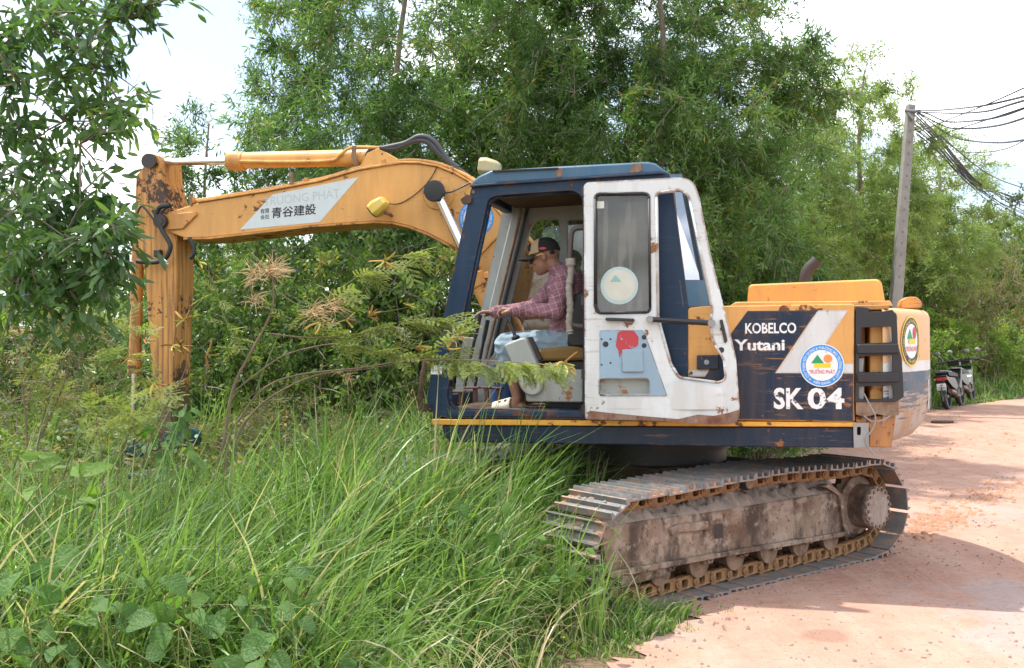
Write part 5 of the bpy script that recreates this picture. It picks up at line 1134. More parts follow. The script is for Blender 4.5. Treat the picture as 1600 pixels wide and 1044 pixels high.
M_WIRE = plain('black_cable', (.02, .02, .022), .6)
def cable(pts, r, label, twist=False):
    P_ = spline(pts, 10); mb = MB()
    if twist:
        L = 0
        for ph in (0, math.pi):
            Q = []
            for i, p in enumerate(spline(pts, 60)): Q.append(p + Vector((0, math.sin(i * .9 + ph), math.cos(i * .9 + ph))) * r * 1.1)
            mb.tube(Q, r * .8, 4)
    else: mb.tube(P_, r, 6)
    tag(ob('overhead_cable', mb, M_WIRE), label, 'cable', 'overhead cables from the pole')
tw = 'twisted black cable sagging level from the pole top'
for k, pts in enumerate(([(1434, 172, 19), (1470, 172, 17), (1530, 166, 14), (1570, 158, 12), (1610, 148, 10)], [(1436, 175, 19), (1490, 177, 16), (1540, 174, 13.5), (1580, 163, 11.5), (1610, 154, 10)],
                         [(1450, 178, 19), (1480, 190, 17), (1530, 188, 14), (1570, 180, 12), (1610, 165, 10)], [(1475, 197, 18), (1510, 201, 15), (1560, 196, 12.5), (1610, 181, 10)],
                         [(1480, 209, 18), (1510, 219, 15.5), (1560, 223, 13), (1610, 217, 10)])):
    cable([at(*p) for p in ([(1428, 172, 19)] if k > 1 else []) + list(pts)], .0085 if k < 4 else .0075, tw, True)
cable([at(*p) for p in ((1430, 180, 19), (1490, 231, 17), (1530, 238, 15), (1570, 233, 13), (1600, 220, 11))], .006, 'thin black cable hanging in a low slack loop below the twisted ones')
cable([at(*p) for p in ((1435, 206, 19), (1500, 180, 16), (1550, 160, 13), (1610, 133, 10))], .009, 'straight black cable crossing upward over the twisted cables')
cable([at(*p) for p in ((1440, 222, 19), (1480, 207, 17), (1540, 188, 13), (1610, 165, 10))], .008, 'lower straight black cable crossing upward over the twisted cables')
dl = 'black cable of the slack bundle running down along the road'
for k in range(13):
    o1, o2 = random.uniform(-9, 9), random.uniform(-22, 22); zz = 19 + random.uniform(-.1, .1)
    cable([at(1428 + random.uniform(0, 6), 175 + k * 3, zz), at(1462 + o1, 208 + k * 2.2 + o1, zz + 2), at(1512 + o1, 268 + o1 + k * 1.5, zz + 4.5), at(1560 + o1, 312 + o2 * .6, zz + 7), at(1612, 338 + o2, zz + 10)], .011 if k % 2 else .008, dl)
cable([at(*p) for p in ((1470, 212, 19), (1520, 255, 22), (1560, 280, 25), (1612, 298, 28))], .013, 'single thin cable running above the slack bundle down the road')

# flat scrap of bark on the road
c = at(1472, 676, 1600 * 1.6 / 146); q = MB(); n = 14
q.v = [(c.x + .19 * math.cos(2 * math.pi * k / n) * random.uniform(.8, 1.1), c.y + .10 * math.sin(2 * math.pi * k / n) * random.uniform(.8, 1.1), z) for z in (.010 + gz(0, c.y), .055 + gz(0, c.y)) for k in range(n)]
q.f = [tuple(range(n)), tuple(range(n, 2 * n))] + [(k, (k + 1) % n, n + (k + 1) % n, n + k) for k in range(n)]
tag(ob('bark_scrap', q, M_RUSTD, None, None, .01), 'flat dark scrap lying alone on the red road', 'scrap')
# ================================================================== trees and shrubs
def unit(a): return a / np.maximum(np.linalg.norm(a, axis=-1, keepdims=True), 1e-9)
def leaf_arrays(P, D, N, L, W, curl=.15):
    """diamond leaves, one folded quad each"""
    S = unit(np.cross(D, N)); n = len(P); L = L[:, None]; W = W[:, None]
    V = np.empty((n, 4, 3)); V[:, 0] = P; V[:, 1] = P + D * L * .45 + S * W * .5; V[:, 2] = P + D * L - N * L * curl; V[:, 3] = P + D * L * .45 - S * W * .5
    return V.reshape(-1, 3), np.arange(n * 4).reshape(n, 4)
def leaf_strips(P, D, N, L, W, curl=.25, rows=(0.0, .22, .55, .82, 1.0), wid=(.12, .8, 1.0, .6, .04)):
    """longer leaves in four bent segments with a fold along the midrib"""
    S = unit(np.cross(D, N)); n = len(P); m = len(rows); V = np.empty((n, m, 2, 3))
    for i, (t, w_) in enumerate(zip(rows, wid)):
        c = P + D * (L * t)[:, None] - N * (L * curl * t * t)[:, None]
        V[:, i, 0] = c + S * (W * w_ * .5)[:, None]; V[:, i, 1] = c - S * (W * w_ * .5)[:, None]
    F = np.array([(2 * i, 2 * i + 1, 2 * i + 3, 2 * i + 2) for i in range(m - 1)]); F = (np.arange(n)[:, None, None] * (2 * m) + F[None]).reshape(-1, 4)
    return V.reshape(-1, 3), F
def rand_unit(n): return unit(rng.normal(size=(n, 3)))
def skeleton(h, r0, clumps, lean=(0, 0), fork=.35, seed=0):
    """trunk, limbs to the far clumps, branches from the nearest limb to the others"""
    wood = MB(); rs = random.Random(seed); top = Vector((lean[0], lean[1], h * .82)); pts = [Vector((0, 0, -.1))]
    for k in range(1, 9):
        t = k / 8; pts.append(Vector((lean[0] * t * t + .05 * h * mnoise.noise(Vector((t * 3.1, seed, .4))), lean[1] * t * t + .05 * h * mnoise.noise(Vector((t * 3.1, seed, 9.3))), h * .82 * t)))
    tp = spline(pts, 3); n = len(tp); wood.tube(tp, [r0 * (1.15 - i / n * .95) if i > 1 else r0 * 1.35 for i in range(n)], 9)
    nodes = [(p, r0 * (1.1 - i / n * .95)) for i, p in enumerate(tp) if i > n * fork * .6]
    for c in sorted(clumps, key=lambda c: (c - top * .6).length):
        q, r = min(nodes, key=lambda pr: (pr[0] - c).length + (0.9 * max(0, pr[0].z - c.z + .25 * (pr[0] - c).length) * 1.5))
        m_ = q.lerp(c, .5) + Vector((rs.uniform(-.1, .1), rs.uniform(-.1, .1), rs.uniform(-.02, .15))) * (c - q).length * .6
        path = spline([q, m_, c], 4); rr = min(r * .7, .012 + .010 * (c - q).length); wood.tube(path, [rr * (1 - .75 * i / (len(path) - 1)) for i in range(len(path))], 5, False)
        for i, p in enumerate(path[2:]): nodes.append((p, rr * (1 - .7 * (i + 2) / len(path))))
    return wood
def crown_points(shapes, n, seed):
    rs = np.random.default_rng(seed); out_ = []; wts = np.array([s[6] for s in shapes]); wts = wts / wts.sum()
    for k in range(n * 6):
        s = shapes[rs.choice(len(shapes), p=wts)]; d = rs.normal(size=3); d /= np.linalg.norm(d); r = rs.uniform(.25, 1) ** .55
        p = Vector((s[0] + d[0] * s[3] * r, s[1] + d[1] * s[4] * r, s[2] + d[2] * s[5] * r))
        if p.z > .4 and all((p - q).length > .28 for q in out_): out_.append(p)
        if len(out_) >= n: break
    return out_
def foliage(clumps, crad, twigs, per, L, W, droop=.28, spread=.75, seed=1, up=.25, strip=False, keep=None, curl=.15, upn=.5):
    rs = np.random.default_rng(seed); C = np.array([tuple(c) for c in clumps]); nC = len(C); cen = C.mean(0)
    nT = nC * twigs; base = np.repeat(C, twigs, 0); cr = np.repeat(crad * rs.uniform(.6, 1.25, nC), twigs)
    d = unit(rs.normal(size=(nT, 3)) + .5 * unit(base - cen) + np.array([0, 0, up])); tl = cr * rs.uniform(.55, 1.15, nT)
    ct = np.repeat(rs.uniform(-.1, .65, nC), twigs)              # every clump has its own tone
    nL = nT * per; t = rs.uniform(.12, 1.0, nL); b = np.repeat(base, per, 0); dd = np.repeat(d, per, 0); ll = np.repeat(tl, per)
    P = b + dd * (ll * t)[:, None] - np.array([0, 0, 1.0]) * (droop * ll * t * t * .6)[:, None] + rs.normal(size=(nL, 3)) * .025
    D = unit(dd * .55 + rs.normal(size=(nL, 3)) * spread - np.array([0, 0, droop])); N = unit(rs.normal(size=(nL, 3)) + np.array([0, 0, upn])); N = unit(N - D * (N * D).sum(1, keepdims=True))
    tint = np.clip(np.repeat(np.repeat(ct, 1), per) + rs.uniform(0, .45, nL), 0, 1)
    LL = L * rs.uniform(.65, 1.2, nL); WW = W * rs.uniform(.7, 1.2, nL)
    if strip: V, F = leaf_strips(P, D, N, LL, WW, curl); k = 10
    else: V, F = leaf_arrays(P, D, N, LL, WW, curl); k = 4
    tw = MB(); 
    for i in range(0, nT, 2):
        p0 = Vector(base[i]); p1 = p0 + Vector(d[i]) * tl[i] * .5 - Vector((0, 0, droop * tl[i] * .15)); p2 = p0 + Vector(d[i]) * tl[i] - Vector((0, 0, droop * tl[i] * .6)); tw.tube([p0, p1, p2], [.007, .005, .002], 3, False)
    return V, F, np.repeat(tint, k), tw, (P, D, N, LL, WW, tint)
M_BARK = plain('grey_brown_bark', (.23, .19, .155), .95, 0, .4, 18, .9, .1)
M_BARKP = plain('pale_bark', (.30, .25, .20), .95, 0, .35, 14, .8, .1)
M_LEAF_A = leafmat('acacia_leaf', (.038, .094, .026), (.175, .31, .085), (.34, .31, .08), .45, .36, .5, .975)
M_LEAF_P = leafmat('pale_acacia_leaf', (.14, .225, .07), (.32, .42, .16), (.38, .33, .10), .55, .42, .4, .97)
M_LEAF_N = leafmat('near_acacia_leaf', (.040, .095, .038), (.13, .24, .070), (.26, .36, .08), .45, .32, .5, .93)
M_LEAF_B = leafmat('bush_leaf', (.042, .090, .022), (.19, .29, .07), (.30, .27, .07), .42, .45, .35, .96)
M_LEAF_Y = leafmat('bright_bush_leaf', (.09, .165, .030), (.22, .34, .070), (.38, .36, .08), .5, .45, .35, .95)
M_LEAF_D = leafmat('dry_bush_leaf', (.10, .115, .045), (.22, .22, .09), (.34, .22, .09), .42, .55, .3, .9)
def tree_meshes(key, h, r0, shapes, nclump, crad, twigs, per, L, W, mat, bark, seed, **kw):
    cl = crown_points(shapes, nclump, seed); wood = skeleton(h, r0, cl, seed=seed, lean=kw.pop('lean', (0, 0)))
    V, F, t, tw, _ = foliage(cl, crad, twigs, per, L, W, seed=seed, **kw)
    wood.v = wood.v; o = len(wood.v); wood.v += tw.v; wood.f += [tuple(i + o for i in f) for f in tw.f]
    wm = wood.mesh('trunk_' + key, 60, False); wm.materials.append(bark); lm = np_mesh('crown_' + key, V, F, t, False); lm.materials.append(mat); return wm, lm
def place_tree(ms, loc, rz, sc, label, group=None, name='acacia_tree', cat='tree'):
    e = empty(name, loc); e.rotation_euler = (0, 0, rz); e.scale = (sc[0], sc[0], sc[1]); tag(e, label, cat, group)
    link('trunk', ms[0], None, e); link('crown', ms[1], None, e); return e
def gl(x, y): return Vector((x, y, gz(x, y) - .02))
TA = tree_meshes('a', 9.0, .085, [(0, 0, 5.6, 2.3, 2.0, 3.1, 3), (1.2, -.3, 4.6, 1.5, 1.4, 1.6, 1.2), (-1.2, .2, 5.4, 1.6, 1.4, 2.2, 1.2), (.6, -.6, 3.2, 1.3, 1.2, 1.1, .8)], 165, .62, 16, 29, .118, .023, M_LEAF_A, M_BARK, 3)
TB = tree_meshes('b', 9.0, .07, [(0, 0, 5.8, 1.9, 1.8, 3.0, 3), (-.9, 0, 4.6, 1.3, 1.2, 1.6, 1.4), (.9, .2, 4.4, 1.3, 1.2, 1.8, 1.4)], 105, .58, 14, 27, .115, .023, M_LEAF_A, M_BARK, 8)
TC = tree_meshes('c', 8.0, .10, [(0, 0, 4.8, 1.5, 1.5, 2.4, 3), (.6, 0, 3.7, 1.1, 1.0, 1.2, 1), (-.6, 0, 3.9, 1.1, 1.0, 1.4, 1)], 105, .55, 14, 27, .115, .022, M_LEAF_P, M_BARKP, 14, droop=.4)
TD = tree_meshes('d', 5.6, .05, [(0, 0, 3.7, .85, .8, 1.5, 2), (.2, 0, 2.4, .7, .7, .9, 1)], 46, .42, 11, 16, .12, .024, M_LEAF_A, M_BARK, 21)
place_tree(TA, gl(1.75, 12.9), 0.3, (.88, 1.0), 'tall dense acacia tree rising behind the excavator cab roof')
place_tree(TB, gl(-1.55, 13.2), 1.2, (1.05, 1.0), 'tall airy acacia tree with sky gaps rising behind the boom')
place_tree(TA, gl(.55, 15.5), 2.4, (1.0, 1.12), 'tall dark acacia tree between the cab tree and the boom tree')
place_tree(TB, gl(-2.9, 15.6), 4.0, (.62, .95), 'slim acacia tree behind the excavator boom name plate')
place_tree(TB, gl(3.1, 16.0), 4.4, (.80, .80), 'broad acacia tree leaning out over the engine hood')
place_tree(TD, gl(-4.5, 15.6), .5, (1.05, 1.05), 'thin young acacia tree behind the arm and its cylinder rod')
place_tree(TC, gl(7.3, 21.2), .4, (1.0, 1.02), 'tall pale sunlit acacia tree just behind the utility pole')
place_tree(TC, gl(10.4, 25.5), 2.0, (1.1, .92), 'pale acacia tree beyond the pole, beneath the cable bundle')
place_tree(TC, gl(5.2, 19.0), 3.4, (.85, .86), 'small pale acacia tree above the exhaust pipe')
gw = 'trees of the far wood along the road'
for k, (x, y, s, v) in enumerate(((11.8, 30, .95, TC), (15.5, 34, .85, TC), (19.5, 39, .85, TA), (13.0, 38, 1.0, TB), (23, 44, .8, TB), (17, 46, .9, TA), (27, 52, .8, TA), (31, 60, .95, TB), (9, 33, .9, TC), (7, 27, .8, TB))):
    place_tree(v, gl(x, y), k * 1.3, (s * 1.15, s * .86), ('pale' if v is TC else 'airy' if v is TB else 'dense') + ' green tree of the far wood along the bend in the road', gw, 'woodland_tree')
gb = 'trees of the wood behind the thicket'
for k, (x, y, s, v) in enumerate(((-11, 22, .55, TB), (-8.0, 21, .50, TD), (-2.6, 21, .66, TA), (.4, 20, .72, TB), (3.0, 21, .7, TA), (-14, 27, .6, TB), (-5.4, 26, .45, TB), (6, 27, .75, TB), (-9.5, 30, .6, TA), (-18, 30, .6, TA))):
    place_tree(v, gl(x, y), k * 2.1 + .4, (s * 1.1, s), ('slender' if v is TD else 'airy' if v is TB else 'dense') + ' green tree in the wood behind the ' + ('arm' if x < -4 else 'thicket and cab'), gb, 'woodland_tree')

# ---------------------------------------------------------------- bushes of the thicket
def bush_mesh(key, h, r, ncl, twigs, per, L, W, mat, seed, **kw):
    cl = crown_points([(0, 0, h * .55, r, r, h * .5, 2), (r * .5, 0, h * .4, r * .6, r * .6, h * .4, 1), (-r * .4, .2, h * .38, r * .6, r * .6, h * .35, 1)], ncl, seed)
    w_ = MB(); rs = random.Random(seed)
    for c in cl[::2]:
        b = Vector((c.x * .15, c.y * .15, -.05)); w_.tube(spline([b, b.lerp(c, .5) + Vector((rs.uniform(-.1, .1), rs.uniform(-.1, .1), .1)), c], 3), [.014, .012, .010, .008, .006, .004, .003], 4, False)
    V, F, t, tw, _ = foliage(cl, .36, twigs, per, L, W, seed=seed, **kw); o = len(w_.v); w_.v += tw.v; w_.f += [tuple(i + o for i in f) for f in tw.f]
    wm = w_.mesh('stem_' + key, 60, False); wm.materials.append(M_BARK); lm = np_mesh('foliage_' + key, V, F, t, False); lm.materials.append(mat); return wm, lm
BU = [bush_mesh('a', 2.5, 1.05, 80, 10, 17, .075, .034, M_LEAF_B, 31, droop=.2), bush_mesh('b', 2.2, 1.0, 70, 10, 17, .085, .026, M_LEAF_A, 33, droop=.45),
      bush_mesh('c', 1.6, .95, 60, 10, 17, .080, .036, M_LEAF_Y, 35, droop=.2), bush_mesh('d', 1.8, .95, 60, 9, 13, .060, .022, M_LEAF_D, 37, droop=.3)]
gq = 'bushes of the thicket'
bl_ = {0: 'dense dark green bush in the thicket behind the excavator', 1: 'narrow leaved bush in the thicket behind the excavator', 2: 'bright green broad leaved bush at the edge of the road', 3: 'dry olive bush with brownish twigs in the thicket'}
def bush(k, x, y, s, h=1.0, rz=None):
    kind = ('dense dark green bush', 'narrow leaved green bush', 'bright broad leaved bush', 'dry olive bush with brownish twigs')[k]
    where = 'lining the far road edge' if y > 15.5 else 'round the foot of the excavator arm' if y < 9.7 else 'behind the excavator arm' if x < -4.4 else 'in the thicket under the boom' if x < -.6 else 'in the thicket behind the cab'
    e = empty('bush', gl(x, y)); e.rotation_euler = (0, 0, random.uniform(0, 6) if rz is None else rz); e.scale = (s, s, s * h); tag(e, kind + ' ' + where, 'bush', 'bushes ' + where); link('stem', BU[k][0], None, e); link('foliage', BU[k][1], None, e)
for x, y, k, s, h in ((-2.6, 11.6, 0, 1.0, 1.1), (-1.2, 11.2, 0, 1.05, 1.05), (.2, 11.5, 1, 1.0, 1.1), (-3.9, 11.8, 1, .95, .95), (-5.2, 12.2, 3, 1.1, 1.0), (-6.5, 11.6, 0, 1.0, .85), (-4.6, 10.9, 3, .85, .8),
                      (-6.1, 10.2, 3, .9, .85), (-7.6, 12.5, 1, 1.1, .9), (1.6, 11.6, 0, .9, .9), (2.9, 12.2, 1, .85, .9), (-1.9, 12.6, 1, 1.2, 1.25), (-.4, 12.8, 0, 1.2, 1.3), (-3.2, 13.4, 0, 1.2, 1.15), (1.2, 13.2, 1, 1.2, 1.2),
                      (-5.4, 14.2, 0, 1.15, 1.0), (-7.2, 14.8, 1, 1.2, .95), (-9.0, 14.0, 3, 1.2, 1.0), (2.4, 14.3, 0, 1.2, 1.2), (3.9, 14.6, 1, 1.0, 1.2), (-2.2, 10.3, 3, .75, .8), (-3.6, 10.0, 1, .6, .7), (-.9, 10.2, 3, .7, .75)): bush(k, x, y, s, h)
for x, y, k, s, h in ((-2.75, 7.45, 2, .42, .75), (-3.15, 7.9, 2, .42, .7), (-3.6, 7.6, 3, .55, .75), (-4.3, 8.2, 2, .6, .8), (-3.0, 9.4, 3, .6, .8), (-4.9, 9.0, 3, .75, .8), (-2.1, 8.9, 2, .45, .8), (-5.0, 7.6, 1, .6, .75), (-2.4, 9.6, 3, .6, .85), (-1.7, 9.6, 3, .55, .9)): bush(k, x, y, s, h)
for x, y, k, s, h in ((4.1, 17.0, 2, 1.0, 1.0), (5.4, 18.6, 1, 1.1, 1.1), (3.5, 16.0, 1, .8, 1.2), (6.3, 20.4, 0, 1.1, 1.0), (7.6, 21.8, 2, 1.1, .95), (8.6, 23.6, 2, 1.1, 1.0), (9.9, 24.6, 2, 1.2, 1.0), (8.9, 26.2, 0, 1.4, 1.3), (11.2, 26.8, 3, 1.5, 1.5),
                      (12.6, 27.4, 2, 1.2, .95), (10.4, 28.6, 1, 1.5, 1.4), (13.8, 29.4, 3, 1.5, 1.5), (15.2, 30.2, 2, 1.3, 1.0), (16.0, 33.0, 0, 1.6, 1.4), (18.4, 34.0, 2, 1.3, 1.0), (20, 37.5, 0, 1.6, 1.3), (22.5, 40, 2, 1.5, 1.0), (12.0, 31.5, 0, 1.7, 1.4), (25.5, 44.5, 0, 1.8, 1.2), (4.9, 20.5, 0, 1.3, 1.3), (7.0, 24.0, 1, 1.4, 1.3)): bush(k, x, y, s, h)

# ---------------------------------------------------------------- the near acacia, its leaves large enough to tell apart
def near_tree():
    base = Vector((-4.35, 5.9, 0)); e = empty('acacia_tree', base); tag(e, 'dark leafy acacia branches hanging over the excavator arm', 'tree')
    cl = []
    rs = random.Random(4); tgt = []
    for px, py, dep in ((20, 60, 5.6), (70, 40, 5.5), (120, 60, 5.6), (30, 130, 5.4), (90, 120, 5.8), (150, 105, 5.5), (165, 160, 5.6), (40, 200, 5.5), (100, 190, 5.4), (150, 180, 5.7), (190, 165, 5.5), (20, 270, 5.4), (75, 260, 5.6), (125, 225, 5.5), (20, 330, 5.3), (80, 320, 5.3), (130, 300, 5.4), (100, 370, 5.2), (150, 320, 5.3), (140, 370, 5.2), (172, 345, 5.2), (40, 390, 5.2), (20, 440, 5.1), (90, 420, 5.3), (140, 420, 5.2), (168, 390, 5.2), (60, 470, 5.2), (110, 455, 5.2),
                        (175, 30, 5.3), (225, 10, 5.3), (210, 25, 5.3), (-40, 100, 5.5), (-60, 250, 5.4), (-50, 380, 5.3), (-90, 20, 5.5), (60, 10, 5.8), (130, 5, 5.5), (-20, -40, 5.5), (80, -60, 5.5), (-120, 320, 5.5), (20, 400, 5.8), (60, 350, 5.9), (30, 300, 6.0), (90, 390, 5.9), (5, 200, 5.9), (40, 80, 6.0), (20, 480, 5.5), (160, 430, 5.3), (10, 110, 5.6)):
        p = at(px, py, dep + rs.uniform(-.15, .15)) - base; cl.append(p)
    wood = skeleton(5.2, .07, cl, seed=40, lean=(.5, -.2))
    V, F, t, tw, raw = foliage(cl, .27, 10, 10, .095, .027, droop=.45, spread=.55, seed=44, strip=True, up=.15, curl=.22)
    P, D, N, L, W, ti = raw; o = len(wood.v); wood.v += tw.v; wood.f += [tuple(i + o for i in f) for f in tw.f]
    wm = wood.mesh('trunk', 60, False); wm.materials.append(M_BARK); link('trunk', wm, None, e)
    wp = P + np.array(base); px = 800 + 1600 * wp[:, 0] / wp[:, 1]; py = 530 - 1600 * (wp[:, 2] - CAM_H) / wp[:, 1]
    vis = (px > 0) & (px < 300) & (py > 0) & (py < 520); idx = np.where(vis)[0]; idx = idx[np.argsort(wp[idx, 1])][:300]; big = np.zeros(len(P), bool); big[idx] = True
    V4 = V.reshape(len(P), 10, 3); keep = ~big
    Fk = np.array([(2 * i, 2 * i + 1, 2 * i + 3, 2 * i + 2) for i in range(4)]); Fk = (np.arange(keep.sum())[:, None, None] * 10 + Fk[None]).reshape(-1, 4)
    fo = link('foliage', np_mesh('foliage', V4[keep].reshape(-1, 3), Fk, np.repeat(ti[keep], 10)), M_LEAF_N, e); fo['kind'] = 'stuff'
    protos = []
    for q in range(6):
        a = np.zeros((1, 3)); v_, f_ = leaf_strips(a, np.array([[1., 0, 0]]), np.array([[0, 0, 1.]]), np.array([1.]), np.array([.27]), .18 + .03 * q); v_[:, 1] += .06 * np.sin(v_[:, 0] * 3) * (1 if q % 2 else -1)
        m = np_mesh('leaf', v_, f_, np.full(10, q / 5.6)); m.materials.append(M_LEAF_N); protos.append(m)
    for i in idx:
        d, n_ = Vector(D[i]), Vector(N[i]); s_ = n_.cross(d); B = Matrix(((d.x * L[i], s_.x * L[i], n_.x * L[i], P[i][0]), (d.y * L[i], s_.y * L[i], n_.y * L[i], P[i][1]), (d.z * L[i], s_.z * L[i], n_.z * L[i], P[i][2]), (0, 0, 0, 1)))
        link('leaf', protos[min(5, int(ti[i] * 6))], None, e, B)
near_tree()
# ================================================================== mimosa shrubs in front of the arm
M_LFT = leafmat('mimosa_leaflet', (.17, .24, .075), (.36, .43, .14), (.44, .42, .15), .45, .5, .3, .85)
M_STEM = plain('brown_woody_stem', (.20, .15, .10), .85, 0, .35, 20, .5, .2)
M_STEMG = plain('green_brown_stem', (.17, .20, .07), .8, 0, .3, 20, .4, .2)
M_POD = [plain('golden_hairy_pod', (.42, .27, .07), .85, 0, .3, 30, .6, .2), plain('brown_hairy_pod', (.30, .16, .06), .85, 0, .3, 30, .6, .2), plain('olive_hairy_pod', (.38, .34, .09), .85, 0, .3, 30, .6, .2)]
def pinnate_mesh(pairs, n_leaflet, plen, name, ll, lw, seed):
    """twice-feathered leaf along +x: pinnae in pairs, each with two rows of leaflets; unit: metres"""
    rs = np.random.default_rng(seed); P, D, N, L, W = [], [], [], [], []; rl = .035 * pairs + .03; st = MB()
    st.tube([(0, 0, 0), (rl * .5, 0, -.01 * pairs / 3), (rl, 0, -.045 * pairs / 4)], .0016, 4, False)
    for i in range(pairs):
        x = .03 + i * .035
        for s in (-1, 1):
            a = R(62 + rs.uniform(-8, 8)) - i * .05; pd = np.array([math.cos(a), s * math.sin(a), -.12]); pl = plen * (1 - .25 * abs(i / max(1, pairs - 1) - .4)); b = np.array([x, 0, -.01 * (i / 3) ** 2])
            st.tube([tuple(b), tuple(b + pd * pl)], .0009, 3, False)
            for k in range(n_leaflet):
                t = .06 + .94 * k / n_leaflet
                for q in (-1, 1):
                    perp = np.array([-pd[1], pd[0], 0.]) * q; P.append(b + pd * pl * t); d_ = perp * .86 + pd * .45 + np.array([0, 0, rs.uniform(-.25, .3)]); D.append(d_); N.append([0.1 * q, 0, 1.]); L.append(ll * rs.uniform(.8, 1.1) * (1 - .5 * max(0, t - .7) / .3)); W.append(lw)
    P, D, N, L, W = map(np.array, (P, D, N, L, W)); D = unit(D); N = unit(N - D * (N * D).sum(1, keepdims=True))
    V, F = leaf_arrays(P, D, N, L, W, .08); sm = st.mesh('s', 0, False); sv = np.array([v.co[:] for v in sm.vertices]); sf = np.array([tuple(p.vertices) for p in sm.polygons if len(p.vertices) == 4]); bpy.data.meshes.remove(sm)
    m = np_mesh(name, np.concatenate([V, sv]), np.concatenate([F, sf + len(V)]), np.concatenate([np.repeat(rs.uniform(0, .84, len(P)), 4), np.full(len(sv), .95)]), False); m.materials.append(M_LFT); return m
LEAFS = [pinnate_mesh(5, 15, .085, 'feathery_leaf', .0125, .0042, 1), pinnate_mesh(4, 13, .075, 'feathery_leaf', .0125, .0045, 2), pinnate_mesh(3, 9, .085, 'feathery_leaf', .019, .0075, 3)]
def pod_mesh(ci, bend, L=.085):
    n = 9; path = [(L * t, 0, bend * L * (t * t) - .0) for t in np.linspace(0, 1, n)]; rad = [.002] + [.0062] * (n - 2) + [.002]
    m = MB().tube(path, rad, 7, True, .55).mesh('seed_pod', 60); m.materials.append(M_POD[ci]); return m
PODS = [pod_mesh(c, b, l) for c, b, l in ((0, .25, .09), (1, -.3, .08), (0, -.5, .085), (2, .6, .07), (1, .1, .085), (2, .3, .085))]
def orient(d, p, s=1.0, roll=None):
    d = Vector(d).normalized(); q = d.to_track_quat('X', 'Z').to_matrix().to_4x4(); return Matrix.Translation(p) @ q @ Matrix.Rotation(random.uniform(-.6, .6) if roll is None else roll, 4, 'X') @ Matrix.Scale(s, 4)
def mimosa(label, base, stems, leaves, pods, brushes=(), name='mimosa_shrub'):
    """stems: lists of (px, py, depth, radius); leaves: (px, py, depth, dirx, dirz, size, kind); pods: (px, py, depth, count)"""
    e = empty(name, base); tag(e, label, 'shrub', None); inv = -Vector(base); mats = (M_STEM, M_STEMG)
    for st in stems:
        pts = [at(a, b, c) + inv for a, b, c, r in st]; sp = spline(pts, 5); rr = np.interp(np.linspace(0, 1, len(sp)), np.linspace(0, 1, len(st)), [s[3] * .75 for s in st]); ob('stem', MB().tube(sp, list(rr), 7), mats[1 if st[0][3] < .007 else 0], e)
    for px, py, dep, dx, dz, s, k in leaves:
        link('feathery_leaf', LEAFS[k], None, e, orient((dx, random.uniform(-.5, .3), dz), at(px, py, dep) + inv, s))
    for px, py, dep, n in pods:
        c = at(px, py, dep) + inv
        for _ in range(n): link('seed_pod', random.choice(PODS), None, e, orient((random.gauss(.5, .8), random.gauss(-.2, .5), random.gauss(.15, .6)), c, random.uniform(.75, 1.25), random.uniform(0, 6)))
    for px, py, dep, n, rad, ax in brushes:                   # withered flower heads: sprays of fine dry bristles
        c = at(px, py, dep) + inv; mb = MB()
        for _ in range(n):
            d = Vector((random.gauss(ax[0], .75), random.gauss(0, .7), random.gauss(ax[1], .55))).normalized(); q = c + Vector((random.gauss(0, .02), random.gauss(0, .02), random.gauss(0, .02))); L = rad * random.uniform(.6, 1.2)
            mb.tube([q, q + d * L * .5 + Vector((0, 0, .004)), q + d * L - Vector((0, 0, .012))], [.0022, .0020, .001], 3, False)
        o = ob('dry_flower_spray', mb, plain('dry_straw', (.50, .35, .19), .9, 0, .3, 40), e); o['kind'] = 'stuff'
    return e
D0 = 6.35
stems = [[(335, 760, D0, .016), (350, 690, D0, .015), (365, 605, D0, .013), (395, 545, D0, .011), (423, 490, D0, .009), (427, 445, D0, .007), (418, 415, D0, .004)],
         [(355, 700, D0, .013), (378, 650, D0, .011), (415, 605, D0 - .05, .009), (470, 585, D0 - .1, .0075), (560, 575, D0 - .2, .006), (640, 563, D0 - .3, .005), (720, 562, D0 - .45, .0045), (800, 566, D0 - .55, .004), (880, 572, D0 - .6, .003)],
         [(365, 705, D0 + .05, .012), (400, 640, D0 + .05, .010), (450, 605, D0, .008), (500, 585, D0 - .05, .006), (570, 577, D0 - .1, .005), (650, 563, D0 - .2, .004)],
         [(362, 615, D0, .008), (400, 585, D0 - .05, .007), (445, 555, D0 - .1, .006), (500, 540, D0 - .15, .005), (530, 537, D0 - .2, .003)],
         [(420, 521, D0, .007), (470, 527, D0 - .05, .006), (520, 526, D0 - .1, .005), (570, 520, D0 - .1, .003)],
         [(383, 557, D0, .006), (352, 500, D0 + .05, .005), (335, 445, D0 + .1, .004), (322, 420, D0 + .1, .002)],
         [(427, 450, D0, .006), (480, 480, D0 - .05, .004), (540, 445, D0 - .1, .004), (600, 405, D0 - .15, .003), (640, 400, D0 - .2, .002)],
         [(400, 610, D0, .006), (420, 560, D0, .005), (432, 530, D0, .004), (436, 520, D0, .003)],
         [(560, 577, D0 - .2, .004), (620, 545, D0 - .25, .003), (680, 530, D0 - .3, .003), (720, 505, D0 - .35, .002)],
         [(470, 482, D0, .004), (520, 470, D0 - .1, .003), (580, 488, D0 - .1, .003), (640, 480, D0 - .15, .002)]]
lv = []
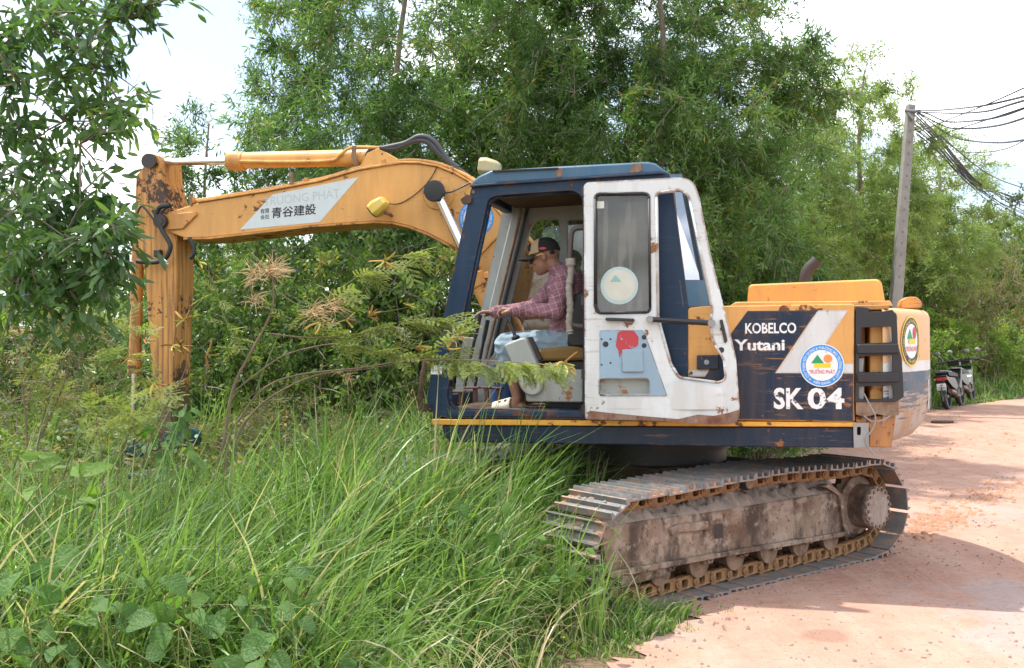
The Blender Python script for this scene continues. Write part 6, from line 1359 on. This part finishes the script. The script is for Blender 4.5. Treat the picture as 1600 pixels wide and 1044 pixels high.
def sweep(pts, n, dx=(.3, 1.0), dz=(-.5, .5), s=(.6, 1.0), kinds=(0, 1)):
    P_ = spline([Vector(p) for p in pts], 12)
    for i in range(n):
        p = P_[random.randrange(len(P_))]; lv.append((p.x + random.uniform(-4, 4), p.y + random.uniform(-3, 3), p.z, random.uniform(*dx), random.uniform(*dz), random.uniform(*s), random.choice(kinds)))
sweep([(480, 520, D0), (560, 545, D0 - .15), (640, 560, D0 - .3), (720, 560, D0 - .45)], 60, dz=(-.5, .4))
sweep([(700, 562, D0 - .42), (800, 567, D0 - .55), (860, 570, D0 - .6)], 45, (.1, 1.0), (-.9, -.1), (.7, 1.1), (2, 2, 1))
sweep([(520, 465, D0 - .1), (570, 425, D0 - .12), (640, 400, D0 - .2)], 30, dz=(-.5, .3))
sweep([(560, 520, D0 - .1), (620, 505, D0 - .2), (690, 500, D0 - .3)], 42, dz=(-.4, .3)); sweep([(330, 440, D0 + .1), (350, 500, D0 + .05), (380, 560, D0)], 15, (-1, 1), (-.6, .5), (.5, .8))
sweep([(430, 480, D0), (480, 500, D0), (520, 530, D0)], 12, (-1, 1), (-.4, .4), (.5, .8)); sweep([(640, 560, D0 - .3), (690, 540, D0 - .35), (720, 500, D0 - .4)], 12, (.2, 1), (-.2, .8))
pods = [(600, 408, D0 - .2, 8), (310, 412, D0 + .1, 4), (575, 495, D0 - .12, 9), (540, 500, D0 - .1, 5), (650, 545, D0 - .3, 6), (630, 475, D0 - .15, 3), (880, 568, D0 - .6, 8), (290, 500, D0 + .1, 8), (322, 555, D0 + .1, 3), (500, 505, D0 - .1, 4), (700, 545, D0 - .4, 3), (270, 540, D0 + .1, 4)]
br = [(425, 425, D0, 90, .13, (.35, .35)), (400, 430, D0, 40, .12, (-.4, .3)), (490, 492, D0 - .05, 60, .12, (.5, .1)), (520, 480, D0 - .1, 40, .12, (.5, .3)), (395, 470, D0, 30, .10, (.2, .2)), (712, 528, D0 - .4, 24, .08, (.3, .2)), (540, 590, D0 - .1, 22, .08, (.6, .2))]
mimosa('spreading thorny shrub with feathery leaves and golden pods before the open cab', (at(345, 700, D0).x, D0, 0), [[(330, 900, D0, .017)] + stems[0], [(345, 900, D0, .014)] + stems[1], [(350, 900, D0, .013)] + stems[2]] + stems[3:], lv, pods, br)
# looser shrubs of the same kind around the foot of the arm
D1 = 7.0; lv = []
sweep([(20, 480, D1), (60, 560, D1), (100, 640, D1)], 24, (-1, 1), (-.5, .5), (.7, 1.1)); sweep([(100, 470, D1), (160, 500, D1), (220, 520, D1 - .2)], 21, (-.2, 1), (-.4, .5), (.7, 1.1)); sweep([(60, 620, D1), (150, 640, D1), (230, 650, D1 - .3)], 24, (-.2, 1), (-.4, .5), (.8, 1.2)); sweep([(140, 560, D1), (190, 570, D1), (210, 600, D1)], 15, (-.5, 1), (-.4, .5), (.8, 1.2))
mimosa('loose feathery shrub with curled pods between the near acacia and the arm', (at(60, 700, D1).x, D1, 0), [[(40, 880, D1, .012), (60, 690, D1, .010), (90, 580, D1, .008), (130, 530, D1, .006), (180, 505, D1 - .1, .003)], [(50, 880, D1, .012), (40, 650, D1, .008), (25, 540, D1, .006), (15, 470, D1, .003)], [(60, 880, D1, .010), (120, 690, D1 - .1, .007), (180, 655, D1 - .2, .005), (235, 645, D1 - .3, .003)], [(60, 690, D1, .008), (100, 600, D1, .006), (115, 530, D1, .005), (150, 470, D1, .003)]],
       lv, [(150, 480, D1, 4), (130, 470, D1, 3), (205, 555, D1 - .2, 4), (225, 530, D1 - .3, 5), (270, 545, D1 - .4, 5), (60, 600, D1, 3), (190, 560, D1, 4), (30, 520, D1, 3)], [(95, 630, D1, 20, .08, (.1, .5)), (15, 520, D1, 16, .08, (0, .5))])
D2 = 6.1; lv = []
sweep([(190, 690, D2), (220, 640, D2), (250, 600, D2)], 15, (-.6, 1), (-.3, .5), (.7, 1.1)); sweep([(140, 700, D2), (180, 660, D2), (230, 650, D2)], 18, (-.3, 1), (-.3, .5), (.7, 1.1))
mimosa('low feathery shrub growing over the excavator bucket', (at(170, 760, D2).x, D2, 0), [[(170, 900, D2, .010), (185, 740, D2, .008), (205, 670, D2, .006), (245, 600, D2, .004)], [(165, 900, D2, .010), (160, 720, D2, .007), (150, 660, D2, .004), (160, 640, D2, .003)], [(180, 900, D2, .008), (230, 700, D2, .006), (280, 600, D2, .004), (300, 545, D2, .002)]], lv, [(240, 600, D2, 4), (282, 540, D2, 5), (160, 690, D2, 3)])

# ================================================================== creepers and saplings with large leaves
M_BROAD = leafmat('vine_leaf', (.060, .15, .032), (.15, .29, .065), (.32, .34, .10), .4, .45, .4, .9)
def veins(mat):
    t = mat.node_tree; p = next(n for n in t.nodes if n.type == 'BSDF_PRINCIPLED'); tc_ = t.nodes.new('ShaderNodeTexCoord'); sp = t.nodes.new('ShaderNodeSeparateXYZ'); t.links.new(tc_.outputs['Object'], sp.inputs[0])
    def mt(op, a, b=0.0):
        n = t.nodes.new('ShaderNodeMath'); n.operation = op
        for i, v in enumerate((a, b)):
            if isinstance(v, bpy.types.NodeSocket): t.links.new(v, n.inputs[i])
            else: n.inputs[i].default_value = v
        return n.outputs[0]
    ay = mt('ABSOLUTE', sp.outputs[1]); side = mt('LESS_THAN', mt('ABSOLUTE', mt('SUBTRACT', mt('FRACT', mt('MULTIPLY', mt('SUBTRACT', sp.outputs[0], mt('MULTIPLY', ay, .8)), 6.5)), .5)), .07); mid = mt('LESS_THAN', ay, .014); v = mt('MAXIMUM', side, mid)
    base = p.inputs['Base Color'].links[0].from_socket; mx_ = t.nodes.new('ShaderNodeMix'); mx_.data_type = 'RGBA'; t.links.new(mt('MULTIPLY', v, .45), mx_.inputs['Factor']); t.links.new(base, mx_.inputs['A']); mx_.inputs['B'].default_value = (.30, .42, .16, 1)
    nz = t.nodes.new('ShaderNodeTexNoise'); nz.inputs['Scale'].default_value = 7; nz.inputs['Detail'].default_value = 5; t.links.new(tc_.outputs['Object'], nz.inputs[0]); m2 = t.nodes.new('ShaderNodeMix'); m2.data_type = 'RGBA'; m2.blend_type = 'MULTIPLY'; t.links.new(mt('MULTIPLY', nz.outputs[0], .5), m2.inputs['Factor']); t.links.new(mx_.outputs['Result'], m2.inputs['A']); m2.inputs['B'].default_value = (.45, .5, .35, 1); t.links.new(m2.outputs['Result'], p.inputs['Base Color'])
    bp_ = t.nodes.new('ShaderNodeBump'); bp_.inputs['Strength'].default_value = .5; bp_.inputs['Distance'].default_value = .02; t.links.new(mt('SUBTRACT', nz.outputs[0], mt('MULTIPLY', v, .6)), bp_.inputs['Height']); t.links.new(bp_.outputs[0], p.inputs['Normal'])
veins(M_BROAD)
M_BROADL = leafmat('sapling_leaf', (.12, .22, .045), (.21, .34, .07), None, .45, .5, .3, 1.0)
def broad_mesh(name, outline, fold, curl, tint, mat, rib=True):
    """leaf blade in the xy plane along +x, folded along the midrib and curled; a few cross rows"""
    n = len(outline); V, F = [], []
    for i, (x, w_) in enumerate(outline):
        for k, q in enumerate((-1, -.5, 0, .5, 1)): V.append((x, w_ * q, fold * abs(q) * w_ - curl * x * x + (.02 * math.sin(i * 2.1 + k))))
    for i in range(n - 1):
        for k in range(4): F.append((i * 5 + k, i * 5 + k + 1, (i + 1) * 5 + k + 1, (i + 1) * 5 + k))
    m = np_mesh(name, V, F, np.full(len(V), tint)); m.materials.append(mat); return m
veins(M_BROADL)
RND = [(-.06, .22), (.0, .36), (.12, .48), (.32, .54), (.55, .46), (.75, .30), (.92, .12), (1.0, .01)]
LNG = [(0, .03), (.12, .13), (.3, .19), (.5, .21), (.7, .18), (.86, .11), (1.0, .01)]
VINE = [broad_mesh('leaf', RND, f, c, t, M_BROAD) for f, c, t in ((.35, .2, .1), (.2, .35, .35), (.5, .1, .6), (.1, .45, .7), (.3, .3, .45), (.25, .2, .25), (.4, .4, .5), (.15, .3, .15))]
SAPL = [broad_mesh('leaf', LNG, f, c, t, M_BROADL) for f, c, t in ((.35, .35, .2), (.2, .5, .5), (.4, .25, .8))]
def creeper(label, spots_, size, name='creeper', mesh=VINE, mat=M_STEMG):
    spots = [(a, b_, c - .15) for a, b_, c in spots_]; b = at(*spots[0]); e = empty(name, (b.x, b.y, 0)); tag(e, label, 'plant', None); inv = Vector((-b.x, -b.y, 0)); path = []
    for px, py, dep in spots:
        p = at(px, py, dep) + inv; path.append(p); up_ = Vector((random.gauss(.0, .5), random.gauss(-.45, .4), random.gauss(.75, .35))).normalized(); d = Vector((random.gauss(.3, .7), random.gauss(-.3, .4), random.gauss(-.25, .5))); d = (d - up_ * d.dot(up_)).normalized(); s_ = up_.cross(d); s = size * random.uniform(.5, 1.45)
        B = Matrix(((d.x, s_.x, up_.x, 0), (d.y, s_.y, up_.y, 0), (d.z, s_.z, up_.z, 0), (0, 0, 0, 1))); link('leaf', random.choice(mesh), None, e, Matrix.Translation(p) @ B @ Matrix.Scale(s, 4))
    for p in path:
        q = Vector((p.x + random.uniform(-.10, .10), p.y + random.uniform(.02, .16), -.01)); ob('leaf_stalk', MB().tube(spline([q, q.lerp(p, .55) + Vector((random.uniform(-.03, .03), .02, .05)), p], 4), .0022, 4, False), mat, e)
    return e
def spots(x0, y0, x1, y1, d0, d1, n): return [(random.uniform(x0, x1), random.uniform(y0, y1), random.uniform(d0, d1)) for _ in range(n)]
creeper('broad round leaved creeper in the grass corner below the sapling', [(60, 880, 3.9), (40, 915, 3.85), (75, 920, 3.8), (20, 985, 3.6), (60, 975, 3.6), (95, 1010, 3.5), (45, 1005, 3.55), (110, 1035, 3.5), (20, 1030, 3.5), (5, 900, 3.9), (90, 870, 4.0)], .075)
creeper('round leaved creeper at the foot of the leaning grass tussock', [(258, 945, 3.7), (195, 960, 3.7), (205, 975, 3.65), (265, 985, 3.6), (215, 905, 3.85), (250, 905, 3.9), (285, 930, 3.8), (175, 945, 3.75), (300, 960, 3.7), (230, 1020, 3.5)], .08)
creeper('yellowish creeper leaves tangled in flattened grass below the shrub', [(330, 925, 3.9), (345, 955, 3.8), (375, 960, 3.8), (400, 970, 3.75), (440, 945, 3.9), (415, 990, 3.7), (380, 1015, 3.6), (455, 1010, 3.7), (400, 1035, 3.55), (350, 1030, 3.55), (425, 1030, 3.6), (470, 970, 3.9), (320, 990, 3.7)], .078)
creeper('thick mat of vine leaves low in the grass corner under the creepers', spots(0, 900, 330, 1044, 3.45, 3.9, 24), .062)
creeper('thin mat of vine leaves between the grass and the short verge', spots(330, 900, 560, 1044, 3.6, 4.3, 14), .056)
creeper('pair of pale creeper leaves beside the curved grass tuft', [(435, 955, 4.0), (470, 940, 4.1), (450, 925, 4.2), (480, 900, 4.2)], .075)
creeper('small creeper leaves lying against the track idler', [(905, 905, 5.3), (935, 890, 5.4), (890, 885, 5.4), (870, 860, 5.6), (850, 840, 5.6), (915, 860, 5.5), (835, 870, 5.4), (860, 905, 5.2), (900, 930, 5.2), (940, 925, 5.2)], .05)
creeper('scattered creeper leaves in the long grass under the cab', spots(690, 780, 850, 850, 5.3, 6.0, 16), .06)
creeper('leafy creeper climbing the grass beside the arm foot', spots(220, 640, 300, 720, 6.2, 6.6, 22), .07)
sp = [(30, 715, 4.6), (60, 712, 4.6), (95, 718, 4.55), (120, 725, 4.5), (110, 740, 4.5), (80, 735, 4.5), (55, 740, 4.5), (130, 745, 4.55), (20, 735, 4.6), (150, 760, 4.5), (165, 785, 4.5), (120, 790, 4.5), (60, 760, 4.5), (85, 770, 4.5), (45, 780, 4.5), (100, 800, 4.5), (180, 770, 4.6), (205, 780, 4.6)]
creeper('bright green sapling with long drooping leaves in the tall grass', sp, .13, 'sapling', SAPL)
creeper('smaller bright sapling with long leaves beside the bucket', spots(230, 690, 300, 750, 5.6, 5.9, 12), .11, 'sapling', SAPL)
# yellow wild flowers
for k, (px, py, dep, lab) in enumerate(((880, 997, 5.25, 'single yellow wildflower on the short verge grass'), (672, 957, 5.4, 'small orange wildflower among flattened grass blades'), (636, 795, 6.2, 'small orange wildflower below the cab front corner'))):
    p = at(px, py, dep); e = empty('wildflower', (p.x, p.y, 0)); tag(e, lab, 'flower'); mb = MB(); n = 8
    for q in range(n):
        a = 2 * math.pi * q / n; mb.add([(0, 0, p.z), (.010 * math.cos(a - .3), .010 * math.sin(a - .3), p.z + .004), (.019 * math.cos(a), .019 * math.sin(a), p.z + .003), (.010 * math.cos(a + .3), .010 * math.sin(a + .3), p.z + .004)], [(0, 1, 2, 3)])
    ob('petals', mb, flat('petal_' + str(k), (.75, .48, .02) if k == 0 else (.70, .25, .02), .6), e); ob('stalk', MB().tube([(0, 0, 0), (.01, 0, p.z * .5), (0, 0, p.z)], .0015, 4), M_STEMG, e)

# ================================================================== grass
M_GRASS = leafmat('long_grass', (.050, .118, .026), (.275, .43, .12), (.50, .44, .30), .42, .38, .5, .93)
def blades(name, X, Y, H, Wd, lean_dir, lean, tint, rows=6, bend=1.0):
    n = len(X); ts = np.linspace(0, 1, rows); V = np.empty((n, rows, 2, 3)); base = np.stack([X, Y, np.array([gz(a, b) for a, b in zip(X, Y)]) - .01], 1)
    ld = np.stack([np.cos(lean_dir), np.sin(lean_dir), np.zeros(n)], 1); face = rng.uniform(0, math.pi, n); sd = np.stack([np.cos(face), np.sin(face), np.zeros(n)], 1)
    for i, t in enumerate(ts):
        ang = lean * (t * .45 + bend * .85 * t * t)                # bends over more towards the tip
        # integrate the arc roughly
        if i == 0: c = base.copy()
        else:
            am = lean * ((t + ts[i - 1]) / 2 * .9 + bend * .85 * ((t + ts[i - 1]) / 2) ** 2); c = c + (ld * np.sin(am)[:, None] + np.array([0, 0, 1.]) * np.cos(am)[:, None]) * (H * (t - ts[i - 1]))[:, None]
        w_ = Wd * (1 - .92 * t ** 1.8) * (.75 + .5 * min(1, t * 4)) * .5
        V[:, i, 0] = c + sd * w_[:, None]; V[:, i, 1] = c - sd * w_[:, None]
    F = np.array([(2 * i, 2 * i + 1, 2 * i + 3, 2 * i + 2) for i in range(rows - 1)]); F = (np.arange(n)[:, None, None] * (2 * rows) + F[None]).reshape(-1, 4)
    o = link(name, np_mesh(name, V.reshape(-1, 3), F, np.repeat(tint, 2 * rows)), M_GRASS); o['kind'] = 'stuff'; return o
EX_ = np.array([edge_x(y) for y in np.linspace(0, 60, 601)])
def ex(y): return np.interp(y, np.linspace(0, 60, 601), EX_)
mt_inv = np.array((Matrix.Translation(SWING) @ M_TR).inverted())
def under_tracks(X, Y, pad=.02):
    lx = mt_inv[0, 0] * X + mt_inv[0, 1] * Y + mt_inv[0, 3]; ly = mt_inv[1, 0] * X + mt_inv[1, 1] * Y + mt_inv[1, 3]
    return (np.abs(np.abs(ly) - 1.0) < .27 + pad) & (lx > -1.78 - pad) & (lx < 1.5 + pad)
def filt(X, Y, lo=.0):
    return (X < ex(Y) - lo + (.0 if lo >= 0 else .0)) & ~under_tracks(X, Y) & (np.abs(X) < Y * .62 + .6)
# 1 tussocks of tall grass
def tussocks(n, per, y0, y1, hmin, hmax, wd, lo, name, leanmu=.9, rows=6, dead=(.35, .06)):
    Yc = rng.uniform(y0, y1, n * 4); Xc = rng.uniform(-Yc * .6 - .4, np.minimum(ex(Yc) - lo, Yc * .3)); k = filt(Xc, Yc, lo); Xc, Yc = Xc[k][:n], Yc[k][:n]; n = len(Xc)
    dist = ex(Yc) - Xc; low = 1 - .42 * np.clip((-1.3 - Xc) / .8, 0, 1) * ((Yc > 5.6) & (Yc < 9.8)); hs = low * np.clip(.25 + .55 * dist, .3, 1.0) * rng.uniform(hmin, hmax, n); pdir = rng.normal(-.1, .7, n); 
    X = np.repeat(Xc, per) + rng.normal(0, .055, n * per); Y = np.repeat(Yc, per) + rng.normal(0, .055, n * per); kk = ~under_tracks(X, Y, .03)
    ld = np.where(rng.random(n * per) < .62, np.repeat(pdir, per) + rng.normal(0, .5, n * per), rng.uniform(0, 6.28, n * per)); H = np.repeat(hs, per) * rng.uniform(.55, 1.15, n * per); ln = np.abs(rng.normal(leanmu, .38, n * per)); t = np.clip(np.repeat(rng.uniform(-.1, .6, n), per) + rng.uniform(0, .35, n * per), 0, .9); t = np.where(rng.random(n * per) < np.repeat(np.where(rng.random(n) < .18, dead[0], dead[1]), per), .98, t)
    W = wd * rng.uniform(.6, 1.25, n * per); return blades(name, X[kk], Y[kk], H[kk], W[kk], ld[kk], ln[kk], t[kk], rows)
tussocks(80, 14, 3.8, 6.2, 1.0, 1.4, .018, .5, 'broad_grass', 1.2, 11, (.08, .02)); tussocks(150, 14, 6.0, 10, 1.1, 1.4, .018, .4, 'broad_grass', 1.15, 11, (.08, .02)); tussocks(230, 40, 3.55, 5.6, .75, 1.15, .0155, .5, 'tall_grass'); tussocks(330, 40, 5.4, 8.4, .9, 1.25, .017, .35, 'tall_grass', .7); tussocks(330, 42, 8.2, 12.5, .9, 1.3, .013, .2, 'tall_grass', .8)
def tuft_at(spots_, per, h, wd, name):
    X, Y, H, W, LD, LN, TT = [], [], [], [], [], [], []
    for px, py, hh, ang in spots_:
        d = ray(px, py); p = CAMP + d * (-CAM_H / d[2])
        X += list(p[0] + rng.normal(0, .05, per)); Y += list(p[1] + rng.normal(0, .05, per)); H += list(h * hh * rng.uniform(.6, 1.2, per)); W += list(wd * rng.uniform(.6, 1.3, per)); LD += list(ang + rng.normal(0, .6, per)); LN += list(np.abs(rng.normal(.95, .35, per))); TT += list(np.where(rng.random(per) < .12, .98, rng.uniform(.1, .9, per)))
    blades(name, *map(np.array, (X, Y, H, W, LD, LN, TT)))
tuft_at([(830, 935, 1.0, .2), (860, 950, .9, .0), (885, 960, .8, .3), (915, 968, .7, -.2), (945, 972, .55, .2), (975, 975, .45, 0), (1005, 972, .35, .3), (1035, 968, .3, 0), (1060, 962, .25, 0), (800, 925, 1.2, .2), (770, 930, 1.2, .1), (850, 925, 1.1, .2), (740, 915, 1.4, .2), (900, 950, .8, .1), (930, 955, .6, .2), (700, 900, 1.5, .3), (985, 990, .3, 0), (1020, 985, .22, 0)], 46, .52, .012, 'tall_grass')
# 2 short turf to the road edge
def turf(n, y0, y1, near, far, h, wd, name, rows=4):
    Y = rng.uniform(y0, y1, n); X = ex(Y) - near - rng.random(n) ** 1.5 * (far - near); k = filt(X, Y, near); X, Y = X[k], Y[k]; d = ex(Y) - X; nz = np.array([mnoise.noise(Vector((a * 2.3, b * 2.3, 1.5))) + .6 * mnoise.noise(Vector((a * 6, b * 6, 4.5))) for a, b in zip(X, Y)]); kk = (d + nz * .5 > rng.uniform(0, .28, len(X))); X, Y, d, nz = X[kk], Y[kk], d[kk], nz[kk]; hh = h * np.clip(.25 + d * .8, .25, 1.3) * np.clip(.75 + nz * 1.3, .15, 2.2) * rng.uniform(.4, 1.3, len(X)); t = np.where(rng.random(len(X)) < .24 - nz * .3, .98, rng.uniform(.05, .9, len(X)))
    return blades(name, X, Y, hh, wd * rng.uniform(.6, 1.3, len(X)), rng.uniform(0, 6.28, len(X)), np.abs(rng.normal(1.0, .5, len(X))), t, rows)
turf(36000, 3.6, 7.5, -.45, 2.4, .20, .0075, 'verge_grass'); turf(16000, 3.2, 7.5, 1.0, 5.0, .32, .009, 'verge_grass'); turf(22000, 8.6, 24, -.15, 3.2, .26, .014, 'verge_grass'); turf(12000, 20, 44, -.2, 3.0, .34, .03, 'verge_grass')
Y = rng.uniform(3.6, 8.5, 2600); X = rng.uniform(-Y * .6, ex(Y) - .15); k = filt(X, Y, .1); X, Y = X[k], Y[k]
blades('straw_litter', X, Y, rng.uniform(.25, .8, len(X)), rng.uniform(.003, .008, len(X)), rng.uniform(0, 6.28, len(X)), rng.uniform(1.2, 2.0, len(X)), np.where(rng.random(len(X)) < .8, .98, .5), 7, .4)
# 3 low leafy weeds filling the gaps
def weeds(n, y0, y1, L, W, mat, name, hmax, lo=.25):
    Y = rng.uniform(y0, y1, n); X = rng.uniform(-Y * .6 - .5, ex(Y) - lo); k = filt(X, Y, lo); X, Y = X[k], Y[k]; n = len(X); d = np.clip((ex(Y) - X) * .8, .1, 1); Z = rng.random(n) ** 1.3 * hmax * d; P = np.stack([X, Y, Z + np.array([gz(a, b) for a, b in zip(X, Y)])], 1); D = unit(rng.normal(size=(n, 3)) * np.array([1, 1, .5])); N = unit(rng.normal(size=(n, 3)) * .6 + np.array([0, -.3, 1])); N = unit(N - D * (N * D).sum(1, keepdims=True))
    V, F = leaf_strips(P, D, N, L * rng.uniform(.5, 1.3, n), W * rng.uniform(.6, 1.2, n), .2); o = link(name, np_mesh(name, V, F, np.repeat(rng.uniform(0, 1, n), 10)), mat); o['kind'] = 'stuff'
weeds(16000, 3.3, 8.6, .05, .022, M_LEAF_Y, 'leafy_weeds', .38); weeds(9000, 8, 13, .07, .03, M_LEAF_B, 'leafy_weeds', .9); weeds(7000, 6.2, 9.5, .06, .025, M_LEAF_D, 'leafy_weeds', .9, 1.6)
